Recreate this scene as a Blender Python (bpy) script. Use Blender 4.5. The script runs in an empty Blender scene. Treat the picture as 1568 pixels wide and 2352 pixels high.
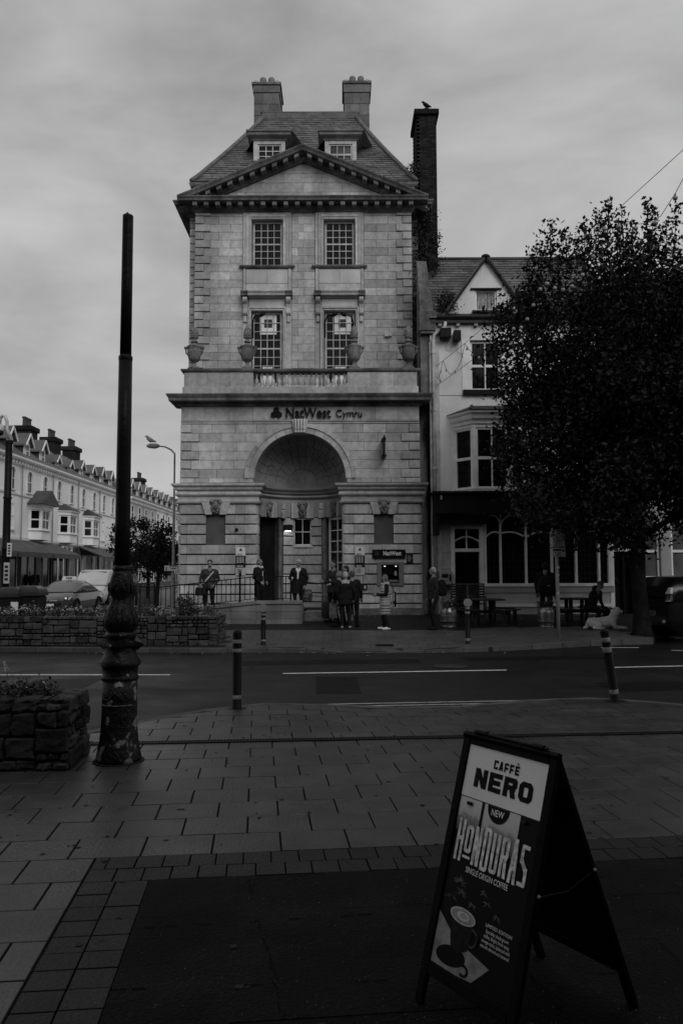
import bpy, bmesh, math, random
import numpy as np
from mathutils import Vector, Matrix

rnd = random.Random(11)
S = bpy.context.scene
COL = S.collection
R = math.radians

# ------------------------------------------------------------------ camera
F_PX, CX, CY, CAM_H = 1829.3, 784.0, 1176.0, 1.75
PITCH = math.atan(136 / F_PX)
ROLL = .003
cam_d = bpy.data.cameras.new('camera')
cam = bpy.data.objects.new('camera', cam_d)
COL.objects.link(cam)
cam_d.sensor_fit = 'VERTICAL'
cam_d.sensor_height = 36
cam_d.sensor_width = 24
cam_d.lens = 28.0
cam_d.clip_end = 2000
cam.matrix_world = Matrix.Translation((0, 0, CAM_H)) @ Matrix.Rotation(R(90) + PITCH, 4, 'X') @ Matrix.Rotation(-ROLL, 4, 'Z')
S.camera = cam

# ------------------------------------------------------------------ world: overcast sky
SUN_EL, SUN_AZ = R(36), R(152)       # azimuth measured from +Y towards +X
W = bpy.data.worlds.new('World')
S.world = W
W.use_nodes = True
nt = W.node_tree
nt.nodes.clear()
def wn(t, **k):
    n = nt.nodes.new(t)
    for a, b in k.items(): setattr(n, a, b)
    return n
wout = wn('ShaderNodeOutputWorld')
wbg = wn('ShaderNodeBackground')
sky = wn('ShaderNodeTexSky')
sky.sky_type = 'NISHITA'
sky.sun_disc = False
sky.sun_elevation = SUN_EL
sky.sun_rotation = SUN_AZ
sky.air_density = 1.0
sky.dust_density = 4.0
skybw = wn('ShaderNodeRGBToBW')
nt.links.new(sky.outputs[0], skybw.inputs[0])
tc = wn('ShaderNodeTexCoord')
mp = wn('ShaderNodeMapping')
mp.inputs['Scale'].default_value = (1.0, 1.0, 2.6)
nt.links.new(tc.outputs['Generated'], mp.inputs['Vector'])
nz = wn('ShaderNodeTexNoise')
nz.inputs['Scale'].default_value = 2.5
nz.inputs['Detail'].default_value = 5
nz.inputs['Roughness'].default_value = .56
nz.inputs['Distortion'].default_value = .35
nt.links.new(mp.outputs[0], nz.inputs['Vector'])
mr = wn('ShaderNodeMapRange')          # cloud cover brightness
mr.inputs['From Min'].default_value = .28
mr.inputs['From Max'].default_value = .72
mr.inputs['To Min'].default_value = 3.1
mr.inputs['To Max'].default_value = 6.1
nt.links.new(nz.outputs['Fac'], mr.inputs['Value'])
mixs = wn('ShaderNodeMix')
mixs.data_type = 'FLOAT'
mixs.inputs[0].default_value = .93     # thick cloud over the clear sky
nt.links.new(skybw.outputs[0], mixs.inputs[2])
nt.links.new(mr.outputs[0], mixs.inputs[3])
nt.links.new(mixs.outputs[0], wbg.inputs['Color'])
wbg.inputs['Strength'].default_value = .1
nt.links.new(wbg.outputs[0], wout.inputs['Surface'])

sun_d = bpy.data.lights.new('sun', 'SUN')
sun_d.energy = 1.2
sun_d.angle = R(40)
sun_d.color = (1, 1, 1)
sun = bpy.data.objects.new('sun', sun_d)
COL.objects.link(sun)
sdir = Vector((math.sin(SUN_AZ) * math.cos(SUN_EL), math.cos(SUN_AZ) * math.cos(SUN_EL), math.sin(SUN_EL)))
sun.rotation_euler = sdir.to_track_quat('Z', 'Y').to_euler()
sun.location = (0, 0, 60)

S.view_settings.view_transform = 'Standard'
S.view_settings.look = 'None'
S.view_settings.exposure = 0.0
S.view_settings.gamma = 1.0
S.view_settings.use_curve_mapping = False
S.cycles.use_denoising = True
S.cycles.max_bounces = 5
S.cycles.diffuse_bounces = 3
S.cycles.glossy_bounces = 3
S.cycles.transparent_max_bounces = 8

# ------------------------------------------------------------------ survey helper: image reading + depth -> place in metres
def at(px, py, Y):
    dx, dy = px - CX, CY - py
    c, s = math.cos(ROLL), math.sin(ROLL)
    u = (dx * c + dy * s) / F_PX
    v = (-dx * s + dy * c) / F_PX
    d = math.cos(PITCH) - v * math.sin(PITCH)
    return Vector((u * Y / d, Y, CAM_H + Y * (math.sin(PITCH) + v * math.cos(PITCH)) / d))
def gpt(px, py, z=0.0):
    lo, hi = .5, 500.0
    for _ in range(50):
        m = (lo + hi) / 2
        if at(px, py, m).z > z: lo = m
        else: hi = m
    return at(px, py, lo)
def fz(Y):                              # far pavement rises from the kerb to the shop fronts
    return max(0.0, min(.29, .0358 * (Y - 18.6)))

# ------------------------------------------------------------------ materials (the place is seen in black and white: all greys)
MATS = {}
def mat(name, val, rough=.75, var=.18, ns=1.2, rand=0., bump=0., bs=30., metal=0., streak=0., spots=0., spotval=.5, spotscale=9., fine=0., emit=0., spec=None, coat=0., rvar=0., blotch=0., blotchscale=3.2):
    if name in MATS: return MATS[name]
    m = bpy.data.materials.new(name)
    m.use_nodes = True
    t = m.node_tree
    b = t.nodes['Principled BSDF']
    L = t.links.new
    geo = t.nodes.new('ShaderNodeNewGeometry')
    def M(op, a, c):
        n = t.nodes.new('ShaderNodeMath'); n.operation = op
        for i, x in enumerate((a, c)):
            if isinstance(x, (int, float)): n.inputs[i].default_value = x
            else: L(x, n.inputs[i])
        return n.outputs[0]
    def noise(scale, detail=4, sc=None):
        n = t.nodes.new('ShaderNodeTexNoise')
        n.inputs['Scale'].default_value = scale
        n.inputs['Detail'].default_value = detail
        if sc:
            mm = t.nodes.new('ShaderNodeVectorMath'); mm.operation = 'MULTIPLY'
            L(geo.outputs['Position'], mm.inputs[0]); mm.inputs[1].default_value = sc
            L(mm.outputs[0], n.inputs['Vector'])
        else:
            L(geo.outputs['Position'], n.inputs['Vector'])
        return n.outputs['Fac']
    def ramp(x, a, c, lo=0., hi=1.):
        n = t.nodes.new('ShaderNodeMapRange')
        L(x, n.inputs['Value'])
        n.inputs['From Min'].default_value = a; n.inputs['From Max'].default_value = c
        n.inputs['To Min'].default_value = lo; n.inputs['To Max'].default_value = hi
        return n.outputs[0]
    out = None
    if var:
        out = M('MULTIPLY', val, ramp(noise(ns), .3, .7, 1 - var, 1 + var))
    if rand:
        oi = t.nodes.new('ShaderNodeObjectInfo')
        f = M('FRACT', M('ADD', oi.outputs['Random'], geo.outputs['Random Per Island']), 0.)
        out = M('MULTIPLY', out if out is not None else val, ramp(f, 0, 1, 1 - rand, 1 + rand))
    if streak:
        out = M('MULTIPLY', out if out is not None else val, ramp(noise(1.6, 5, (.9, .9, .16)), .34, .62, 1 - streak, 1.))
    if blotch:
        out = M('MULTIPLY', out if out is not None else val, ramp(noise(blotchscale, 6), .38, .62, 1 - blotch, 1 + blotch * .5))
    if fine:
        out = M('MULTIPLY', out if out is not None else val, ramp(noise(bs * 2.2, 2), .25, .75, 1 - fine, 1 + fine))
    if spots:
        sp = ramp(noise(spotscale, 6), 1 - spots, 1 - spots + .03)
        mx = t.nodes.new('ShaderNodeMix'); mx.data_type = 'FLOAT'
        L(sp, mx.inputs[0])
        if out is not None: L(out, mx.inputs[2])
        else: mx.inputs[2].default_value = val
        mx.inputs[3].default_value = spotval
        out = mx.outputs[0]
    if out is not None: L(out, b.inputs['Base Color'])
    else: b.inputs['Base Color'].default_value = (val, val, val, 1)
    if spec is None: spec = (.09 if val < .025 else .2) if val < .15 else .35
    b.inputs['Roughness'].default_value = rough
    if rvar: L(ramp(noise(.9, 5), .35, .65, max(.05, rough - rvar), min(1, rough + rvar)), b.inputs['Roughness'])
    b.inputs['Metallic'].default_value = metal
    b.inputs['Specular IOR Level'].default_value = spec
    if coat: b.inputs['Coat Weight'].default_value = coat
    if bump:
        bn = t.nodes.new('ShaderNodeBump')
        bn.inputs['Strength'].default_value = bump
        bn.inputs['Distance'].default_value = .02
        L(noise(bs, 5), bn.inputs['Height'])
        L(bn.outputs[0], b.inputs['Normal'])
    if emit:
        b.inputs['Emission Color'].default_value = (1, 1, 1, 1)
        b.inputs['Emission Strength'].default_value = emit
    MATS[name] = m
    return m

def glass_mat(name, val, rough=.08, spec=.3):
    return mat(name, val, rough=rough, var=0, spec=spec)

STONE = mat('limestone', .45, .82, .22, .5, rand=.24, bump=.25, bs=26, streak=.26, fine=.20, blotch=.16, blotchscale=6.5)
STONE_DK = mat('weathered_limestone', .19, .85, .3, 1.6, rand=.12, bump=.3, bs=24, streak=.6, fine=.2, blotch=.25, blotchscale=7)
STONE_LT = mat('pale_limestone', .52, .8, .2, 1.2, rand=.10, bump=.2, bs=26, streak=.25)
JOINT = mat('stone_joint', .09, .95, .2, 2)
CARVE = mat('carved_stone', .16, .85, .6, 14, bump=.6, bs=40)
CHIM = mat('chimney_stone', .17, .85, .2, .9, rand=.2, bump=.25, bs=26, streak=.3, fine=.2, blotch=.15, blotchscale=6)
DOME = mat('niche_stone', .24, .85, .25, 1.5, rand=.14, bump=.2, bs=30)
LEAD = mat('lead', .12, .55, .3, 3)
SLATE = mat('roof_slate', .115, .62, .25, 1.2, rand=.28, bump=.25, bs=20)
SLATE_DK = mat('dark_slate', .06, .6, .25, 1.2, rand=.3, bump=.25, bs=20)
SLATE_BASE = mat('slate_gap', .03, .9, .2, 2)
WHITE = mat('white_paint', .74, .5, .12, 3, bump=.08, bs=40)
WHITE_OLD = mat('aged_white_paint', .5, .6, .25, 4, streak=.2)
RENDER = mat('white_roughcast', .74, .9, .10, 1.0, bump=.9, bs=38, streak=.18, fine=.10)
RENDER2 = mat('white_stucco', .86, .85, .08, .6, streak=.08)
GREYPAINT = mat('grey_paint', .26, .6, .12, 2)
GLASS = glass_mat('window_glass', .006, .06)
GLASS_LT = mat('window_glass_with_blind', .10, .1, .35, 1.4, streak=.3)
BLACK = mat('black_paint', .012, .45, .3, 4)
BLACKGLOSS = mat('black_gloss_paint', .010, .3, .3, 5)
IRON = mat('black_iron', .010, .45, .3, 6)
DARKWOOD = mat('dark_weathered_wood', .028, .8, .35, 6, rand=.3, bump=.4, bs=40)
GREYMETAL = mat('grey_metal', .30, .45, .15, 4)
GALV = mat('galvanised_steel', .22, .5, .2, 5)
BRICK_DK = mat('dark_brick', .022, .9, .3, 4, rand=.4, bump=.4, bs=30)
MORTAR = mat('mortar', .045, .95, .2, 4)
ASPHALT = mat('asphalt', .0065, .52, .40, .5, bump=.5, bs=120, fine=.4, spec=.27, rvar=.14)
TARMAC = mat('footway_tarmac', .0075, .7, .4, 1.1, bump=.8, bs=45, fine=.75, spots=.30, spotval=.03, spotscale=45, spec=.06, blotch=.3)
SLAB = mat('concrete_slab', .037, .38, .25, 1.1, rand=.12, bump=.4, bs=45, fine=.55, spec=.5, rvar=.12, blotch=.22, blotchscale=4)
SLAB_DK = mat('wet_paver', .0085, .5, .25, 1.4, rand=.22, bump=.5, bs=45, fine=.5, spec=.22, rvar=.1)
SLABGAP = mat('slab_joint', .014, .9, .2, 3)
KERB = mat('granite_kerb', .07, .7, .25, 3, rand=.2, bump=.5, bs=60, fine=.25)
LINE = mat('road_paint', .62, .6, .2, 9, spots=.36, spotval=.15, spotscale=24)
YLINE = mat('yellow_road_paint', .30, .6, .2, 9, spots=.37, spotval=.07, spotscale=24)
LEAF = mat('dark_leaf', .009, .55, .5, 2.0, rand=.5, spec=.15)
LEAF2 = mat('planter_leaf', .045, .55, .4, 6, rand=.6)
BARK = mat('bark', .014, .9, .4, 6, bump=1., bs=14)
IVY = mat('creeper_leaf', .028, .6, .4, 4, rand=.6)
PETAL = mat('pale_petal', .5, .6, .15, 9, rand=.4)
RUBBLE = mat('rubble_stone', .036, .85, .45, 5, rand=.5, bump=.9, bs=22, fine=.2)
RUBBLE_FAR = mat('far_rubble_stone', .048, .85, .4, 4, rand=.5, bump=.6, bs=22)
SOIL = mat('soil', .015, .95, .3, 8, bump=.6, bs=30)

# ------------------------------------------------------------------ mesh builder
class Fr:                                # a wall frame: a = along, o = outward, z = up
    def __init__(s, O, A, N):
        s.O, s.A, s.N = Vector(O), Vector(A), Vector(N)
    def __call__(s, a, o, z):
        return s.O + s.A * a + s.N * o + Vector((0, 0, z))
FRONT = lambda Y: Fr((0, Y, 0), (1, 0, 0), (0, -1, 0))

class MB:
    def __init__(s):
        s.v, s.f, s.m = [], [], []
        s.mi = 0
    def add(s, vs, fs):
        k = len(s.v)
        s.v.extend([tuple(p) for p in vs])
        s.f.extend([tuple(i + k for i in q) for q in fs])
        s.m.extend([s.mi] * len(fs))
        return s
    def hexa(s, p):
        return s.add(p, [(0, 3, 2, 1), (4, 5, 6, 7), (0, 1, 5, 4), (1, 2, 6, 5), (2, 3, 7, 6), (3, 0, 4, 7)])
    def box(s, x0, x1, y0, y1, z0, z1):
        return s.hexa([(x0, y0, z0), (x1, y0, z0), (x1, y1, z0), (x0, y1, z0), (x0, y0, z1), (x1, y0, z1), (x1, y1, z1), (x0, y1, z1)])
    def fbox(s, f, a0, a1, o0, o1, z0, z1):
        return s.hexa([f(a0, o1, z0), f(a1, o1, z0), f(a1, o0, z0), f(a0, o0, z0), f(a0, o1, z1), f(a1, o1, z1), f(a1, o0, z1), f(a0, o0, z1)])
    def obox(s, M4, sx, sy, sz):         # box centred on a matrix
        h = [(-1, -1, -1), (1, -1, -1), (1, 1, -1), (-1, 1, -1), (-1, -1, 1), (1, -1, 1), (1, 1, 1), (-1, 1, 1)]
        return s.hexa([M4 @ Vector((a * sx / 2, b * sy / 2, c * sz / 2)) for a, b, c in h])
    def bar(s, p, q, w, h=None):         # square bar between two points
        p, q = Vector(p), Vector(q)
        h = h or w
        d = (q - p).normalized()
        up = Vector((0, 0, 1)) if abs(d.z) < .9 else Vector((0, 1, 0))
        sd = d.cross(up).normalized() * (w / 2)
        u = sd.cross(d).normalized() * (h / 2)
        return s.hexa([p - sd - u, p + sd - u, p + sd + u, p - sd + u, q - sd - u, q + sd - u, q + sd + u, q - sd + u])
    def loft(s, rings, cap=True, closed=True):
        n = len(rings[0]); k = len(s.v)
        for r in rings: s.v.extend([tuple(p) for p in r])
        fs = []
        for i in range(len(rings) - 1):
            for j in range(n if closed else n - 1):
                j2 = (j + 1) % n
                fs.append((k + i * n + j, k + i * n + j2, k + (i + 1) * n + j2, k + (i + 1) * n + j))
        if cap:
            fs.append(tuple(k + j for j in reversed(range(n))))
            fs.append(tuple(k + (len(rings) - 1) * n + j for j in range(n)))
        s.f.extend(fs); s.m.extend([s.mi] * len(fs))
        return s
    def prism(s, poly, f, o0, o1):       # polygon (a, z) in a frame, extruded outwards
        return s.loft([[f(a, o0, z) for a, z in poly], [f(a, o1, z) for a, z in poly]])
    def lathe(s, prof, c=(0, 0, 0), n=16, a0=0., a1=None, sx=1., sy=1.):
        c = Vector(c)
        full = a1 is None
        m = n if full else n + 1
        a1 = 2 * math.pi if full else a1
        rings = []
        for r, z in prof:
            rings.append([c + Vector((r * sx * math.cos(a0 + (a1 - a0) * j / n), r * sy * math.sin(a0 + (a1 - a0) * j / n), z)) for j in range(m)])
        return s.loft(rings, cap=full, closed=full)
    def tube(s, pts, rad, n=8, cap=True):
        pts = [Vector(p) for p in pts]
        if isinstance(rad, (int, float)): rad = [rad] * len(pts)
        rings = []
        ref = None
        for i, p in enumerate(pts):
            d = (pts[min(i + 1, len(pts) - 1)] - pts[max(i - 1, 0)]).normalized()
            if ref is None:
                ref = d.orthogonal().normalized()
            ref = (ref - d * ref.dot(d))
            ref = ref.normalized() if ref.length > 1e-6 else d.orthogonal().normalized()
            b = d.cross(ref)
            rings.append([p + (ref * math.cos(2 * math.pi * j / n) + b * math.sin(2 * math.pi * j / n)) * rad[i] for j in range(n)])
        return s.loft(rings, cap=cap)
    def ball(s, c, r, n=10, sc=(1, 1, 1)):
        m = max(5, n // 2 + 1)
        prof = [(max(1e-4, math.sin(math.pi * i / m)) * r, -math.cos(math.pi * i / m) * r * sc[2]) for i in range(m + 1)]
        return s.lathe(prof, c, n, sx=sc[0], sy=sc[1])
    def sweep(s, f, prof, a0, a1, ret=0.):   # a moulding: profile (o, z), straight along a, optionally mitred returns at both ends
        if not ret:
            return s.loft([[f(a0, o, z) for o, z in prof], [f(a1, o, z) for o, z in prof]])
        return s.loft([[f(a0 - o, -ret, z) for o, z in prof], [f(a0 - o, o, z) for o, z in prof], [f(a1 + o, o, z) for o, z in prof], [f(a1 + o, -ret, z) for o, z in prof]])
    def build(s, name, mats=None, parent=None, smooth=False, bevel=0., seg=1, local=False, kind=None, jitter=0., fixn=True, autosm=False):
        me = bpy.data.meshes.new(name)
        off = Vector((0, 0, 0))
        if parent is not None and not local:
            p = parent
            while p is not None:
                off += p.location; p = p.parent
        vs = [(x - off.x, y - off.y, z - off.z) for x, y, z in s.v]
        me.from_pydata(vs, [], s.f)
        ml = mats if isinstance(mats, (list, tuple)) else [mats]
        for m in ml: me.materials.append(m)
        if len(ml) > 1: me.polygons.foreach_set('material_index', s.m)
        if fixn or bevel or jitter:
            bm = bmesh.new(); bm.from_mesh(me)
            if bevel:
                bmesh.ops.bevel(bm, geom=bm.edges[:], offset=bevel, segments=seg, affect='EDGES', profile=.6)
            if jitter:
                for v in bm.verts:
                    v.co += Vector((rnd.uniform(-1, 1), rnd.uniform(-1, 1), rnd.uniform(-1, 1))) * jitter
            bmesh.ops.recalc_face_normals(bm, faces=bm.faces[:])
            bm.to_mesh(me); bm.free()
        if smooth:
            me.polygons.foreach_set('use_smooth', [True] * len(me.polygons))
            if autosm: me.set_sharp_from_angle(angle=R(autosm))
        o = bpy.data.objects.new(name, me)
        COL.objects.link(o)
        o.parent = parent
        if kind: o['kind'] = kind
        return o

def tag(o, label, cat, group=None):
    o['label'] = label; o['category'] = cat
    if group: o['group'] = group
    return o
def thing(name, label, cat, loc=(0, 0, 0), group=None, rz=0.):
    o = bpy.data.objects.new(name, None)
    o.empty_display_size = .2
    COL.objects.link(o)
    o.location = loc; o.rotation_euler = (0, 0, rz)
    return tag(o, label, cat, group)
def struct(o):
    o['kind'] = 'structure'
    return o
def dup(root, loc, rz=None, label=None, group=None):
    r = root.copy(); COL.objects.link(r); r.location = loc
    if rz is not None: r.rotation_euler = (0, 0, rz)
    if label: r['label'] = label
    if group: r['group'] = group
    def rec(a, b):
        for ch in list(a.children):
            c = ch.copy(); COL.objects.link(c); c.parent = b
            rec(ch, c)
    rec(root, r)
    return r

def pieces(items, name, m, parent, keep=290, bevel=0., jitter=0., key=None):
    """items: list of 8-corner lists; the nearest become parts, the rest one joined part."""
    if key is None: key = lambda p: sum(q[1] for q in p)
    items = sorted(items, key=key)
    for p in items[:keep]:
        b = MB(); b.hexa(p); b.build(name, m, parent, bevel=bevel, jitter=jitter)
    if len(items) > keep:
        b = MB()
        for p in items[keep:]: b.hexa(p)
        b.build(name + '_field', m, parent, kind='stuff')

FONTS = {}
def text_mesh(txt, size, bold=0., shear=0., ext=0., align='CENTER', sx=1., space=1., line=1.):
    c = bpy.data.curves.new('t', 'FONT')
    c.body = txt; c.size = size; c.offset = bold; c.shear = shear; c.extrude = ext
    c.align_x = align; c.align_y = 'CENTER'; c.space_character = space; c.space_line = line
    o = bpy.data.objects.new('t', c); COL.objects.link(o)
    dg = bpy.context.evaluated_depsgraph_get()
    me = bpy.data.meshes.new_from_object(o.evaluated_get(dg))
    bpy.data.objects.remove(o); bpy.data.curves.remove(c)
    if sx != 1: me.transform(Matrix.Diagonal((sx, 1, 1, 1)))
    return me
def text(name, txt, size, M4, m, parent, **k):
    """lettering standing on the plane of M4 (x along the text, y up the text, z towards the reader); M4 in the parent's space"""
    me = text_mesh(txt, size, **k)
    me.transform(M4)
    me.materials.clear(); me.materials.append(m)
    me.name = name
    o = bpy.data.objects.new(name, me); COL.objects.link(o); o.parent = parent
    return o
def wall_M(f, a, o, z, parent=None):     # text matrix on a wall frame
    M4 = Matrix.Identity(4)
    n = f.N; x = f.A
    M4.col[0][:3] = x; M4.col[1][:3] = (0, 0, 1); M4.col[2][:3] = n
    p = f(a, o, z)
    q = parent
    while q is not None:
        p = p - q.location; q = q.parent
    M4.col[3][:3] = p
    return M4

def wall_cells(mb, f, a0, a1, z0, z1, ops, dep, o=0.):
    """a wall face with rectangular openings (a0,a1,z0,z1) and reveals going back by dep"""
    A = sorted({a0, a1, *[q[0] for q in ops], *[q[1] for q in ops]})
    Z = sorted({z0, z1, *[q[2] for q in ops], *[q[3] for q in ops]})
    A = [a for a in A if a0 <= a <= a1]; Z = [z for z in Z if z0 <= z <= z1]
    inside = lambda a, z: any(q[0] < a < q[1] and q[2] < z < q[3] for q in ops)
    for i in range(len(A) - 1):
        for j in range(len(Z) - 1):
            if inside((A[i] + A[i + 1]) / 2, (Z[j] + Z[j + 1]) / 2): continue
            mb.add([f(A[i], o, Z[j]), f(A[i + 1], o, Z[j]), f(A[i + 1], o, Z[j + 1]), f(A[i], o, Z[j + 1])], [(0, 1, 2, 3)])
    for q in ops:
        c = [(q[0], q[2]), (q[1], q[2]), (q[1], q[3]), (q[0], q[3])]
        for k in range(4):
            (p, r), (s_, t) = c[k], c[(k + 1) % 4]
            mb.add([f(p, o, r), f(s_, o, t), f(s_, o - dep, t), f(p, o - dep, r)], [(0, 1, 2, 3)])
    return mb

def sash(parent, f, a0, a1, z0, z1, o, cols, rows, frame=.06, barw=.025, m=None, g=None, meet=True, name='window', panes=False):
    """a window part with a frame, glazing bars and one pane set behind them; o = outward offset of the frame face"""
    m = m or WHITE; g = g or GLASS
    w = MB()
    w.fbox(f, a0, a0 + frame, o - .06, o, z0, z1)
    w.fbox(f, a1 - frame, a1, o - .06, o, z0, z1)
    w.fbox(f, a0 + frame, a1 - frame, o - .06, o - .002, z1 - frame, z1)
    w.fbox(f, a0 + frame, a1 - frame, o - .06, o - .002, z0, z0 + frame * 1.1)
    win = w.build(name, m, parent)
    ia0, ia1, iz0, iz1 = a0 + frame, a1 - frame, z0 + frame * 1.1, z1 - frame
    b = MB()
    for i in range(1, cols):
        a = ia0 + (ia1 - ia0) * i / cols
        b.fbox(f, a - barw / 2, a + barw / 2, o - .045, o - .012, iz0, iz1)
    if meet:
        zm = (iz0 + iz1) / 2
        b.fbox(f, ia0, ia1, o - .05, o - .006, zm - barw * 1.1, zm + barw * 1.1)
    for j in range(1, rows):
        z = iz0 + (iz1 - iz0) * j / rows
        if meet and abs(z - (iz0 + iz1) / 2) < .02: continue
        b.fbox(f, ia0, ia1, o - .043, o - .014, z - barw / 2, z + barw / 2)
    if b.v: b.build('glazing_bar', m, win, kind='stuff')
    if cols * rows <= 1 or not panes:
        MB().fbox(f, ia0, ia1, o - .056, o - .05, iz0, iz1).build('pane', g, win)
    else:
        for i in range(cols):
            for j in range(rows):
                p0, p1 = ia0 + (ia1 - ia0) * i / cols, ia0 + (ia1 - ia0) * (i + 1) / cols
                q0, q1 = iz0 + (iz1 - iz0) * j / rows, iz0 + (iz1 - iz0) * (j + 1) / rows
                t1, t2 = rnd.uniform(-.004, .004), rnd.uniform(-.004, .004)
                MB().add([f(p0, o - .05 + t1, q0), f(p1, o - .05 - t1, q0), f(p1, o - .05 - t1 + t2, q1), f(p0, o - .05 + t1 + t2, q1)], [(0, 1, 2, 3)]).build('pane', g, win, fixn=False)
    return win

# ================================================================== GROUND
def interp(pts, x):
    if x <= pts[0][0]: return pts[0][1]
    for (x0, y0), (x1, y1) in zip(pts, pts[1:]):
        if x <= x1: return y0 + (y1 - y0) * (x - x0) / (x1 - x0)
    return pts[-1][1]
KN = [(-40, 4.2), (-6, 7.75), (-3.38, 8.02), (-2.8, 8.96), (-2.27, 9.69), (-1.6, 10.5), (-1.2, 10.75), (-.5, 10.85), (.44, 10.95), (1.6, 11.06), (2.74, 11.17), (3.5, 11.16), (3.95, 11.0), (4.47, 10.6), (5.2, 10.0), (6.2, 9.85), (40, 14.5)]
KF = [(-40, 21.0), (-8, 18.76), (-4.3, 18.46), (-.92, 18.36), (1.43, 18.2), (2.6, 18.3), (3.5, 18.5), (5, 19.15), (6.27, 19.8), (7.85, 20.2), (8.1, 22.3), (12, 23.5), (40, 30)]
def trap(x, a, b, c, d):
    return max(0., min(1., (x - a) / (b - a), (d - x) / (d - c)))
def nzf(x, y):                           # near footway: flat, dipping to the road at the crossing
    return -.088 * max(0., min(1., (y - 8.75) / 2.0)) * trap(x, -.6, .45, 2.0, 2.75)
def fzf(x, y):                           # far footway: rises to the shops, dipping at the crossing
    return fz(y) - .085 * max(0., min(1., (19.6 - y) / 1.1)) * trap(x, -.9, -.2, 1.45, 2.4)

GROUND = mat('far_ground', .03, .8, .2, .3)
g = MB(); g.add([(-400, -60, -.2), (400, -60, -.2), (400, 700, -.2), (-400, 700, -.2)], [(0, 1, 2, 3)])
struct(g.build('ground', GROUND))
g = MB()
for i in range(40):
    x0, x1 = -40 + 2 * i, -38 + 2 * i
    g.add([(x0, 3, -.1), (x1, 3, -.1), (x1, 29, -.1), (x0, 29, -.1)], [(0, 1, 2, 3)])
road = struct(g.build('road', ASPHALT, fixn=False))
g = MB(); g.add([(-24.5, 21.0, -.09), (-6.9, 21.0, -.09), (-6.9, 200, -.09), (-24.5, 200, -.09)], [(0, 1, 2, 3)])
struct(g.build('side_street_road', mat('side_road_asphalt', .10, .5, .2, .4, fine=.2), fixn=False))

def strip(name, pts, w, z, m, parent=None):
    b = MB()
    L_, R_ = [], []
    for i, p in enumerate(pts):
        p = Vector((p[0], p[1], 0))
        q0 = Vector((*pts[max(0, i - 1)], 0)); q1 = Vector((*pts[min(len(pts) - 1, i + 1)], 0))
        d = (q1 - q0).normalized(); n = Vector((-d.y, d.x, 0)) * (w / 2)
        L_.append((p.x + n.x, p.y + n.y, z)); R_.append((p.x - n.x, p.y - n.y, z))
    k = len(pts)
    b.add(L_ + R_, [(i, i + 1, k + i + 1, k + i) for i in range(k - 1)])
    return b.build(name, m, parent, fixn=False)
strip('centre_line', [(-9, 14.62), (-6.1, 14.54), (-3.08, 14.47)], .10, -.094, LINE, road)
strip('centre_line', [(-1.07, 14.61), (1, 14.8), (3.06, 15.02)], .10, -.094, LINE, road)
strip('centre_line', [(5.18, 15.37), (6.59, 15.58), (10.5, 16.3)], .10, -.094, LINE, road)
for off in (.16, .36):
    strip('yellow_line', [(x / 4, interp(KN, x / 4) + off) for x in range(-4, 17)], .065, -.094, YLINE, road)
strip('bay_line', [(6.2, 19.3), (7.1, 19.25)], .09, -.094, LINE, road)
strip('bay_line', [(7.6, 18.6), (8.3, 18.3), (12, 18.7)], .09, -.094, LINE, road)
bb = MB(); bb.lathe([(.33, -.094), (.33, -.088), (.28, -.088), (.28, -.09), (.001, -.09)], (2.1, 15.6, 0), 20)
bb.build('manhole_cover', mat('cast_iron_cover', .03, .5, .3, 8, bump=.6, bs=40), road)
# tyre-polished repair strips on the road
PATCH = mat('asphalt_patch', .007, .5, .3, .8, bump=.6, bs=120, fine=.4)
bb = MB(); bb.add([(-2.1, 15.9, -.096), (1.6, 16.2, -.096), (1.6, 17.0, -.096), (-2.1, 16.7, -.096)], [(0, 1, 2, 3)])
bb.build('road_patch', PATCH, road, fixn=False)

rp = random.Random(9)
for (x0, y0, w_, h_) in ((4.2, 12.4, 2.2, .9), (-5.2, 12.3, 1.1, 1.6), (-.4, 12.2, .7, 1.9), (2.6, 16.6, 3.0, .6)):
    bb = MB(); bb.add([(x0, y0, -.0965), (x0 + w_, y0 + .1 * w_, -.0965), (x0 + w_ - .05, y0 + .1 * w_ + h_, -.0965), (x0 - .05, y0 + h_, -.0965)], [(0, 1, 2, 3)]); bb.build('road_patch', PATCH, road, fixn=False)
cr = MB()
for i in range(9):
    p = Vector((rp.uniform(-5, 6), rp.uniform(11.8, 17.5), -.0955)); d = rp.uniform(0, 6.28)
    for k in range(rp.randint(5, 14)):
        d += rp.gauss(0, .4); q = p + Vector((math.cos(d), math.sin(d) * .5, 0)) * .16; n = Vector((-math.sin(d), math.cos(d), 0)) * .006
        cr.add([p - n, p + n, q + n, q - n], [(0, 1, 2, 3)]); p = q
cr.build('crack', mat('crack_dark', .002, .9, 0), road, kind='stuff', fixn=False)
bb = MB(); bb.box(-3.6, -3.15, 18.0, 18.35, -.1, -.09); bb.build('gully_grate', BLACK, road)

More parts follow.
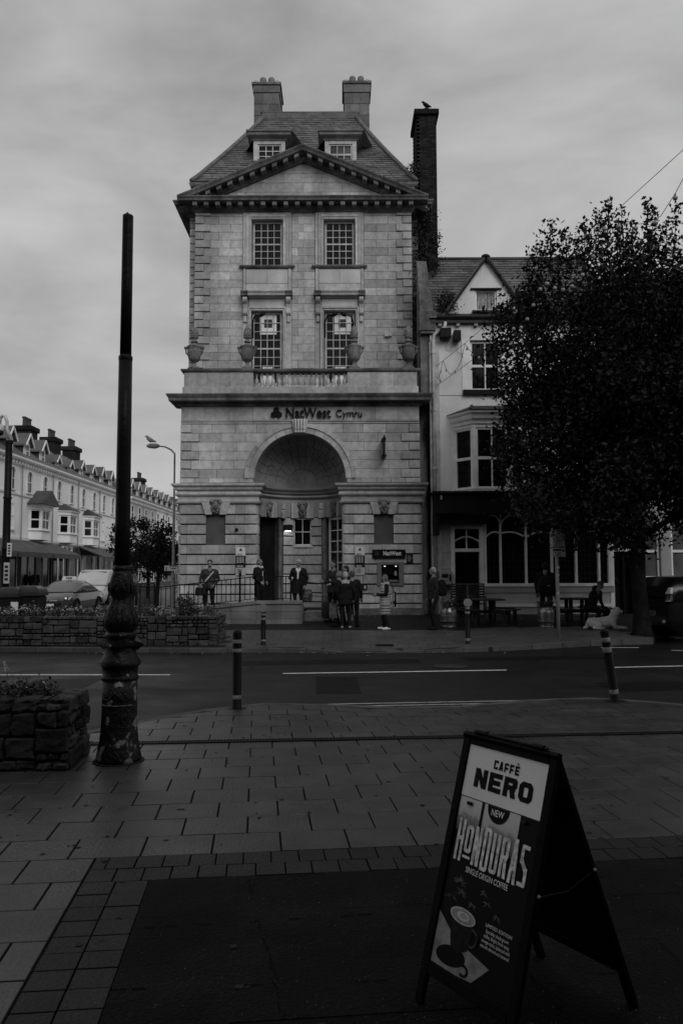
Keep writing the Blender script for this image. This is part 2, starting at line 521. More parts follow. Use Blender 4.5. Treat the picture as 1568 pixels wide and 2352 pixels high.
# ---- near footway
def footway(name, xs, ylo, yhi, zf, m, drop):
    b = MB()
    n = 14
    for i in range(len(xs) - 1):
        rows = []
        for x in (xs[i], xs[i + 1]):
            lo, hi = ylo(x), yhi(x)
            rows.append([(x, lo + (hi - lo) * j / n, zf(x, lo + (hi - lo) * j / n) - drop) for j in range(n + 1)])
        for j in range(n):
            b.add([rows[0][j], rows[1][j], rows[1][j + 1], rows[0][j + 1]], [(0, 1, 2, 3)])
        b.add([rows[0][n], rows[1][n], (*rows[1][n][:2], -.13), (*rows[0][n][:2], -.13)], [(0, 1, 2, 3)])
        b.add([rows[0][0], rows[1][0], (*rows[1][0][:2], -.13), (*rows[0][0][:2], -.13)], [(0, 1, 2, 3)])
    return struct(b.build(name, m, fixn=False))
xs = [-40, -25, -15, -9] + [-6 + .4 * i for i in range(33)] + [9, 14, 20, 30, 40]
near = footway('near_pavement', xs, lambda x: -6.5, lambda x: interp(KN, x) - .02, nzf, SLABGAP, .022)

GA = R(6.0)
E1, E2 = Vector((math.cos(GA), math.sin(GA), 0)), Vector((-math.sin(GA), math.cos(GA), 0))
C0 = Vector((-1.1, 4.68, 0))
def gp(s, t): return C0 + E1 * s + E2 * t
SLW, SLH, GAP = .435, .368, .012
slabs = []
def slab_piece(s0, s1, t0, t1, th=.03, z=0.):
    c = [gp(s0, t0), gp(s1, t0), gp(s1, t1), gp(s0, t1)]
    over = 0
    dz = z + rnd.uniform(-.0018, .0018)
    top = []
    for p in c:
        k = interp(KN, p.x) - .15
        y = p.y
        if y > k: y = k; over += 1
        top.append(Vector((p.x, y, nzf(p.x, y) + dz)))
    if over == 4: return None
    if (top[0] - top[3]).length < .02 and (top[1] - top[2]).length < .02: return None
    return [(p.x, p.y, p.z - th) for p in top] + [tuple(p) for p in top]
for k in range(-9, 20):
    t0 = .39 + k * SLH
    ph = .327 + (SLW / 2 if k % 2 else 0)
    for n in range(-22, 22):
        s0, s1 = ph + n * SLW, ph + (n + 1) * SLW
        if t0 < .38:                     # beside the tarmac the slabs stop at the paver border
            if s0 >= -.38: continue
            s1 = min(s1, -.375)
            if s1 - s0 < .06: continue
        c = gp((s0 + s1) / 2, t0 + SLH / 2)
        if c.y < 2.2 or abs(c.x) > .52 * c.y + 1.0: continue
        p = slab_piece(s0 + GAP / 2, s1 - GAP / 2, t0 + GAP * .38, t0 + SLH - GAP * .38)
        if p: slabs.append(p)
pieces(slabs, 'paving_slab', SLAB, near, keep=296, bevel=.0025)
# paver border: two rows along the top and the left of the tarmac
pav = []
def pav_piece(s0, s1, t0, t1): 
    p = slab_piece(s0 + .004, s1 - .004, t0 + .004, t1 - .004)
    if p: pav.append(p)
for r in range(2):
    s = -.37
    while s < 4.6:
        w = (.085 if r and s < -.36 else .165) * rnd.uniform(.94, 1.06)
        pav_piece(s, s + w, .195 * r, .195 * (r + 1)); s += w
    t = -.0
    while t > -2.6:
        h = .17 * rnd.uniform(.94, 1.06)
        pav_piece(-.37 + .185 * r, -.37 + .185 * (r + 1), t - h, t); t -= h
pieces(pav, 'paver', SLAB_DK, near, keep=140, bevel=.002)
# tarmac infill with worn seams and broken cracks
b = MB()
for i in range(12):
    for j in range(11):
        b.hexa(slab_piece(.5 * i, .5 * (i + 1), -.5 * (j + 1), -.5 * j, z=-.003 + rnd.uniform(-.0006, .0006)))
b.build('tarmac_panel', TARMAC, near, kind='stuff')
cr = MB(); rc = random.Random(4)
def crack(s0, t0, s1, t1, n, fill):
    for i in range(n):
        if rc.random() > fill: continue
        u0, u1 = i / n, (i + rc.uniform(.5, 1)) / n
        w = rc.uniform(.0025, .006)
        jx = rc.gauss(0, .006)
        A_, B_ = gp(s0 + (s1 - s0) * u0 + jx, t0 + (t1 - t0) * u0), gp(s0 + (s1 - s0) * u1 + jx + rc.gauss(0, .004), t0 + (t1 - t0) * u1)
        d = (B_ - A_).normalized(); nn_ = Vector((-d.y, d.x, 0)) * w
        cr.add([(p.x, p.y, .0005) for p in (A_ - nn_, A_ + nn_, B_ + nn_, B_ - nn_)], [(0, 1, 2, 3)])
crack(.56, -.05, .80, -2.2, 26, .6); crack(1.62, -.1, 1.95, -2.4, 26, .5)
crack(.05, -.62, 2.2, -.56, 24, .4); crack(.0, -1.2, 2.2, -1.3, 24, .35); crack(.3, -1.75, 2.0, -1.7, 16, .3); crack(1.0, -.28, 4, -.2, 20, .3)
cr.build('crack', mat('crack_dark', .002, .9, 0), near, kind='stuff', fixn=False)
# chewing-gum spots and grit on the slabs
gs = MB()
for i in range(170):
    x, y = rc.uniform(-3, 4), rc.uniform(3.2, 10.4)
    if y > interp(KN, x) - .3: continue
    r_ = rc.uniform(.008, .022); z = nzf(x, y) + .0022
    gs.add([(x + r_ * math.cos(k) * rc.uniform(.8, 1.2), y + r_ * math.sin(k) * rc.uniform(.8, 1.2), z) for k in (0, 1.05, 2.1, 3.15, 4.2, 5.25)], [(0, 1, 2, 3, 4, 5)])
gs.build('gum_spot', mat('gum', .02, .8, .2, 9, rand=.9), near, kind='stuff', fixn=False)
# drain channel
dr = thing('drain_channel', 'slotted black drain grating running across the paving slabs', 'drain', (0, 8.42, 0))
dA, dB = Vector((-5, 8.08, .004)), Vector((6, 8.92, .004))
dd = (dB - dA).normalized(); dn = Vector((-dd.y, dd.x, 0))
b = MB(); b.bar(dA + Vector((0, 0, -.002)), dB + Vector((0, 0, -.002)), .115, .008); b.build('channel', mat('drain_dark', .006, .8, 0), dr)
for sgn in (-1, 1):
    b = MB(); b.bar(dA + dn * .05 * sgn + Vector((0, 0, .004)), dB + dn * .05 * sgn + Vector((0, 0, .004)), .016, .006); b.build('rim', IRON, dr)
b = MB()
for i in range(330):
    p = dA + dd * (.02 + i * .0333)
    b.bar(p - dn * .042 + Vector((0, 0, .004)), p + dn * .042 + Vector((0, 0, .004)), .014, .005)
b.build('grating_bar', mat('grating_iron', .022, .5, .3, 9), dr, kind='stuff')

# pale grit scattered over slabs and tarmac
gr = MB()
for i in range(1500):
    y = 3.0 + 4.5 * rc.random() ** 1.6; x = rc.uniform(-.5, .5) * y * 1.05
    if y > interp(KN, x) - .3: continue
    r_ = rc.uniform(.0012, .0030); z = .003 + nzf(x, y)
    gr.add([(x - r_, y, z), (x, y - r_, z), (x + r_, y, z + r_), (x, y + r_, z)], [(0, 1, 2, 3)])
gr.build('grit', mat('pale_grit', .16, .7, .2, 9, rand=.9), near, kind='stuff', fixn=False)

# ---- kerbs
def kerb(pts, zf, side, parent, w=.125):
    # walk along the line in stones of about 0.9 m
    L = [Vector((x, y, 0)) for x, y in pts if -10 < x < 13]
    seg = [0]
    for a, c in zip(L, L[1:]): seg.append(seg[-1] + (c - a).length)
    def P(s):
        for i in range(len(L) - 1):
            if s <= seg[i + 1]: return L[i].lerp(L[i + 1], (s - seg[i]) / (seg[i + 1] - seg[i]))
        return L[-1]
    s = 0
    out = []
    while s < seg[-1] - .1:
        e = min(s + .9, seg[-1])
        a, c = P(s + .004), P(e - .004)
        n = Vector((-(c - a).y, (c - a).x, 0)).normalized() * w * side
        q = [a, c, c + n, a + n]
        out.append([(p.x, p.y, -.13) for p in q] + [(p.x, p.y, zf(p.x, p.y) + .004) for p in q])
        s = e
    pieces(out, 'kerb_stone', KERB, parent, keep=200, bevel=.008)
kerb(KN, nzf, -1, near)

# ---- far footway
far = footway('far_pavement', [-6.9 + .45 * i for i in range(33)] + [7.85, 8.1, 10, 14, 20, 30, 40], lambda x: interp(KF, x) + .02, lambda x: max(29.0, interp(KF, x) + 4), fzf, mat('far_footway_tarmac', .016, .55, .3, .6, bump=.5, bs=60, fine=.3), .0)
kerb([(x, y) for x, y in KF if x > -15], fzf, 1, far)
fs = []
for k in range(9):
    for n in range(-16, 30):
        x0 = n * .45 + (.225 if k % 2 else 0)
        x1 = x0 + .45
        def yy(x, k): return interp(KF, x) + .14 + k * .40
        c = []
        for x, kk in ((x0 + .005, k), (x1 - .005, k), (x1 - .005, k + 1), (x0 + .005, k + 1)):
            y = yy(x, kk) + (.005 if kk == k else -.005)
            c.append((x, y, fzf(x, y) + .012 + 0))
        if x0 < -3.1 and k < 3: continue
        if x0 < -6.3 or x1 > 7.8 or c[0][1] > 22.4: continue
        fs.append([(x, y, z - .02) for x, y, z in c] + c)
pieces(fs, 'paving_slab', mat('far_slab', .058, .42, .15, 1, rand=.22, fine=.25, spec=.5), far, keep=280)
# covers set in the far footway
for n, (px, py, w, h) in enumerate([(1047, 1449, .55, .45), (882, 1470.5, .42, .5), (508, 1461, .5, .5)]):
    p = gpt(px, py, .1); z = fzf(p.x, p.y) + .016
    bb = MB(); bb.box(p.x - w / 2, p.x + w / 2, p.y - h / 2, p.y + h / 2, z - .02, z)
    bb.build('access_cover', BLACK, far)
# side street pavement on the far side
g = MB(); g.box(-24.6, -18.6, 40, 130, -.18, .02)
struct(g.build('side_street_pavement', mat('street_pavement', .09, .7, .2, .6)))
# wind-blown leaf litter
b = MB()
for i in range(90):
    if i < 55:
        x, y = rnd.uniform(-2, 9), 26.4 - abs(rnd.gauss(0, 2.2)); z = fzf(x, y) + .02
        if y < interp(KF, x) + .2: continue
        s = rnd.uniform(.03, .06)
    else:
        x, y = rnd.uniform(-6, 8), rnd.uniform(17.6, 18.2); y = interp(KF, x) - abs(rnd.gauss(0, .25)) - .05; z = -.085; s = rnd.uniform(.03, .06)
    a = rnd.uniform(0, 6.28)
    pts = [(x + s * math.cos(a), y + s * math.sin(a), z), (x + .5 * s * math.cos(a + 1.6), y + .5 * s * math.sin(a + 1.6), z + .01), (x - s * math.cos(a), y - s * math.sin(a), z + .004), (x - .5 * s * math.cos(a + 1.6), y - .5 * s * math.sin(a + 1.6), z + .012)]
    b.add(pts, [(0, 1, 2, 3)])
o = b.build('fallen_leaves', mat('dry_leaf', .28, .7, .3, 20, rand=.5), kind='stuff', fixn=False)
tag(o, 'pale fallen leaves scattered on the far pavement and gutter', 'leaves')

# ================================================================== BANK
AX, YL, YU = -1.39, 26.7, 28.9
bank = thing('bank_building', 'tall pale limestone bank with pediment, arched entrance niche and slate roof', 'building', (AX, YL, .29))
f1 = Fr((AX, YL, 0), (1, 0, 0), (0, -1, 0))
f2 = Fr((AX, YU, 0), (1, 0, 0), (0, -1, 0))
def qblock(f, pb, o0, o1):               # slanted-end block: pb = (a0b,a1b,a1t,a0t,z0,z1)
    a0, a1, b1, b0, z0, z1 = pb
    return [f(a0, o1, z0), f(a1, o1, z0), f(a1, o0, z0), f(a0, o0, z0), f(b0, o1, z1), f(b1, o1, z1), f(b1, o0, z1), f(b0, o0, z1)]
def put_block(hx, m=STONE, bevel=.006, name='stone_block', parent=None):
    b = MB(); b.hexa(hx)
    return b.build(name, m, parent or bank, bevel=bevel)

core = MB()
for s in (-1, 1):
    a0, a1 = sorted((s * 1.75, s * 4.03))
    core.fbox(f1, a0, a1, -15, -.09, .1, 7.68)
core.fbox(f1, -1.75, 1.75, -15, -2.2, .1, 7.68)
core.fbox(f1, -1.75, 1.75, -2.2, -.09, 6.62, 7.68)
core.fbox(f2, -4.2, 4.2, -13, -.9, 7.5, 16.3)
for s in (-1, 1): core.fbox(f2, *sorted((s * 2.24, s * 4.2)), -.9, -.45, 7.5, 16.3)
for a0, a1 in ((-3.98, -2.24), (-.45, .45), (2.24, 3.98)): core.fbox(f2, a0, a1, -.45, -.09, 7.5, 15.2)
core.fbox(f2, -2.24, 2.24, -.9, -.5, 7.5, 15.2)
core.build('backing_wall', JOINT, bank, kind='stuff')

# --- lower storey: plinth and rusticated piers
def rblock(f, a0, a1, z0, z1, o0, o1, rl=0., rr=0., n=4):
    """block with a rounded left / right front corner"""
    poly = [(a0, o0)]
    if rl:
        for i in range(n + 1):
            t = math.pi / 2 * i / n
            poly.append((a0 + rl - rl * math.cos(t), o1 - rl + rl * math.sin(t)))
    else: poly.append((a0, o1))
    if rr:
        for i in range(n + 1):
            t = math.pi / 2 * i / n
            poly.append((a1 - rr + rr * math.sin(t), o1 - rr + rr * math.cos(t)))
    else: poly.append((a1, o1))
    poly.append((a1, o0))
    b = MB()
    ch = .012
    r = []
    for z, k in ((z0, ch), (z0 + ch, 0), (z1 - ch, 0), (z1, ch)):
        r.append([f(a, o - (k if o > o0 + .01 else 0), z) for a, o in poly])
    b.loft(r)
    return b
ZC = [.50, .669, .989, 1.309, 1.648, 1.982, 2.321, 2.656, 2.992, 3.333, 3.658, 4.02]
for s in (-1, 1):
    a0, a1 = sorted((s * 1.37, s * 4.16))
    rblock(f1, a0, a1, .05, .49, -.6, .035, .2, .2).build('plinth', STONE_DK, bank)
    for k in range(len(ZC) - 1):
        z0, z1 = ZC[k] + (.022 if k else 0), ZC[k + 1] - .022
        if k == 0: z1 = ZC[1] - .02
        if s < 0: J = [-4.11, -3.79, -3.16 if k % 2 else -3.3, -2.51 if k % 2 else -2.7, -2.18 if not k % 2 else -2.05, -1.86, -1.40]
        else: J = [1.40, 1.80, 2.1 if k % 2 else 2.3, 2.49 if k % 2 else 2.75, 3.13 if k % 2 else 3.3, 3.79, 4.11]
        niche = 7 <= k <= 9
        if niche:
            J = [-4.11, -3.79, -3.16, -2.51, -2.18, -1.86, -1.40] if s < 0 else [1.40, 1.80, 2.15, 2.48, 3.13, 3.79, 4.11]
        for i in range(len(J) - 1):
            if J[i + 1] - J[i] < .05: continue
            am = (J[i] + J[i + 1]) / 2
            if niche and 2.45 < abs(am) < 3.17: continue
            if k == 10 and 2.30 < abs(am) < 3.30: pass
            rl = .17 if (i == 0) else 0
            rr = .17 if (i == len(J) - 2) else 0
            rblock(f1, J[i] + .004, J[i + 1] - .004, z0, z1, -.5 if (i in (0, len(J) - 2)) else -.12, 0., rl, rr).build('stone_block', STONE, bank)
    # blind niche panels set back
    c = s * 2.82
    for (za, zb) in ((2.66, 2.98), (3.0, 3.32), (3.34, 3.655)):
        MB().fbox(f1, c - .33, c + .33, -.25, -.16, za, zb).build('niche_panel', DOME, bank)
    # splayed lintel with keystone mask
    for (p, q, r_, t_) in ((-.36, -.13, -.10, -.49), (.13, .36, .49, .10)):
        put_block(qblock(f1, (c + p, c + q, c + r_, c + t_, 3.655, 4.10), -.1, .075))
def mask_part(f, a, o, ztop, h, w, parent):
    b = MB()
    r2 = random.Random(int((a + 9) * 100))
    b.ball(f(a, o + .05, ztop - h * .40), w * .34, 10, (1, .9, 1.35))
    b.ball(f(a, o + .13, ztop - h * .42), w * .09, 6, (1, 1, 1.6))
    for sx in (-1, 1):
        b.ball(f(a + sx * w * .13, o + .10, ztop - h * .32), w * .09, 6)
        b.ball(f(a + sx * w * .38, o + .05, ztop - h * .18), w * .2, 8, (1, .8, 1.1))
        b.ball(f(a + sx * w * .30, o + .05, ztop - h * .55), w * .16, 8, (1, .8, 1.5))
        b.ball(f(a + sx * w * .18, o + .06, ztop - h * .74), w * .14, 8, (1, .8, 1.5))
        b.ball(f(a + sx * w * .15, o + .08, ztop - h * .12), w * .17, 8, (1.2, .8, .8))
    b.ball(f(a, o + .05, ztop - h * .88), w * .12, 8, (1, .8, 1.4))
    for i in range(14):
        b.ball(f(a + r2.uniform(-.38, .38) * w * (1 - .5 * (i / 14)), o + .06 + r2.uniform(0, .05), ztop - h * (.05 + .9 * i / 14)), w * r2.uniform(.06, .11), 6)
    b.fbox(f, a - w * .5, a + w * .5, o - .1, o + .02, ztop - h * .1, ztop)
    return b.build('mask_keystone', CARVE, parent, smooth=True)
for s in (-1, 1):
    mask_part(f1, s * 2.82, .06, 4.17, .52, .36, bank)

# --- entablature over the piers
ENT = [(-.5, 4.02), (.03, 4.02), (.07, 4.05), (.09, 4.10), (.02, 4.125), (.02, 4.25), (.05, 4.27), (.10, 4.31), (.115, 4.35), (.10, 4.40), (.05, 4.43), (.05, 4.47), (.12, 4.49), (.14, 4.53), (.14, 4.58), (.19, 4.60), (.22, 4.64), (.22, 4.70), (-.5, 4.73)]
for s in (-1, 1):
    a0, a1 = sorted((s * 1.40, s * 4.08))
    b = MB(); b.sweep(f1, ENT, a0, a1, .5)
    b.build('entablature', STONE, bank)
    # joints in the frieze: thin dark recesses are left to the block course above
    c0, c1 = sorted((s * 1.58, s * 4.05))
    n = 5
    for i in range(n):
        p, q = c0 + (c1 - c0) * i / n, c0 + (c1 - c0) * (i + 1) / n
        put_block(qblock(f1, (p + .004, q - .004, q - .004, p + .004, 4.735, 4.885), -.3, .03))

# --- ashlar wall with arch
ZS, RI, RO_ = 4.885, 1.54, 1.865
def arch_a(z):
    d = RO_ ** 2 - max(0, z - ZS) ** 2
    return math.sqrt(d) if d > 0 else 0.
zq = [4.888 + .3077 * i for i in range(7)]
for k in range(6):
    z0, z1 = zq[k] + .005, zq[k + 1] - .005
    for s in (-1, 1):
        ab, at_ = arch_a(z0) + .01, arch_a(z1) + .01
        if z1 > ZS + RO_: at_ = .3
        outer = 4.04
        ql = .62 if k % 2 == 0 else .36     # quoin
        q0, q1 = sorted((s * (outer - ql), s * (outer + .0)))
        rblock(f1, q0 + .004, q1 - .004, z0 + .012, z1 - .012, -.2, .045).build('quoin', STONE, bank)
        js = [outer - ql - .004]
        x = outer - ql - rnd.uniform(.55, .85)
        while x > max(ab, at_) + .35:
            js.append(x); x -= rnd.uniform(.6, .95)
        for i in range(len(js)):
            hi = js[i]
            if i + 1 < len(js): lb = lt = js[i + 1] + .009
            else: lb, lt = ab, at_
            if s > 0: pb = (lb, hi, hi, lt, z0, z1)
            else: pb = (-hi, -lb, -lt, -hi, z0, z1)
            put_block(qblock(f1, pb, -.1, 0.), bevel=.003, name='ashlar_block')
# voussoirs of the archivolt, two rings
nv = 15
for i in range(nv):
    t0, t1 = math.pi * i / nv + .002, math.pi * (i + 1) / nv - .002
    if abs((t0 + t1) / 2 - math.pi / 2) < .09: continue
    for r0, r1, o1 in ((RI, 1.74, .05), (1.74, RO_, .09)):
        b = MB(); rings = []
        n = 5
        for j in range(n + 1):
            t = t0 + (t1 - t0) * j / n
            rings.append([f1(math.cos(t) * r, o, ZS + math.sin(t) * r) for r, o in ((r0, -.45), (r1, -.1), (r1, o1), (r0, o1))])
        b.loft(rings); b.build('voussoir', STONE, bank)
# keystone with four scrolled ribs
kb = MB(); kb.hexa(qblock(f1, (-.20, .20, .28, -.28, 6.40, 6.86), -.3, .17))
key = kb.build('keystone', STONE, bank, bevel=.01)
for i in range(4):
    a = -.135 + .09 * i
    w = .036
    b = MB(); b.tube([f1(a * 1.15, .19, 6.86), f1(a * 1.1, .22, 6.76), f1(a, .22, 6.55), f1(a, .23, 6.44)], [w, w * 1.15, w, w * .9], 8); b.ball(f1(a, .235, 6.43), w * 1.25, 8)
    b.build('rib', STONE_LT, key, smooth=True)
# string course, frieze, main cornice
for a0, a1 in ((-4.03, -.29), (.29, 4.03)):
    b = MB(); b.sweep(f1, [(-.2, 6.745), (.02, 6.745), (.02, 6.80), (.045, 6.815), (.05, 6.85), (-.2, 6.86)], a0, a1, 0); b.build('string_course', STONE, bank)
js = [-4.03, -3.25, -2.4, -1.6, -.75, .1, .95, 1.8, 2.55, 3.3, 4.03]
for p, q in zip(js, js[1:]):
    put_block(qblock(f1, (p + .004, q - .004, q - .004, p + .004, 6.865, 7.325), -.1, .005), bevel=.003, name='frieze_block')
COR = [(-.5, 7.325), (.03, 7.325), (.06, 7.37), (.13, 7.41), (.14, 7.46), (.36, 7.475), (.37, 7.56), (.40, 7.60), (.44, 7.67), (.44, 7.70), (-.5, 7.80)]
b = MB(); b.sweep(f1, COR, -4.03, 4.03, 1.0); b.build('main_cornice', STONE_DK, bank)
b = MB(); b.sweep(f1, [(-.3, 7.18), (.03, 7.18), (.04, 7.25), (.03, 7.32), (-.3, 7.32)], -4.34, -4.03, 0)
# body set back beside the front (both sides)
sb = MB()
for s in (-1, 1):
    a0, a1 = sorted((s * 4.04, s * (4.42 if s > 0 else 4.09)))
    sb.fbox(f1, a0, a1, -14, -.9, .1, 7.5)
sb.build('side_wall', STONE, bank, kind='stuff')

# --- parapet with balustrade
fp = Fr((AX, YL + .05, 0), (1, 0, 0), (0, -1, 0))
for a0, a1, n in ((-3.96, -1.60, 3), (1.60, 3.98, 3)):
    for i in range(n):
        p, q = a0 + (a1 - a0) * i / n, a0 + (a1 - a0) * (i + 1) / n
        put_block(qblock(fp, (p + .003, q - .003, q - .003, p + .003, 8.03, 8.53), -.35, 0), bevel=.004, name='parapet_block')
b = MB(); b.fbox(fp, -4.0, 4.02, -.42, .035, 7.74, 8.028); b.build('parapet_base', STONE, bank, bevel=.01)
b = MB(); b.sweep(fp, [(-.42, 8.535), (.02, 8.535), (.05, 8.56), (.07, 8.60), (.07, 8.64), (-.42, 8.655)], -4.0, 4.02, .42); b.build('parapet_coping', STONE_DK, bank)
BAL = [(.045, 8.03), (.07, 8.035), (.07, 8.07), (.035, 8.09), (.05, 8.13), (.078, 8.20), (.07, 8.27), (.035, 8.36), (.03, 8.40), (.05, 8.42), (.035, 8.44), (.06, 8.46), (.07, 8.49), (.07, 8.53)]
for i in range(17):
    a = -1.5 + 3.0 * i / 16
    if abs(a) > 1.46 and False: continue
    b = MB(); b.lathe(BAL, fp(a, -.15, 0), 10)
    b.build('baluster', STONE_LT if i % 5 else STONE, bank, smooth=True)
for a in (-.78, .80):
    MB().fbox(fp, a - .03, a + .03, -.25, -.05, 8.03, 8.53).build('baluster_post', STONE_DK, bank)
# --- urns: things standing on the parapet
URN = [(.20, 0), (.20, .06), (.16, .09), (.12, .12), (.07, .17), (.06, .22), (.09, .27), (.16, .31), (.20, .38), (.225, .52), (.235, .66), (.225, .74), (.25, .77), (.25, .81), (.18, .84), (.12, .88), (.085, .92), (.12, .95), (.12, .99), (.08, 1.01), (.065, 1.06), (.11, 1.11), (.135, 1.20), (.13, 1.31), (.10, 1.42), (.05, 1.5), (.001, 1.52)]
urn_labels = ['carved stone urn on the parapet above the left quoin corner of the bank', 'carved stone urn on the parapet left of the balustrade', 'carved stone urn on the parapet right of the balustrade, pale patch on its bowl', 'carved stone urn on the parapet by the drainpipe corner of the bank']
for i, a in enumerate((-3.64, -1.82, 1.84, 3.70)):
    p = fp(a, -.12, 8.65)
    u = thing('stone_urn', urn_labels[i], 'urn', p, 'urns on the bank parapet')
    b = MB(); b.lathe(URN[:17], p, 20); b.build('bowl', STONE_DK if i else CARVE, u, smooth=True, autosm=50)
    b = MB(); b.lathe(URN[17:], p, 14)
    for k in range(5):
        for j in range(9):
            t = 2 * math.pi * (j + .5 * (k % 2)) / 9
            zz = 1.12 + .075 * k; r = .115 - .012 * max(0, k - 2) * 2
            b.ball(p + Vector((math.cos(t) * r, math.sin(t) * r, zz)), .03, 6)
    b.build('pinecone_finial', CARVE, u, smooth=True)
    MB().box(p.x - .19, p.x + .19, p.y - .19, p.y + .19, p.z - .01, p.z + .03).build('foot', STONE_DK, u)
    for s in (-1, 1):
        b = MB(); b.tube([p + Vector((s * .21, 0, .50)), p + Vector((s * .28, 0, .60)), p + Vector((s * .29, 0, .74)), p + Vector((s * .22, 0, .80))], [.025, .03, .03, .02], 6)
        b.box(p.x + s * .29 - .05, p.x + s * .29 + .05, p.y - .05, p.y + .05, p.z + .73, p.z + .80)
        b.build('handle', STONE_DK, u)

# --- apse
CC = Vector((AX, YL + .25, 0))
def pol(ph, r, z): return CC + Vector((r * math.cos(R(ph)), r * math.sin(R(ph)), z))
def arcblock(p0, p1, r0, r1, z0, z1, m, name, n=6, parent=None, ch=.01):
    b = MB(); rings = []
    for j in range(n + 1):
        ph = p0 + (p1 - p0) * j / n
        rings.append([pol(ph, r1, z0), pol(ph, r0 + ch, z0), pol(ph, r0, z0 + ch), pol(ph, r0, z1 - ch), pol(ph, r0 + ch, z1), pol(ph, r1, z1)])
    b.loft(rings)
    return b.build(name, m, parent or bank)
ZA = [.45, .669] + ZC[2:11]
for k in range(len(ZA) - 1):
    z0, z1 = ZA[k] + .022, ZA[k + 1] - .022
    seg = [62, 80 if k % 2 else 85, 102 if k % 2 else 97, 118]
    if z0 > 2.60: seg = [62, 77.4, 102.6, 118]
    for i in range(3):
        if z0 > 2.60 and i == 1: continue
        arcblock(seg[i] + .15, seg[i + 1] - .15, 1.42, 1.6, z0, z1, STONE, 'stone_block')
arcblock(60, 120, 1.47, 1.75, .4, 2.62, JOINT, 'apse_backing', 10)
for p0, p1 in ((61, 77.4), (102.6, 119)): arcblock(p0, p1, 1.47, 1.75, 2.6, 3.66, JOINT, 'apse_backing', 6)
for p0, p1 in ((118.4, 124), (56, 61.6), (172, 180), (0, 8)): arcblock(p0, p1, 1.47, 1.8, .4, 3.66, STONE_DK, 'door_jamb', 3)
arcblock(-2, 182, 2.05, 2.15, .1, 4.3, BLACK, 'interior', 20)
# left doorway: dark door standing open
arcblock(126, 171, 1.72, 1.78, .45, 3.64, BLACK, 'door', 8)
# window in the middle
wA = Fr((AX, CC.y + 1.44, 0), (1, 0, 0), (0, -1, 0))
w_ = sash(bank, wA, -.315, .315, 2.665, 3.64, -.03, 2, 2, .045, .03, WHITE_OLD, GLASS, meet=False, panes=True)
MB().fbox(wA, -.36, .36, -.05, .09, 2.60, 2.66).build('sill', WHITE_OLD, w_)
# right glazed door on the chord
pa, pb_ = pol(55, 1.52, 0), pol(7, 1.52, 0)
dv = (pb_ - pa); LN = dv.length; dv.normalize()
fd = Fr(pa, dv, Vector((dv.y, -dv.x, 0)) if Vector((dv.y, -dv.x, 0)).y < 0 else Vector((-dv.y, dv.x, 0)))
sash(bank, fd, .05, LN - .05, .47, 3.62, -.05, 2, 8, .07, .035, WHITE, GLASS, meet=False, name='door', panes=True)
# lintel ring with splayed voussoirs and masks
arcblock(0, 180, 1.40, 1.8, 3.66, 4.22, DOME, 'lintel_backing', 30)
for c in (148, 90, 32):
    for p, q, m_ in ((-17, -12.5, STONE), (-12, -6.5, STONE), (6.5, 12, STONE), (12.5, 17, STONE)):
        arcblock(c + p, c + q, 1.335, 1.5, 3.63, 4.17, m_, 'voussoir', 3)
    d = Vector((math.cos(R(c)), math.sin(R(c)), 0))
    fm = Fr(CC + d * 1.42, Vector((d.y, -d.x, 0)), -d)
    mask_part(fm, 0, .03, 4.20, .54, .36, bank)
for c in (119, 61):
    arcblock(c - 4, c + 4, 1.35, 1.5, 3.64, 3.92, STONE, 'voussoir', 3)
    arcblock(c - 3, c + 3, 1.36, 1.5, 3.95, 4.17, STONE, 'bracket', 3)
# curved entablature
AP = [(1.60, 4.20), (1.40, 4.20), (1.42, 4.26), (1.44, 4.30), (1.36, 4.34), (1.33, 4.38), (1.36, 4.43), (1.42, 4.45), (1.34, 4.50), (1.32, 4.56), (1.25, 4.60), (1.22, 4.64), (1.22, 4.70), (1.60, 4.72), (1.54, 4.72), (1.54, 4.90), (1.7, 4.9)]
b = MB(); b.lathe([(r, z) for r, z in AP], CC, 36, 0, math.pi); b.build('apse_cornice', DOME, bank, smooth=True, autosm=35)
# semi-dome in panels: rings about the back pole
def dome_pt(al, be, r=RI):               # al from the back pole, be round it
    return CC + Vector((r * math.sin(al) * math.cos(be), r * math.cos(al), ZS + r * math.sin(al) * math.sin(be)))
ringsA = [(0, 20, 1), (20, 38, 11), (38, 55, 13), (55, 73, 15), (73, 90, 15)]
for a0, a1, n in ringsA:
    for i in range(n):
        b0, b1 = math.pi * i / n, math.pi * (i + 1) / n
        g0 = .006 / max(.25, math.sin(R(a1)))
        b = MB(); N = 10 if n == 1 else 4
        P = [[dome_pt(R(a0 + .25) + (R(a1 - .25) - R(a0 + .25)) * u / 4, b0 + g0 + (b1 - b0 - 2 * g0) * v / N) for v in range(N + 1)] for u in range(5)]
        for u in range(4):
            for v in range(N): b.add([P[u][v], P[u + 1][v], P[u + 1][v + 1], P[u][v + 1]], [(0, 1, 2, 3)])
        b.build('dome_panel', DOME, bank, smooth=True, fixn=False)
b = MB()
P = [[dome_pt(R(90) * u / 12, math.pi * v / 24, RI + .03) for v in range(25)] for u in range(13)]
for u in range(12):
    for v in range(24): b.add([P[u][v], P[u + 1][v], P[u + 1][v + 1], P[u][v + 1]], [(0, 1, 2, 3)])
b.build('dome_backing', JOINT, bank, smooth=True, fixn=False)
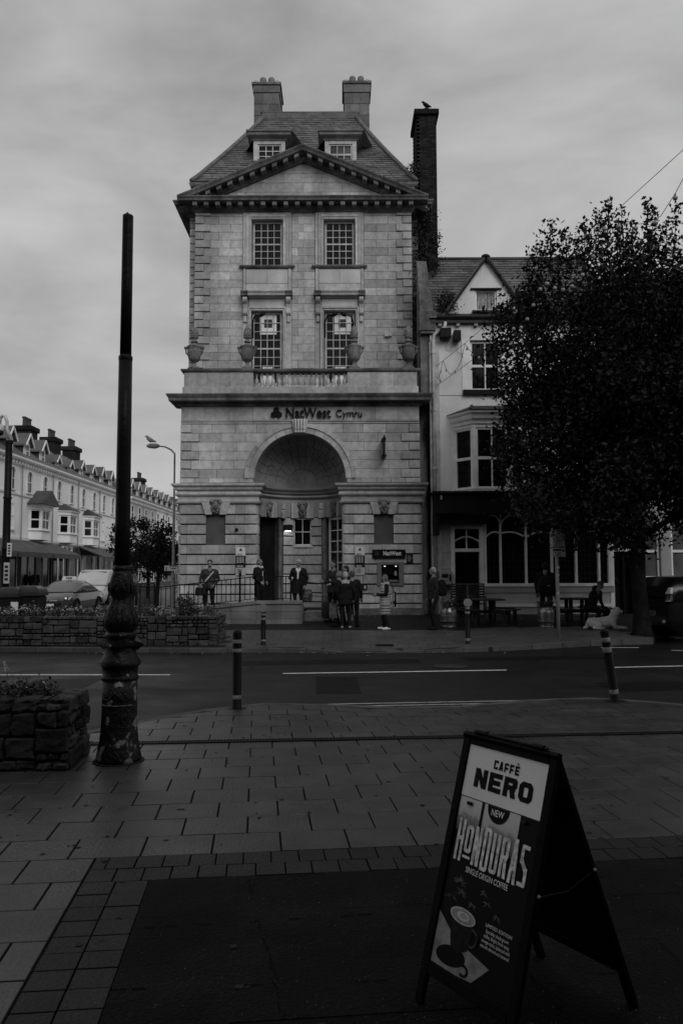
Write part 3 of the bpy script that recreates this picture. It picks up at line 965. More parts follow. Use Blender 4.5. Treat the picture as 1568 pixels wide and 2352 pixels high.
# sides of the recess between springing and front (flank strips)
for s in (-1, 1):
    a0, a1 = sorted((s * 1.545, s * 1.75))
    MB().fbox(f1, a0, a1, -.4, -.09, 4.72, 4.9).build('reveal', DOME, bank)
    MB().fbox(f1, *sorted((s * 1.42, s * 1.75)), -.35, -.1, .3, 4.05).build('reveal', STONE, bank)
# wall lamp by the door (lit)
lp = thing('wall_lamp', 'small lit downlight box beside the dark bank doorway', 'lamp', pol(113, 1.40, 3.25))
q = pol(112, 1.34, 3.28)
b = MB(); b.box(q.x - .15, q.x + .15, q.y - .10, q.y + .08, 3.18, 3.40); b.build('housing', BLACK, lp, bevel=.02)
MB().box(q.x - .10, q.x + .10, q.y - .08, q.y + .03, 3.165, 3.178).build('lens', mat('lamp_lens', .8, .5, 0, emit=6), lp)
q2 = pol(119, 1.30, 3.75)
MB().box(q2.x - .06, q2.x + .06, q2.y - .06, q2.y + .1, 3.62, 3.88).build('alarm_box', GREYMETAL, bank)

# --- upper storeys
ZU = [8.0 + .3045 * i for i in range(25)]
for k in range(24):
    z0, z1 = ZU[k] + .005, ZU[k + 1] - .005
    if z0 > 15.05: break
    z1 = min(z1, 15.12)
    for s in (-1, 1):
        ql = .56 if k % 2 else .32
        rblock(f2, *sorted((s * (4.03 - ql), s * 4.03)), z0 + .012, z1 - .012, -.15, .05).build('quoin', STONE, bank)
        rblock(f2, *sorted((s * 4.06, s * (4.30 if k % 2 else 4.30))), z0 + .012, z1 - .012, -.7, -.34, *((.02, 0) if s < 0 else (0, .02))).build('quoin', STONE_DK if s > 0 else STONE, bank)
        x0, x1 = 2.255, 4.03 - ql
        j = x0 + (x1 - x0) * (.38 if k % 2 else .62)
        for p, q in ((x0, j), (j, x1)):
            p, q = sorted((s * p, s * q))
            put_block(qblock(f2, (p + .005, q - .005, q - .005, p + .005, z0, z1), -.1, 0), bevel=.003, name='ashlar_block')
    j = .0 if k % 2 else (-.2)
    for p, q in ((-.435, j), (j, .435)):
        put_block(qblock(f2, (p + .005, q - .005, q - .005, p + .005, z0, z1), -.1, 0), bevel=.003, name='ashlar_block')
for wi, s in enumerate((-1, 1)):
    c = s * 1.345
    z = MB()
    wall_cells(z, f2, c - .905, c + .905, 8.0, 15.12, [(c - .585, c + .585, 8.6, 11.385), (c - .585, c + .585, 13.09, 14.855)], .3)
    z.build('window_bay', STONE, bank, fixn=False)
    # second floor architrave: three steps
    for w, o_, zt in ((.90, .05, 15.13), (.80, .09, 15.05), (.68, .07, 14.95)):
        wi2 = {.90: .80, .80: .68, .68: .59}[w]
        zi = {.90: 15.05, .80: 14.95, .68: 14.86}[w]
        for sg in (-1, 1):
            MB().fbox(f2, *sorted((c + sg * wi2, c + sg * w)), -.02, o_, 13.10, zt).build('architrave', STONE, bank, bevel=.006)
        MB().fbox(f2, c - wi2, c + wi2, -.02, o_ - .002, zi, zt).build('architrave', STONE, bank, bevel=.006)
    b = MB(); b.sweep(f2, [(-.28, 12.98), (.06, 12.98), (.10, 13.01), (.13, 13.05), (.13, 13.09), (-.28, 13.105)], c - .90, c + .90, .02); b.build('sill', STONE_DK, bank)
    sash(bank, f2, c - .55, c + .55, 13.11, 14.84, -.14, 4, 6, .07, .026, WHITE_OLD, GLASS, panes=True)
    # apron panel with side strips
    for i in range(2):
        put_block(qblock(f2, (c - .78 + .78 * i + .004, c + .78 * i - .004, c + .78 * i - .004, c - .78 + .78 * i + .004, 12.42, 12.945), -.02, .045), STONE_LT, .004, 'apron_block')
    put_block(qblock(f2, (c - .78, c + .78, c + .78, c - .78, 12.08, 12.41), -.02, .035), STONE, .004, 'apron_block')
    for sg in (-1, 1):
        MB().fbox(f2, *sorted((c + sg * .79, c + sg * .89)), -.02, .06, 12.08, 12.97).build('apron_pilaster', STONE, bank, bevel=.006)
    # hood on consoles
    b = MB(); b.sweep(f2, [(-.02, 11.84), (.10, 11.84), (.12, 11.88), (.26, 11.90), (.27, 11.97), (.31, 12.03), (.31, 12.06), (-.02, 12.09)], c - .68, c + .68, .0); b.build('hood', STONE, bank)
    for sg in (-1, 1):
        b = MB(); b.sweep(f2, [(-.02, 11.84), (.10, 11.84), (.12, 11.88), (.26, 11.90), (.27, 11.97), (.31, 12.03), (.31, 12.06), (-.02, 12.09)], *sorted((c + sg * .684, c + sg * .95)), .0); b.build('hood_end', STONE_DK, bank)
        cp = [(0, 11.84), (.24, 11.84), (.26, 11.76), (.22, 11.68), (.13, 11.60), (.10, 11.45), (.13, 11.36), (.14, 11.27), (.10, 11.21), (0, 11.19)]
        b = MB(); b.loft([[f2(c + sg * (.80 - .085), o, zz) for o, zz in cp], [f2(c + sg * (.80 + .085), o, zz) for o, zz in cp]])
        b.build('console', STONE, bank, bevel=.008)
        MB().fbox(f2, *sorted((c + sg * .74, c + sg * .86)), -.01, .07, 10.95, 11.18).build('console_drop', STONE, bank, bevel=.01)
        for o_, w0, w1 in ((.05, .59, .655), (.085, .655, .71)):
            MB().fbox(f2, *sorted((c + sg * w0, c + sg * w1)), -.02, o_, 8.4, 11.45 + (.03 if w0 > .6 else -.06)).build('architrave', STONE, bank, bevel=.006)
    MB().fbox(f2, c - .655, c + .655, -.02, .05, 11.39, 11.45).build('architrave', STONE, bank, bevel=.006)
    MB().fbox(f2, c - .70, c + .70, -.02, .08, 11.455, 11.53).build('architrave', STONE, bank, bevel=.006)
    MB().fbox(f2, c - .66, c + .66, -.02, .03, 11.54, 11.83).build('frieze_panel', STONE_LT, bank, bevel=.006)
    w_ = sash(bank, f2, c - .55, c + .55, 8.62, 11.37, -.14, 4, 8, .07, .026, WHITE_OLD, GLASS, panes=True)
    # papers taped inside the glass
    px_ = c - (.02 if s < 0 else -.06)
    pm = mat('paper', .82, .8, .08, 5)
    pt = MB(); pt.fbox(f2, px_ - .26, px_ + .36, -.185, -.182, 10.55, 11.28); pt.build('poster', pm, w_)
    pt = MB(); pt.fbox(f2, px_ - .10, px_ + .20, -.181, -.179, 10.80, 11.12); pt.build('poster_print', mat('print_dark', .06, .8, 0), w_)
    pt = MB(); pt.fbox(f2, c - .18, c + .20, -.185, -.182, 8.66, 9.32); pt.build('notice', pm, w_)
# top entablature of the body then the front
EN2 = [(-.3, 15.12), (.05, 15.12), (.05, 15.15), (.09, 15.17), (.09, 15.20), (.14, 15.23), (.14, 15.40), (.50, 15.40), (.52, 15.46), (.57, 15.52), (.57, 15.55), (-.3, 15.58)]
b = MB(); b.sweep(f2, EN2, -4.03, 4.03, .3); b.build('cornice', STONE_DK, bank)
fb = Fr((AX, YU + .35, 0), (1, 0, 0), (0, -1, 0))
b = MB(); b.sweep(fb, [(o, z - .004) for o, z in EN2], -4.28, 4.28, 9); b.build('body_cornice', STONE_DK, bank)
for i in range(20):
    a = -3.99 + 7.98 * i / 19
    MB().fbox(f2, a - .085, a + .085, .13, .44, 15.235, 15.395).build('modillion', CHIM, bank, bevel=.012)
for s in (-1, 1):
    for i in range(3):
        a = s * 4.28
        y = YU + .35 - .25 + .42 * i
        x0, x1 = sorted((AX + a + s * .13, AX + a + s * .44))
        MB().box(x0, x1, y - .08, y + .08, 15.23, 15.39).build('modillion', STONE_DK, bank, bevel=.012)
# pediment
SL = .424
zl = lambda a: 17.52 - SL * abs(a)
RK = [(-.3, -.44), (.05, -.44), (.09, -.38), (.14, -.34), (.14, -.20), (.50, -.20), (.53, -.12), (.58, -.05), (.58, 0), (-.3, .02)]
for s in (-1, 1):
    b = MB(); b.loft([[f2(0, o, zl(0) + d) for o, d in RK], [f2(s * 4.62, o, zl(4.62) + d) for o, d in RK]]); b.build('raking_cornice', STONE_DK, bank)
    for i in range(10):
        a = s * (.24 + .41 * i)
        h = [f2(a - .085, .44, zl(a - .085) - .36), f2(a + .085, .44, zl(a + .085) - .36), f2(a + .085, .13, zl(a + .085) - .36), f2(a - .085, .13, zl(a - .085) - .36),
             f2(a - .085, .44, zl(a - .085) - .205), f2(a + .085, .44, zl(a + .085) - .205), f2(a + .085, .13, zl(a + .085) - .205), f2(a - .085, .13, zl(a - .085) - .205)]
        b = MB(); b.hexa(h); b.build('modillion', CHIM, bank, bevel=.012)
b = MB(); b.prism([(-3.6, 15.57), (3.6, 15.57), (0, 17.09)], f2, -.3, -.06); b.build('tympanum', JOINT, bank)
zt = 15.59
for k in range(4):
    z0, z1 = zt + k * .36, zt + (k + 1) * .36 - .01
    z1 = min(z1, 17.03)
    hb, ht = (17.07 - z0) / SL, (17.07 - z1) / SL
    inner = [x for x in ([-2.2, -.75, .7, 2.1] if k % 2 == 0 else [-1.4, 0, 1.45]) if abs(x) < ht - .15]
    xsb = [-hb] + inner + [hb]; xst = [-ht] + inner + [ht]
    for i in range(len(xsb) - 1):
        put_block(qblock(f2, (xsb[i] + .004, xsb[i + 1] - .004, xst[i + 1] - .004, xst[i] + .004, z0, z1), -.1, -.02), STONE, .003, 'tympanum_block')
# attic blocking course behind the pediment
b = MB(); b.fbox(fb, -4.2, 4.2, -12, .05, 15.55, 16.30); b.build('blocking_course', STONE_DK, bank)
b = MB(); b.sweep(fb, [(-.3, 16.30), (.08, 16.30), (.12, 16.36), (.14, 16.44), (-.3, 16.46)], -4.2, 4.2, 9); b.build('gutter_moulding', STONE_DK, bank)
# roof
HB, HT, YE, YR, ZE, ZR = 4.24, 2.08, 29.15, 35.0, 16.47, 22.45
gt = lambda t: .93 * t + .07 * t * t if t > .12 else t * (.70 + 1.99 * t)
def rp(a, t, up=0.):
    h = HB + (HT - HB) * t
    d = Vector((0, -.7, .7)) * up
    return Vector((AX + a * h, YE + (YR - YE) * t, ZE + (ZR - ZE) * gt(t))) + d
roof = MB()
N = 12
for i in range(N):
    t0, t1 = i / N, (i + 1) / N
    roof.add([rp(-1, t0), rp(1, t0), rp(1, t1), rp(-1, t1)], [(0, 1, 2, 3)])
    for s in (-1, 1):
        A, B = rp(s, t0), rp(s, t1)
        roof.add([A, B, Vector((B.x, 37.5, B.z)), Vector((A.x, 43, A.z))], [(0, 1, 2, 3)])
roof.add([rp(-1, 1), rp(1, 1), Vector((AX + HT, 37.5, ZR)), Vector((AX - HT, 37.5, ZR))], [(0, 1, 2, 3)])
roof_o = roof.build('roof', SLATE_BASE, bank, fixn=False)
rows = 34
sl = []
for r_ in range(rows):
    t0, t1 = r_ / rows, min(1, (r_ + 1.25) / rows)
    h = HB + (HT - HB) * t0
    w = .29
    n = int(2 * h / w) + 1
    for i in range(-1, n + 1):
        x0 = -h + (i + (.5 if r_ % 2 else 0)) * w + rnd.uniform(-.01, .01)
        x1 = x0 + w - .012
        x0, x1 = max(-h, x0), min(h, x1)
        if x1 - x0 < .06: continue
        up = .028 + rnd.uniform(0, .012)
        hh = HB + (HT - HB) * t1
        cl = lambda x, q: max(-q, min(q, x))
        P0, P1 = rp(x0 / h, t0, up), rp(x1 / h, t0, up)
        P2, P3 = rp(cl(x1, hh) / hh, t1, .008), rp(cl(x0, hh) / hh, t1, .008)
        dn = Vector((0, .7, -.7)) * .014
        sl.append([P0 + dn, P1 + dn, P2 + dn, P3 + dn, P0, P1, P2, P3])
pieces(sl, 'slate', SLATE, roof_o, keep=300, key=lambda p: -sum(q[2] for q in p))
for s in (-1, 1):
    b = MB(); b.tube([rp(s, i / 10, .05) for i in range(11)], .09, 8); b.build('hip_roll', LEAD, roof_o, smooth=True)
b = MB(); b.box(AX - HT - .12, AX + HT + .12, YR - .12, YR + .15, ZR - .12, ZR + .18); b.build('ridge_upstand', LEAD, roof_o, bevel=.03)
b = MB(); b.tube([(AX - HT - .18, YR - .05, ZR + .20), (AX + HT + .18, YR - .05, ZR + .20)], .06, 8); b.build('ridge_roll', LEAD, roof_o, smooth=True)
# dormers
for di, c in enumerate((-1.48, 1.40)):
    fdm = Fr((AX + c, 31.0, 0), (1, 0, 0), (0, -1, 0))
    d = MB(); d.fbox(fdm, -.62, .62, -2.2, -.12, 17.6, 19.2); dm = d.build('dormer', SLATE_DK, bank)
    for sg in (-1, 1):
        MB().fbox(fdm, *sorted((sg * .47, sg * .64)), -.2, 0., 17.9, 19.1).build('casing', WHITE_OLD, dm, bevel=.01)
    MB().fbox(fdm, -.47, .47, -.2, -.003, 18.98, 19.1).build('casing', WHITE_OLD, dm)
    b = MB(); b.sweep(fdm, [(-2.4, 19.1), (.02, 19.1), (.05, 19.17), (.16, 19.24), (.20, 19.27), (.20, 19.36), (.25, 19.40), (.25, 19.46), (-2.4, 19.5)], -.66, .66, 2.2); b.build('dormer_cornice', mat('dormer_paint', .17, .7, .3, 4, streak=.4), dm)
    zz = 18.12 if di else 18.0
    sash(dm, fdm, -.47, .47, zz, 18.98, -.05, 3, 4 if not di else 2, .06, .035, WHITE_OLD, GLASS_LT if di else GLASS, meet=bool(di))
# stone chimneys
for ci, (c, zt_) in enumerate(((-2.12, 25.0), (2.18, 25.05))):
    fc = Fr((AX + c, 36.4, 0), (1, 0, 0), (0, -1, 0))
    ch = MB(); ch.fbox(fc, -.56, .56, -1.5, -.03, 18, zt_ - .1); cho = ch.build('chimney', JOINT, bank)
    zz = 20.6; k = 0
    while zz < zt_ - .75:
        j = .15 if k % 2 else -.2
        for p, q in ((-.6, j), (j, .6)):
            put_block(qblock(fc, (p + .004, q - .006, q - .006, p + .004, zz + .006, zz + .55), -1.53, 0.), CHIM, .006, 'stone_block', cho)
        zz += .56; k += 1
    put_block(qblock(fc, (-.64, .64, .64, -.64, zz, zt_ - .12), -1.57, .04), CHIM, .01, 'stone_block', cho)
    b = MB(); b.fbox(fc, -.70, .70, -1.65, .10, zt_ - .12, zt_ + .02); b.build('chimney_cap', STONE_DK, cho, bevel=.02)
    for p in (-.2, .2):
        b = MB(); b.lathe([(.15, 0), (.165, .05), (.16, .34), (.155, .42), (.12, .47), (.001, .49)], fc(p, -.4, zt_ + .02), 12); b.build('chimney_pot', CHIM, cho, smooth=True, autosm=40)
    for sg in (-1, 1):
        b = MB(); b.tube([fc(sg * .66, 0, zt_ + .02), fc(sg * .5, 0, zt_ + .14), fc(sg * .36, 0, zt_ + .04)], .008, 5); b.build('wire', IRON, cho)
# rain hopper and downpipe
b = MB(); b.fbox(f1, 4.28, 4.58, -.75, -.55, 6.45, 6.9); b.fbox(f1, 4.33, 4.53, -.72, -.58, 6.2, 6.45); b.build('hopper', IRON, bank)
b = MB(); b.tube([f1(4.43, -.65, 6.3), f1(4.43, -.65, .3)], .065, 8); b.build('downpipe', IRON, bank)
for zz in (5.9, 4.4, 2.9, 1.6):
    MB().fbox(f1, 4.33, 4.53, -.74, -.56, zz - .12, zz + .12).build('pipe_collar', IRON, bank)
# edge-on projecting bracket sign
ps = thing('projecting_sign', 'thin black bracket sign seen edge-on on the bank wall right of the arch', 'sign', f1(2.80, .0, 5.4))
b = MB(); b.fbox(f1, 2.785, 2.835, .02, .75, 5.50, 6.22); b.build('sign_panel', BLACK, ps, bevel=.01)
for zz in (5.58, 6.14): MB().fbox(f1, 2.74, 2.88, -.02, .5, zz - .03, zz + .03).build('bracket', IRON, ps)
# round wall bell, camera box
b = MB(); b.ball(f1(-2.12, .05, 3.15), .06, 10); b.build('alarm_bell', BLACK, bank, smooth=True)
b = MB(); b.fbox(f2, 3.0, 3.16, 0, .12, 10.38, 10.54); b.fbox(f2, 3.18, 3.26, 0, .1, 10.40, 10.5); b.build('flood_sensor', WHITE_OLD, bank)

# --- swan-neck floodlights hung over the first-floor windows
for a, sg, lab in ((-1.86, 1, 'black swan-neck floodlight at the first-floor window left of centre'), (.80, 1, 'black swan-neck floodlight at the centre side of the right first-floor window'), (1.84, -1, 'black swan-neck floodlight at the outer side of the right first-floor window')):
    t = thing('window_floodlight', lab, 'floodlight', f2(a, 0, 10.9), 'floodlights at the bank windows')
    b = MB(); b.tube([f2(a, .02, 10.35), f2(a, .10, 10.9), f2(a + sg * .06, .22, 11.08), f2(a + sg * .22, .26, 11.14), f2(a + sg * .30, .26, 11.14)], .028, 6); b.build('arm', IRON, t, smooth=True)
    b = MB(); b.tube([f2(a + sg * .26, .26, 11.10), f2(a + sg * .36, .26, 11.16), f2(a + sg * .44, .26, 11.24)], [.05, .075, .06], 8); b.build('lamp_head', IRON, t, smooth=True)

# --- lettering over the arch
sg_ = thing('bank_sign', 'black metal bank name lettering and logo on the frieze above the arch', 'sign', f1(.1, .02, 7.1))
BL = mat('sign_black', .008, .55, .2, 6)
def letters(txt, size, a_mid_or_left, z, f, o, m, parent, width, bold=0., ext=.02, part='letter'):
    me = text_mesh(txt, size, bold=bold)
    xs_ = [v.co.x for v in me.vertices]; sx = width / (max(xs_) - min(xs_))
    # lay out glyphs one by one with prefix widths
    a = a_mid_or_left
    def wid(t):
        if not t: return 0.
        m_ = text_mesh(t, size, bold=bold, align='LEFT')
        return max((v.co.x for v in m_.vertices), default=0.) if m_.vertices else 0.
    base = 0.
    for i, chh in enumerate(txt):
        if chh == ' ': continue
        w1 = wid(txt[:i + 1]); m1 = text_mesh(chh, size, bold=bold, align='LEFT', ext=ext)
        cw = max(v.co.x for v in m1.vertices)
        M4 = wall_M(f, a + (w1 - cw) * sx, o, z, parent)
        m1.transform(M4 @ Matrix.Diagonal((sx, 1, 1, 1)))
        m1.materials.clear(); m1.materials.append(m)
        ob = bpy.data.objects.new(part, m1); COL.objects.link(ob); ob.parent = parent
letters('NatWest', .50, -.50, 7.09, f1, .07, BL, sg_, 1.52, bold=.004)
letters('Cymru', .36, 1.20, 7.07, f1, .06, BL, sg_, .88, bold=.0)
def nat_logo(f, a, o, z, s, m, parent, d=.03):
    # three folded arrow shapes round a small gap
    for k in range(3):
        t = R(90 + 120 * k)
        cx, cz = a + math.cos(t) * .27 * s, z + math.sin(t) * .27 * s
        poly = []
        for j in range(6):
            u = R(60 * j) + t
            poly.append((cx + math.cos(u) * .265 * s, cz + math.sin(u) * .265 * s))
        b = MB(); b.prism(poly, f, o, o + d); b.build('logo_arrow', m, parent, bevel=.006 * s)
nat_logo(f1, -.80, .03, 7.10, .40, BL, sg_, .05)

# --- opening-hours panels, cash machine and its sign
PRINT = mat('panel_white', .62, .6, .05, 5)
DKP = mat('panel_dark', .022, .5, .1, 5)
GRYP = mat('panel_grey', .42, .6, .08, 5)
def hours_panel(a, label):
    t = thing('opening_hours_panel', label, 'notice', f1(a, .03, 1.65), 'opening hours panels')
    for n_, m_, z0, z1 in (('header', PRINT, 2.28, 2.55), ('hours_board', DKP, 1.88, 2.275), ('service_list', GRYP, 1.62, 1.875)):
        MB().fbox(f1, a - .16, a + .16, .005, .04, z0, z1).build(n_, m_, t)
    nat_logo(f1, a, .041, 2.47, .10, DKP, t, .004)
    def lines(n, z0, dz, w, m_):
        b = MB()
        for i in range(n):
            b.fbox(f1, a - .12, a - .12 + w * rnd.uniform(.7, 1), .041, .044, z0 - i * dz, z0 - i * dz + .013)
        b.build('printed_lines', m_, t, kind='stuff')
    lines(2, 2.33, .03, .2, DKP)
    b = MB()
    for i in range(6):
        for j in range(3): b.fbox(f1, a - .125 + .085 * j, a - .065 + .085 * j, .041, .044, 2.22 - i * .035, 2.235 - i * .035)
    b.build('printed_lines', PRINT, t, kind='stuff')
    lines(2, 1.93, .03, .22, PRINT); lines(5, 1.82, .035, .2, DKP)
hours_panel(-1.98, 'tall bank opening hours panel on the stone pier beside the dark doorway')
hours_panel(2.00, 'tall bank opening hours panel on the stone pier beside the cash machine')
atm = thing('cash_machine', 'grey cash machine set into the rusticated bank wall under a black sign', 'cash machine', f1(3.02, .0, 1.2))
fa = f1
STEEL = mat('atm_grey', .16, .45, .15, 6)
for a0, a1, z0, z1 in ((2.57, 2.72, 1.26, 2.06), (3.30, 3.46, 1.26, 2.06), (2.72, 3.30, 1.96, 2.06), (2.72, 3.30, 1.26, 1.36)):
    MB().fbox(fa, a0, a1, -.1, .06, z0, z1).build('surround', STEEL, atm, bevel=.01)
MB().fbox(fa, 2.72, 3.30, -.1, .0, 1.36, 1.96).build('fascia', DKP, atm)
MB().fbox(fa, 2.77, 3.10, .0, .012, 1.62, 1.86).build('screen', mat('atm_screen', .01, .15, 0), atm)
MB().fbox(fa, 2.76, 3.26, .0, .09, 1.38, 1.46).build('keypad_shelf', STEEL, atm, bevel=.01)
for a in (2.80, 3.17): MB().fbox(fa, a, a + .06, .012, .02, 1.90, 1.92).build('task_light', mat('atm_light', .8, .5, 0, emit=1.6), atm)
b = MB()
for i in range(4):
    for j in range(3): b.fbox(fa, 2.82 + .03 * i + .1, 2.84 + .03 * i + .1, .09, .1, 1.39 + .022 * j, 1.405 + .022 * j)
b.build('keys', GREYMETAL, atm, kind='stuff')
MB().fbox(fa, 3.15, 3.22, .0, .03, 1.60, 1.75).build('card_slot', GREYMETAL, atm)
hs = thing('cash_machine_sign', 'black illuminated-style sign with white bank name above the cash machine', 'sign', f1(2.98, .05, 2.1))
MB().fbox(fa, 2.42, 3.52, -.02, .09, 2.18, 2.47).build('sign_box', mat('sign_face', .010, .35, .1, 4), hs, bevel=.01)
letters('NatWest', .20, 2.77, 2.335, fa, .095, mat('sign_white', .75, .5, 0), hs, .60, bold=.004, ext=.003)
nat_logo(fa, 2.57, .09, 2.33, .17, mat('sign_dim', .03, .5, 0), hs, .006)
nb = thing('wall_notice', 'small black printed notice right of the cash machine sign', 'notice', f1(3.65, 0, 2.0))
MB().fbox(fa, 3.55, 3.77, -.01, .03, 2.0, 2.30).build('notice_board', DKP, nb)
b = MB()
for i in range(6): b.fbox(fa, 3.58, 3.58 + rnd.uniform(.1, .16), .031, .033, 2.25 - .035 * i, 2.26 - .035 * i)
b.build('printed_lines', GRYP, nb, kind='stuff')
ls = thing('small_wall_box', 'small box with a pale screen low on the wall left of the cash machine', 'box', f1(2.12, 0, 1.2))
MB().fbox(fa, 2.03, 2.24, 0, .06, 1.14, 1.30).build('casing', DKP, ls); MB().fbox(fa, 2.13, 2.20, .06, .065, 1.17, 1.27).build('label', GRYP, ls)

# --- access ramp, steps, railings
RAMP = mat('ramp_stone', .18, .85, .3, 1.2, rand=.2, bump=.3, bs=24, streak=.45, fine=.12)
ramp = thing('entrance_ramp', 'low stone ramp wall and landing climbing to the bank entrance', 'ramp', (-2.6, 24.4, .2))
YW = 23.9
pL, pM, pR = at(300, 1412, YW), at(585, 1380, YW), at(694, 1378, YW)
zM = pM.z; zLft = pL.z
xl, xm, xr = -6.3, pM.x, pR.x
ztop = lambda x: (zLft + (zM - zLft) * max(0, min(1, (x - pL.x) / (xm - pL.x))))
b = MB(); b.box(xl, xr - .02, YW + .03, 26.6, -.05, .43); b.build('landing', STONE_DK, ramp)
x = xl
k = 0
while x < xr - .05:
    x1 = min(x + .75, xr)
    zz0 = .05
    row = 0
    zt0, zt1 = ztop(x) - .1, ztop(x1) - .1
    hs_ = [.05, .34, .56, .9]
    for r_ in range(3):
        za, zb = hs_[r_], hs_[r_ + 1]
        sh = .3 if r_ % 2 else 0
        a0, a1 = x + .003, x1 - .003
        t0, t1 = min(zb - .006, zt0), min(zb - .006, zt1)
        if t0 - za < .03 and t1 - za < .03: continue
        t0, t1 = max(t0, za + .01), max(t1, za + .01)
        b = MB(); b.hexa([(a0, YW, za), (a1, YW, za), (a1, YW + .3, za), (a0, YW + .3, za), (a0, YW, t0), (a1, YW, t1), (a1, YW + .3, t1), (a0, YW + .3, t0)])
        b.build('stone_block', RAMP, ramp, bevel=.004)
    b = MB(); b.hexa([(a0, YW - .04, zt0), (a1, YW - .04, zt1), (a1, YW + .34, zt1), (a0, YW + .34, zt0), (a0, YW - .04, zt0 + .1), (a1, YW - .04, zt1 + .1), (a1, YW + .34, zt1 + .1), (a0, YW + .34, zt0 + .1)])
    b.build('coping_stone', RAMP, ramp, bevel=.008)
    x = x1
b = MB(); b.box(xr - .32, xr, YW + .31, 24.9, .05, zM - .1); b.build('end_pier', RAMP, ramp, bevel=.006)
for i in range(3):                       # steps beside the ramp end
    MB().box(xr + .01, .35, 24.75 + .34 * i, 26.6, fz(24.8) - .05 if not i else .12 + .13 * i - .01, .30 + .065 * i + .02 * i).build('step', STONE_DK, ramp, bevel=.008)
def railing(name, label, pts, h, gap=.13, post_every=99, base=0.06, grp=None):
    t = thing(name, label, 'railing', pts[0], grp)
    for p, q in zip(pts, pts[1:]):
        p, q = Vector(p), Vector(q)
        b = MB(); b.bar(p + Vector((0, 0, h)), q + Vector((0, 0, h)), .045, .03); b.build('top_rail', IRON, t)
        b = MB(); b.bar(p + Vector((0, 0, base)), q + Vector((0, 0, base)), .04, .02); b.build('bottom_rail', IRON, t)
        n = max(1, int((q - p).length / gap))
        for i in range(n + 1):
            c = p.lerp(q, i / n)
            w = .045 if i in (0, n) else .02
            MB().bar(c + Vector((0, 0, -.02 if w > .03 else base)), c + Vector((0, 0, h)), w).build('post' if w > .03 else 'baluster', IRON, t)
    return t
yr = YW + .12
zr = lambda x: ztop(x)
railing('ramp_railing', 'black iron railing along the sloping ramp wall outside the bank', [(-5.55, yr, zr(-5.55)), (-3.05, yr, zr(-3.05)), (xm, yr, zr(xm)), (xr - .35, yr, zr(xm))], .72, .135)
b = MB(); c = Vector((-3.05, yr, zr(-3.05) + .72)); b.lathe([(.02, 0), (.03, .02), (.02, .05), (.045, .09), (.04, .15), (.015, .18), (.03, .2), (.001, .24)], c, 8); 
o = b.build('post_finial', IRON, [ob for ob in bpy.data.objects if ob.name == 'ramp_railing'][0], smooth=True)
railing('step_railing', 'black iron handrail with two rails beside the bank entrance steps', [(xr - .05, 24.85, .47), (.35, 25.3, .32)], .95, 2.0, base=.55)
railing('corner_railing', 'black iron railing turning the corner at the foot of the ramp', [(-5.6, 23.95, .40), (-6.75, 24.05, .36), (-6.75, 29.5, .2)], 1.0, .14)

# ================================================================== PUB beside the bank
YP = 27.0
fP = FRONT(YP)
def pu(px, py, Y=YP):
    p = at(px, py, Y); return p.x, p.z
pub = thing('corner_pub', 'white roughcast pub with gabled dormer, canted bay and arched shopfront', 'building', (6.0, YP, .29))
xL = 3.05
xR = pu(1410, 1300)[0]
z_eave = pu(1050, 734)[1]
z_gut = z_eave
# main wall with openings
wl0, wz1 = pu(1078, 781); wl1, wz0 = pu(1152, 897)
bx0, bz1 = pu(1040, 975); bx1, bz0 = pu(1205, 1129)
sh_z = pu(1100, 1132)[1]
w = MB()
wall_cells(w, fP, xL, xR, sh_z, z_eave - .02, [(wl0, wl1, wz0, wz1), (bx0 + .12, bx1 - .12, bz0, bz1 - .05)], .22)
w.build('wall', RENDER, pub, fixn=False)
w = MB(); w.fbox(fP, xL, xR, -9, -1.2, .1, z_eave); w.build('back_wall', BLACK, pub)
w = MB(); w.fbox(fP, xL, xL + .02, -9, -.0, .1, z_eave); w.build('party_wall', RENDER, pub)
# first-floor sash (two over two) with curtain
win = sash(pub, fP, wl0 + .02, wl1 - .02, wz0 + .02, wz1 - .02, -.12, 2, 2, .07, .04, WHITE, GLASS, panes=True)
MB().fbox(fP, wl0 - .26, wl1 + .1, -.05, .12, wz0 - .16, wz0 + .01).build('sill', BLACK, win)
MB().fbox(fP, wl0 - .28, wl0 - .0, -.05, .025, wz0, wz1 + .03).build('surround', WHITE, win)
MB().fbox(fP, wl1, wl1 + .2, -.05, .025, wz0, wz1 + .03).build('surround', WHITE, win)
cb = MB()
for i in range(5): cb.fbox(fP, wl0 + .06 + .05 * i, wl0 + .1 + .05 * i, -.3 - .02 * (i % 2), -.29, wz0 + .1, wz0 + 1.2 - .2 * i)
cb.build('curtain', mat('net_curtain', .2, .8, .1, 3), win)
# string line on the wall
MB().fbox(fP, xL + .02, wl0 - .26, 0, .012, wz0 - .17, wz0 - .155).build('string_line', GREYPAINT, pub)
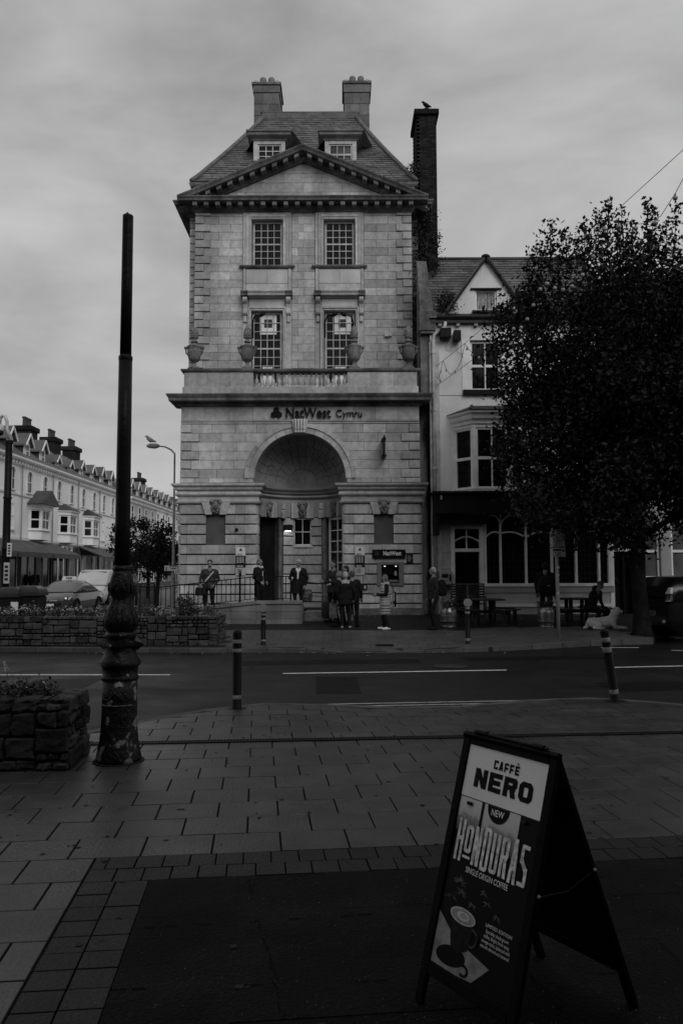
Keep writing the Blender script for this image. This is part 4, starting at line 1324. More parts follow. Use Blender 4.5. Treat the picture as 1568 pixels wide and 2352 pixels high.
# roof: slates on the front slope
rz0, rz1 = z_eave + .08, at(1050, 597, YP + 3.4).z
prf = MB(); prf.add([(xL, YP - .2, rz0 - .1), (xR + .3, YP - .2, rz0 - .1), (xR + .3, YP + 3.4, rz1), (xL, YP + 3.4, rz1)], [(0, 1, 2, 3)])
prf.add([(xL, YP + 7, rz0), (xR + .3, YP + 7, rz0), (xR + .3, YP + 3.4, rz1), (xL, YP + 3.4, rz1)], [(0, 1, 2, 3)])
pr = prf.build('roof', SLATE_BASE, pub, fixn=False)
sl = []
nr = 22
dv = Vector((0, 3.6, rz1 - rz0 + .1)); L_ = dv.length; dv.normalize(); nv = Vector((0, -dv.z, dv.y))
for r_ in range(nr):
    t0, t1 = L_ * r_ / nr, min(L_, L_ * (r_ + 1.2) / nr)
    n = int((xR + .3 - xL) / .36) + 1
    for i in range(-1, n + 1):
        x0 = max(xL, xL + (i + .5 * (r_ % 2)) * .36 + rnd.uniform(-.012, .012)); x1 = min(xR + .3, xL + (i + 1 + .5 * (r_ % 2)) * .36 - .01)
        if x1 - x0 < .08: continue
        o = Vector((0, YP - .2, rz0 - .1))
        sk = rnd.uniform(-.01, .01)
        P = [o + dv * (t0 + sk) + nv * .035, o + dv * (t0 - sk) + nv * .035, o + dv * t1 + nv * .008, o + dv * t1 + nv * .008]
        X = [x0, x1, x1, x0]
        top = [Vector((X[j], P[j].y, P[j].z)) for j in range(4)]
        sl.append([p - nv * .015 for p in top] + top)
pieces(sl, 'slate', mat('pub_slate', .10, .6, .3, 1.6, rand=.35, bump=.3, bs=20), pr, keep=300, key=lambda p: sum(q[0] for q in p))
b = MB(); b.tube([(xL - .05, YP + 3.4, rz1 + .02), (xR + .4, YP + 3.4, rz1 + .02)], .09, 8); b.build('ridge_tile', SLATE_DK, pr, smooth=True)
# gabled dormer flush with the wall
gx, gz1 = pu(1114, 596); g0, gz0 = pu(1022, 730); g1 = pu(1196, 728)[0]
g1 = 2 * gx - g0
dw0, dz1 = pu(1090, 666); dw1, dz0 = pu(1140, 714)
dw0, dw1 = gx - .37, gx + .37
gm = MB()
# gable face round the window
zt = gz1 - .1
half = lambda z: (gz1 - z) / (gz1 - gz0) * (gx - g0)
for (a, b_) in (((gx - half(gz0), gz0), (gx - half(dz1), dz1)),):
    for s in (-1, 1):
        gm.add([fP(gx + s * half(gz0), 0, gz0), fP(gx + s * .37, 0, gz0), fP(gx + s * .37, 0, dz1), fP(gx + s * half(dz1), 0, dz1)], [(0, 1, 2, 3)])
gm.add([fP(gx - half(dz1), 0, dz1), fP(gx + half(dz1), 0, dz1), fP(gx, 0, gz1)], [(0, 1, 2)])
gm.add([fP(gx - .37, 0, gz0), fP(gx + .37, 0, gz0), fP(gx + .37, 0, dz0), fP(gx - .37, 0, dz0)], [(0, 1, 2, 3)])
for s in (-1, 1): gm.add([fP(gx + s * .37, 0, dz0), fP(gx + s * .37, 0, dz1), fP(gx + s * .37, -.2, dz1), fP(gx + s * .37, -.2, dz0)], [(0, 1, 2, 3)])
gb = gm.build('gable', RENDER, pub, fixn=False)
for s in (-1, 1):
    b = MB()
    P0, P1 = fP(gx, .0, gz1 + .06), fP(gx + s * (half(gz0) + .12), .0, gz0 - .04)
    b.loft([[P0 + Vector((0, -.14, 0)), P0 + Vector((0, -.14, .09)), P0 + Vector((0, 3.0, .09)), P0 + Vector((0, 3.0, 0))],
            [P1 + Vector((0, -.14, 0)), P1 + Vector((0, -.14, .09)), P1 + Vector((0, .35, .09)), P1 + Vector((0, .35, 0))]])
    b.build('gable_roof', SLATE_DK, gb)
    b = MB(); b.bar(fP(gx, .10, gz1 + .04), fP(gx + s * (half(gz0) + .1), .10, gz0 - .02), .05, .11); b.build('bargeboard', BLACK, gb)
b = MB(); b.ball(fP(gx, .08, gz1 + .08), .1, 8, (1.6, 1, .8)); b.build('ridge_end', BLACK, gb)
win = sash(gb, fP, dw0, dw1, dz0, dz1, -.06, 1, 1, .06, .03, WHITE, mat('curtained_glass', .06, .15, .3, 3), meet=False)
cb = MB()
for i in range(9):
    a = dw0 + .1 + (dw1 - dw0 - .2) * i / 8
    lean = .08 if i < 3 else 0
    cb.add([fP(a - .03, -.105 - .015 * (i % 2), dz0 + .07), fP(a + .04, -.09 - .015 * ((i + 1) % 2), dz0 + .07), fP(a + .04 + lean, -.09 - .015 * ((i + 1) % 2), dz1 - .07), fP(a - .03 + lean * .6, -.105 - .015 * (i % 2), dz1 - .07)], [(0, 1, 2, 3)])
cb.build('curtain', mat('curtain_cloth', .30, .9, .4, 12), win, kind='stuff', fixn=False)
MB().fbox(fP, dw0 - .12, dw1 + .12, -.02, .1, dz0 - .08, dz0 - .002).build('sill', BLACK, win)
MB().fbox(fP, dw0 - .17, dw1 + .17, -.02, .07, dz1 + .002, dz1 + .05).build('lintel', BLACK, win)
# gutter
b = MB(); b.tube([fP(xL + .25, .16, z_gut + .02), fP(xR, .16, z_gut + .02)], .075, 8); b.build('gutter', BLACK, pub)
b = MB(); b.fbox(fP, xL + .05, xR, .0, .16, z_gut - .16, z_gut - .04); b.build('soffit_board', mat('soffit', .05, .7, .2, 4), pub)
for i in range(9): MB().fbox(fP, xL + .3 + i * .62, xL + .42 + i * .62, .0, .13, z_gut - .26, z_gut - .165).build('eaves_block', GREYPAINT, pub)
# white downpipe at the party line
dpx = pu(995, 900)[0]
b = MB(); b.tube([fP(dpx + .42, .12, z_gut - .12), fP(dpx + .40, .1, z_gut - .3), fP(dpx + .05, .1, z_gut - .55), fP(dpx, .1, z_gut - .75), fP(dpx, .1, .3)], .065, 8); b.build('downpipe', WHITE_OLD, pub, smooth=True)
b = MB(); b.fbox(fP, dpx - .13, dpx + .2, -.05, .04, .3, z_gut - .8); b.build('corner_strip', WHITE_OLD, pub)
for zz in (9.2, 7.2, 5.2, 3.0): 
    b = MB(); b.lathe([(.085, 0), (.085, .08)], fP(dpx, .1, zz), 8); b.build('pipe_collar', WHITE_OLD, pub)
# stone kneeler between bank and pub
kx0, kz0 = pu(966, 860); kx1, kz1 = pu(994, 632)
MB().fbox(fP, kx0, kx1 - .1, -1.2, -.05, 7.6, kz1 - 1.3).build('party_pier', STONE_DK, pub)
b = MB(); b.hexa([fP(kx0, .0, kz1 - 1.3), fP(kx1, .0, kz1 - 1.3), fP(kx1, -1.2, kz1 - 1.3), fP(kx0, -1.2, kz1 - 1.3), fP(kx0, -1.0, kz1 + .9), fP(kx1 - .12, -1.0, kz1 + .9), fP(kx1 - .12, -1.2, kz1 + .9), fP(kx0, -1.2, kz1 + .9)]); b.build('raking_coping', STONE_DK, pub)
b = MB(); b.fbox(fP, kx0 - .05, kx1 + .06, -.6, .14, kz1 - 2.0, kz1 - 1.3); b.fbox(fP, kx0 - .02, kx1 + .02, -.5, .1, kz1 - 2.1, kz1 - 2.0); b.build('kneeler', STONE_DK, pub, bevel=.02)
# canted bay on the first floor
bay = MB()
cz0, cz1 = bz0, pu(1092, 982)[1]
zroof = pu(1078, 932)[1]
cA, cB = pu(1086, 1050, YP - .7)[0], pu(1172, 1050, YP - .7)[0]
sA, sB = pu(1038, 1050)[0], pu(1205, 1050)[0]
D_ = .75
plan = [(sA, 0), (cA, D_), (cB, D_), (sB, 0)]
def bayseg(i):
    (a0, o0), (a1, o1) = plan[i], plan[i + 1]
    p0, p1 = fP(a0, o0, 0), fP(a1, o1, 0)
    d = (p1 - p0); ln = d.length; d.normalize()
    n = Vector((d.y, -d.x, 0))
    if n.y > 0: n = -n
    return Fr(p0, d, n), ln
bay_o = None
rz_ = MB()
def offs(e):
    return [fP(sA - e * .5, 0 , 0), fP(cA - e * .4, D_ + e, 0), fP(cB + e * .4, D_ + e, 0), fP(sB + e * .5, 0, 0)]
def ring(e, z): return [p + Vector((0, 0, z)) for p in offs(e)]
cm = MB()
prof = [(0.02, cz1 - .02), (.05, cz1), (.07, cz1 + .1), (.16, cz1 + .16), (.2, cz1 + .28), (.3, cz1 + .34), (.3, cz1 + .42)]
cm.loft([ring(e, z) for e, z in prof], cap=False, closed=False)
bay_o = cm.build('bay_window', WHITE, pub)
rm = MB(); r0 = ring(.36, cz1 + .42); back0, back1 = fP(cA + .1, 0, zroof), fP(cB - .1, 0, zroof)
rm.add([*r0, back0, back1], [(0, 1, 4), (1, 2, 5, 4), (2, 3, 5)])
rmo = rm.build('bay_roof', mat('bay_slate', .05, .65, .6, 4, rand=.3, bump=.8, bs=8), bay_o)
for p, q in ((r0[1], back0), (r0[2], back1)):
    b = MB(); b.tube([p, p.lerp(q, .5) + Vector((0, 0, .03)), q], .05, 6); b.build('hip_tile', SLATE_DK, rmo)
for i in range(3):
    fr, ln = bayseg(i)
    e = .09
    for a0, a1 in ((0, e), (ln - e, ln)):
        MB().fbox(fr, a0, a1, -.12, .01, cz0, cz1).build('mullion', WHITE, bay_o)
    MB().fbox(fr, e, ln - e, -.12, -.003, cz1 - .12, cz1).build('head_rail', WHITE, bay_o)
    win = sash(bay_o, fr, e, ln - e, cz0 + .03, cz1 - .12, -.04, 2 if i == 1 else 1, 2, .07, .045, WHITE, GLASS)
    bl = MB()
    nb_ = int((ln - .2) / .085)
    for k in range(nb_):
        a = .12 + (ln - .24) * (k + .5) / nb_
        bl.add([fr(a - .034, -.2, cz0 + .1), fr(a + .034, -.17, cz0 + .1), fr(a + .034, -.17, cz1 - .2), fr(a - .034, -.2, cz1 - .2)], [(0, 1, 2, 3)])
    bl.build('vertical_blind', mat('blind_slat', .10, .8, .2, 5), win, kind='stuff', fixn=False)
sm = MB(); sm.loft([ring(.03, cz0 - .06), ring(.12, cz0 - .06), ring(.12, cz0 + .02), ring(.03, cz0 + .02)], cap=False, closed=False); sm.build('bay_sill', WHITE_OLD, bay_o)
# shopfront: fascia
fx0, fz1_ = pu(998, 1131, YP - .7); fx1, fz0_ = pu(1420, 1176, YP - .7)
fz1_ = pu(1100, 1133, YP - .7)[1]
fa_ = MB(); fa_.fbox(fP, fx0, xR + .2, -.1, .62, fz0_, fz1_); fas = fa_.build('fascia', mat('fascia_black', .012, .5, .2, 3), pub, bevel=.02)
MB().fbox(fP, fx0 - .06, xR + .25, -.1, .72, fz1_, fz1_ + .08).build('fascia_cornice', BLACK, fas)
MB().fbox(fP, fx0 - .02, xR + .2, .62, .66, fz0_ - .03, fz0_ + .03).build('fascia_bead', BLACK, fas)
ff = FRONT(YP - .62)
tx0 = pu(1166, 1160, YP - .65)[0]; tx1 = pu(1254, 1160, YP - .65)[0]; tz = pu(1210, 1160, YP - .65)[1]
me = text_mesh('TOWN', .42, bold=.012, shear=.18, ext=.012, align='LEFT', space=1.18)
sx = (tx1 - tx0) / max(v.co.x for v in me.vertices)
text('lettering', 'TOWN', .42, wall_M(ff, tx0, .012, tz, fas) @ Matrix.Diagonal((sx, 1, 1, 1)), mat('dull_gold_letter', .05, .5, .2, 5), fas, bold=.012, shear=.18, ext=.012, align='LEFT', space=1.18)
# bracket and rolled blind box
b = MB(); b.tube([fP(fx0 + .1, .45, fz0_ - .08), fP(fx0 + .75, .45, fz0_ - .08)], .09, 10); b.build('blind_roller', BLACK, fas)
b = MB(); b.fbox(fP, fx0 - .02, fx0 + .16, .0, .55, fz0_ - .75, fz0_); b.build('fascia_bracket', BLACK, fas, bevel=.03)
b = MB(); b.fbox(fP, fx0 + .2, fx0 + 1.9, .05, .4, fz0_ - .36, fz0_ - .12); b.build('blind_box', BLACK, fas)
b = MB(); b.fbox(fP, fx0 + .19, fx0 + .24, .62, .7, fz1_ - .2, fz1_ - .06); b.build('small_lamp', GREYMETAL, fas)
# ground floor: door, arched window, stall riser
def pg(zx, zy): return pu(964.6 + .3849 * zx, 1090.9 + .3849 * zy)
zsill = pg(700, 652)[1]; zhead = pg(500, 232)[1]; zspr = pg(500, 300)[1]
ztr = pg(480, 348)[1]
ww = MB()
d0, dtop = pg(200, 450); d1 = pg(360, 450)[0]
zfan = pg(280, 322)[1]
win0, win1 = pg(388, 500)[0], pg(1128, 500)[0]
d2, d3 = pg(1145, 450)[0], pg(1275, 450)[0]
wall_cells(ww, fP, xL, xR, .25, fz0_ + .1, [(d0, d1, .25, zfan), (win0, win1, zsill, zhead), (d2, d3, .25, zfan)], .3)
ww.build('shopfront_wall', mat('shopfront_paint', .42, .6, .12, 2, streak=.15), pub, fixn=False)
# panelling lines left of the door
for zz in (pg(150, 455)[1], pg(150, 555)[1]):
    MB().fbox(fP, xL + .25, d0 - .1, 0, .02, zz - .02, zz + .02).build('panel_bead', WHITE_OLD, pub)
for (q0, q1, nm) in ((d0, d1, 'left'), (d2, d3, 'right')):
    dd_ = MB(); dd_.fbox(fP, q0 + .02, q1 - .02, -.28, -.22, .28, dtop - .05); door = dd_.build('door', mat('door_dark', .010, .35, .2, 4), pub)
    MB().fbox(fP, (q0 + q1) / 2 - .02, (q0 + q1) / 2 + .02, -.22, -.2, .3, dtop - .06).build('meeting_stile', BLACK, door)
    for k in (0, 1):
        c0 = q0 + .08 + (q1 - q0) / 2 * k; MB().fbox(fP, c0, c0 + (q1 - q0) / 2 - .16, -.215, -.208, 1.25, dtop - .2).build('glass_panel', GLASS, door)
    for s0, s1 in ((q0 - .1, q0 + .03), (q1 - .03, q1 + .1)):
        MB().fbox(fP, s0, s1, -.25, .04, .28, zfan + .05).build('door_post', WHITE, door)
    MB().fbox(fP, q0, q1, -.25, .03, dtop - .05, dtop + .06).build('transom', WHITE, door)
    MB().fbox(fP, q0 + .03, q1 - .03, -.22, -.19, dtop + .06, zfan).build('fanlight', GLASS, door)
    zm = dtop + (zfan - dtop) * .62
    pts = [fP(q0 + .03 + (q1 - q0 - .06) * i / 10, -.15, zm - .14 + .16 * math.sin(math.pi * i / 10)) for i in range(11)]
    b = MB(); b.tube(pts, .03, 6); b.build('fan_arch', WHITE, door)
    MB().fbox(fP, (q0 + q1) / 2 - .02, (q0 + q1) / 2 + .02, -.18, -.12, dtop + .06, zfan).build('fan_bar', WHITE, door)
    MB().fbox(fP, q0 - .1, q1 + .1, -.2, .03, zfan, zfan + .08).build('door_head', WHITE, door)
pw = MB(); pw.fbox(fP, win0 - .08, win1 + .08, -.2, .08, zsill - .07, zsill + .03); pwin = pw.build('arched_window', WHITE, pub)
MB().fbox(fP, win0, win1, -.16, -.13, zsill, zhead).build('leaded_glass', GLASS, pwin)
mull = [win0] + [pg(x, 500)[0] for x in (480, 632, 785, 930, 1065)] + [win1]
for i, a in enumerate(mull):
    wd = .06 if 0 < i < len(mull) - 1 else .08
    MB().fbox(fP, a - wd / 2, a + wd / 2, -.14, .03, zsill + .03, zhead).build('mullion', WHITE, pwin)
for i in range(len(mull) - 1):
    a0, a1 = mull[i] + .02, mull[i + 1] - .02
    # elliptical head with spandrels
    hz = zhead - zspr
    outer = [(a0 + (a1 - a0) * (1 - math.cos(math.pi * k / 12)) / 2, zspr - .02 + hz * .93 * math.sin(math.pi * k / 12)) for k in range(13)]
    b = MB()
    for k in range(12):
        (x0, z0), (x1, z1) = outer[k], outer[k + 1]
        b.hexa([fP(x0, 0, z0), fP(x1, 0, z1), fP(x1, -.12, z1), fP(x0, -.12, z0), fP(x0, 0, zhead + .02), fP(x1, 0, zhead + .02), fP(x1, -.12, zhead + .02), fP(x0, -.12, zhead + .02)])
    b.build('spandrel', mat('spandrel_dark', .03, .6, .2, 4), pwin)
    b = MB(); b.tube([fP(x, .02, z) for x, z in outer], .028, 6); b.build('arch_head', WHITE, pwin)
    if i < 5:
        up = 1 if i % 2 == 0 else -1
        L0, L1 = (ztr - .12, ztr) if i % 2 == 0 else (ztr, ztr - .14)
        pts = []
        for k in range(11):
            t = k / 10
            pts.append(fP(a0 + (a1 - a0) * t, .02, L0 + (L1 - L0) * t + .10 * math.sin(math.pi * t)))
        b = MB(); b.tube(pts, .032, 6); b.build('curved_transom', WHITE, pwin)
ld = MB()
nx = int((win1 - win0) / .16)
for i in range(1, nx): a = win0 + (win1 - win0) * i / nx; ld.fbox(fP, a - .004, a + .004, -.13, -.124, zsill, zhead)
for j in range(1, 12): z = zsill + (zhead - zsill) * j / 12; ld.fbox(fP, win0, win1, -.13, -.124, z - .004, z + .004)
ld.build('leading', mat('lead_came', .035, .6, 0), pwin, kind='stuff')
MB().fbox(fP, win0 - .1, win1 + .12, -.05, .05, zsill - .28, zsill - .075).build('stall_riser_band', mat('riser_grey', .30, .6, .1, 2), pub)
MB().fbox(fP, win0 - .1, win1 + .1, -.02, .02, .28, zsill - .285).build('stall_riser', mat('riser_light', .42, .6, .1, 2, streak=.2), pub)
MB().fbox(fP, win0 - .1, win1 + .1, -.02, .06, pg(900, 785)[1], pg(900, 768)[1]).build('riser_skirting', WHITE, pub)
# floodlight boxes under the eaves
for a, zz, w_, h_, lab in ((1022, 766, .38, .34, 'broad black floodlight box under the pub eaves beside the downpipe'), (1049, 772, .24, .36, 'small black speaker box under the pub eaves')):
    x, z = pu(a, zz, YP - .2)
    t = thing('floodlight', lab, 'floodlight', (x, YP, z))
    MB().box(x - w_ / 2, x + w_ / 2, YP - .34, YP - .05, z - h_ / 2, z + h_ / 2).build('housing', BLACK, t, bevel=.02)
    MB().box(x - .04, x + .04, YP - .06, YP + .02, z - .06, z + .06).build('bracket', IRON, t)
    b = MB(); b.tube([(x, YP - .03, z - h_ / 2), (x + .05, YP - .03, z - h_ / 2 - .35), (x + .25, YP - .03, z - h_ / 2 - .38)], .006, 4); b.build('cable', GREYMETAL, t)
# payphone on the wall
x0, z1 = pg(108, 573); x1, z0 = pg(185, 655)
pp = thing('payphone', 'grey wall payphone with hook and keypad beside the pub door', 'payphone', ((x0 + x1) / 2, YP, z0))
MB().box(x0, x1, YP - .28, YP - .01, z0, z1).build('casing', GREYMETAL, pp, bevel=.02)
MB().box(x0 + .08, x1 - .14, YP - .29, YP - .279, z1 - .22, z1 - .1).build('display', BLACK, pp)
b = MB(); b.tube([(x1 - .08, YP - .3, z1 - .12), (x1 - .07, YP - .33, z1 - .2), (x1 - .08, YP - .3, z1 - .32)], .03, 6); b.build('handset', BLACK, pp)
MB().box(x0 + .06, x0 + .2, YP - .29, YP - .279, z0 + .06, z0 + .2).build('keypad', PRINT, pp)
MB().box(x0 - .0, x1, YP - .3, YP - .01, z0 - .06, z0 - .004).build('shelf', BLACK, pp)

# ---- brick chimney on the party wall with creeper, and the bird on it
YC = 29.6
bc = thing('brick_chimney', 'tall narrow dark brick chimney stack rising between bank and pub', 'chimney', (3.4, YC, 11))
cx0 = at(957, 330, YC).x; cx1 = at(1002, 330, YC).x
czt = at(980, 252, YC).z
MB().box(cx0 + .02, cx1 - .02, YC + .02, YC + 1.55, 9.0, czt - .1).build('core', MORTAR, bc)
bz = 11.0; k = 0
bl = []
while bz < czt - .22:
    off = .11 if k % 2 else 0
    x = cx0 - off
    while x < cx1 - .02:
        q0, q1 = max(cx0, x), min(cx1, x + .215)
        if q1 - q0 > .04: bl.append([(q0, YC, bz), (q1, YC, bz), (q1, YC + .1, bz), (q0, YC + .1, bz), (q0, YC, bz + .068), (q1, YC, bz + .068), (q1, YC + .1, bz + .068), (q0, YC + .1, bz + .068)])
        x += .225
    y = YC + .11 - off
    while y < YC + 1.5:
        bl.append([(cx0, y, bz), (cx0 + .1, y, bz), (cx0 + .1, y + .21, bz), (cx0, y + .21, bz), (cx0, y, bz + .068), (cx0 + .1, y, bz + .068), (cx0 + .1, y + .21, bz + .068), (cx0, y + .21, bz + .068)])
        y += .225
    bz += .078; k += 1
pieces(bl, 'brick', BRICK_DK, bc, keep=290, key=lambda p: -p[0][2] + 3 * (p[0][1] - YC))
MB().box(cx0 - .10, cx1 + .10, YC - .10, YC + 1.65, czt - .22, czt).build('chimney_cap', BRICK_DK, bc, bevel=.02)
pt = at(981, 250, YC)
b = MB(); b.lathe([(.14, 0), (.15, .05), (.13, .18), (.14, .22)], (pt.x, YC + .35, czt), 10); b.build('chimney_pot', BRICK_DK, bc, smooth=True)

# ================================================================== foliage helper
NPR = np.random.default_rng(5)
def leaf_mesh(name, cen, size, m, parent=None, up=.35, kind=None, asp=.55, local_off=None, down=None):
    """one folded kite per leaf"""
    n = len(cen)
    d = NPR.normal(size=(n, 3)); d[:, 2] -= up
    if down is not None: d[:, 2] -= down
    d /= np.linalg.norm(d, axis=1)[:, None]
    a = NPR.normal(size=(n, 3)); a[:, 2] += .0
    sd = np.cross(d, a); sd /= np.linalg.norm(sd, axis=1)[:, None]
    nn = np.cross(sd, d)
    s = size[:, None]
    p0 = cen - d * s * .5
    p2 = cen + d * s * .5
    p1 = cen + sd * s * asp * .5 - d * s * .08 + nn * s * .12
    p3 = cen - sd * s * asp * .5 - d * s * .08 + nn * s * .12
    V = np.stack([p0, p1, p2, p3], 1).reshape(-1, 3)
    if parent is not None:
        off = Vector((0, 0, 0)); q = parent
        while q is not None: off += q.location; q = q.parent
        V = V - np.array(off)
    me = bpy.data.meshes.new(name)
    me.vertices.add(4 * n); me.vertices.foreach_set('co', V.astype(np.float32).ravel())
    me.loops.add(6 * n); me.polygons.add(2 * n)
    base = (np.arange(n) * 4)[:, None]
    idx = (base + np.array([0, 1, 2, 0, 2, 3])[None]).ravel()
    me.loops.foreach_set('vertex_index', idx.astype(np.int32))
    me.polygons.foreach_set('loop_start', (np.arange(2 * n) * 3).astype(np.int32))
    me.update(calc_edges=True)
    me.materials.append(m)
    o = bpy.data.objects.new(name, me); COL.objects.link(o); o.parent = parent
    if kind: o['kind'] = kind
    return o
def clumps(n, per, rad, fn):
    c = np.array([fn() for _ in range(n)])
    r = NPR.normal(size=(n, per, 3)) * rad
    return (c[:, None, :] + r).reshape(-1, 3)

# creeper on the brick chimney and party wall
iv = thing('creeper', 'bushy creeper climbing the brick chimney beside the bank corner', 'plant', (3.2, 29.2, 12))
def ivp():
    z = rnd.uniform(11.2, 15.8) if rnd.random() < .75 else rnd.uniform(9.0, 11.6)
    x0, x1 = at(950, 500, 29.3).x, at(1006, 500, 29.3).x
    k = 1 - max(0, (z - 14.5)) / 1.6
    return (x0 + (x1 - x0) * (rnd.random() ** (1.2)) * (.5 + .5 * k), 29.35 + rnd.uniform(-.25, .15), z)
c = clumps(150, 36, .14, ivp)
leaf_mesh('foliage', c, NPR.uniform(.06, .13, len(c)), IVY, iv)
b = MB(); b.tube([(2.95, 29.4, 8.6), (3.05, 29.4, 11), (3.2, 29.4, 13.5), (3.25, 29.4, 15.5)], .03, 5); b.build('stem', BARK, iv)
pv = thing('gutter_plant', 'tuft of plants growing in the pub roof valley beside the gable', 'plant', (4.0, 27.2, 9.6))
c = clumps(46, 30, .12, lambda: (at(rnd.uniform(1012, 1042), 700, 27.1).x, 27.0 + rnd.uniform(-.1, .3), at(1030, rnd.uniform(680, 728), 27.1).z))
leaf_mesh('foliage', c, NPR.uniform(.05, .12, len(c)), IVY, pv)
b = MB(); b.tube([(4.0, 27.2, 9.4), (4.02, 27.15, 9.9)], .02, 5); b.build('stem', BARK, pv)
tp = thing('roof_weed', 'small leafy weed sprouting beside the bank roof by the chimney', 'plant', at(948, 395, 29.4))
c = clumps(14, 16, .10, lambda: tuple(at(rnd.uniform(942, 958), rnd.uniform(378, 400), 29.4)))
leaf_mesh('foliage', c, NPR.uniform(.05, .11, len(c)), IVY, tp)
b = MB(); p = at(952, 402, 29.4); b.tube([p, p + Vector((-.1, 0, .35))], .015, 5); b.build('stem', BARK, tp)

# birds
def bird(name, label, p, s, rz, m):
    t = thing(name, label, 'bird', p, rz=rz)
    b = MB()
    b.tube([(-.16 * s, 0, .10 * s), (-.08 * s, 0, .12 * s), (.02 * s, 0, .15 * s), (.09 * s, 0, .20 * s), (.12 * s, 0, .25 * s), (.15 * s, 0, .26 * s), (.17 * s, 0, .258 * s), (.20 * s, 0, .25 * s)], [.012 * s, .04 * s, .075 * s, .06 * s, .04 * s, .035 * s, .02 * s, .004 * s], 8)
    b.build('body', m, t, smooth=True, local=True)
    for y in (-.02, .02):
        b = MB(); b.tube([(.01 * s, y * s, .1 * s), (.015 * s, y * s, 0)], .006 * s, 4); b.build('leg', BLACK, t, local=True)
    return t
bird('perched_pigeon', 'dark bird perched on the pot of the brick chimney', (pt.x + .02, YC + .35, czt + .215), 1.15, R(185), BLACK)

# neighbouring house to the right of the pub
nh = thing('neighbour_house', 'pale rendered house right of the pub, mostly hidden behind the tree', 'building', (13, 27.2, .29))
fN = FRONT(27.25)
nx0, nx1 = xR + .22, 19.5
ops = []
for a in (10.15, 11.25, 13.6, 15.4): ops.append((a, a + .75, 1.45, 3.35))
for a in (9.9, 12.2, 14.6): ops += [(a, a + 1.0, 4.6, 6.4), (a, a + 1.0, 7.3, 8.9)]
w = MB(); wall_cells(w, fN, nx0, nx1, .2, 9.7, ops, .25); w.build('wall', mat('house_render', .34, .8, .15, 1, streak=.2), nh, fixn=False)
MB().fbox(fN, nx0, nx1, -8, -.9, .2, 9.7).build('back_wall', BLACK, nh)
for q in ops:
    wn_ = sash(nh, fN, q[0] + .02, q[1] - .02, q[2] + .02, q[3] - .02, -.1, 1 if q[3] < 4 else 2, 2, .07, .04, WHITE, GLASS_LT if q[3] < 4 else GLASS)
    MB().fbox(fN, q[0] - .08, q[1] + .08, -.02, .08, q[2] - .09, q[2] + .0).build('sill', WHITE, wn_)
b = MB(); b.hexa([(nx0, 27.0, 9.7), (nx1, 27.0, 9.7), (nx1, 34, 9.7), (nx0, 34, 9.7), (nx0, 30.4, 12.9), (nx1, 30.4, 12.9), (nx1, 30.6, 12.9), (nx0, 30.6, 12.9)]); b.build('roof', SLATE, nh)
MB().fbox(fN, nx0, nx1, 0, .2, 9.55, 9.69).build('gutter', BLACK, nh)
b = MB(); b.tube([fN(nx0 + .12, .1, 9.6), fN(nx0 + .12, .1, .3)], .05, 8); b.build('downpipe', BLACK, nh)
for q in ((9.62, 1.6, 2.2), (9.62, 2.3, 2.55)):
    MB().fbox(fN, q[0], q[0] + .3, 0, .03, q[1], q[2]).build('wall_notice', GRYP, nh)

# ================================================================== SIDE STREET TERRACE
XT = -22.5
SHOPDK = mat('shopfront_dark', .05, .4, .3, 2, streak=.4)
ST2 = mat('stucco_trim', .72, .8, .08, 1)
STG = mat('stucco_grey', .50, .85, .1, .7, streak=.15)
AWN = mat('awning_cloth', .09, .8, .2, 1.5)
def arched_window(parent, f, a, w, z0, z1, m):
    win = MB()
    n = 8
    pts = [(a - w / 2, z0), (a + w / 2, z0)] + [(a + w / 2 * math.cos(math.pi * k / n), z1 - w / 2 + w / 2 * math.sin(math.pi * k / n)) for k in range(n + 1)]
    win.prism(pts, f, -.02, .012)
    o = win.build('window', GLASS, parent)
    pts2 = [(a + (w / 2 + .07) * math.cos(math.pi * k / n), z1 - w / 2 + (w / 2 + .07) * math.sin(math.pi * k / n)) for k in range(n + 1)]
    fr = [(a + w / 2 + .07, z0)] + pts2 + [(a - w / 2 - .07, z0)]
    b = MB()
    for (p0, q0), (p1, q1) in zip(fr, fr[1:]): b.bar(f(p0, .05, q0), f(p1, .05, q1), .12, .12)
    b.build('surround', m, o)
    b = MB(); b.fbox(f, a - .02, a + .02, .012, .035, z0, z1); b.fbox(f, a - w / 2, a + w / 2, .012, .04, (z0 + z1) / 2 - .03, (z0 + z1) / 2 + .03); b.build('glazing_bar', WHITE, o, kind='stuff')
    b = MB(); b.fbox(f, a - w / 2 - .12, a + w / 2 + .12, .0, .14, z0 - .1, z0); b.build('sill', m, o)
    return o
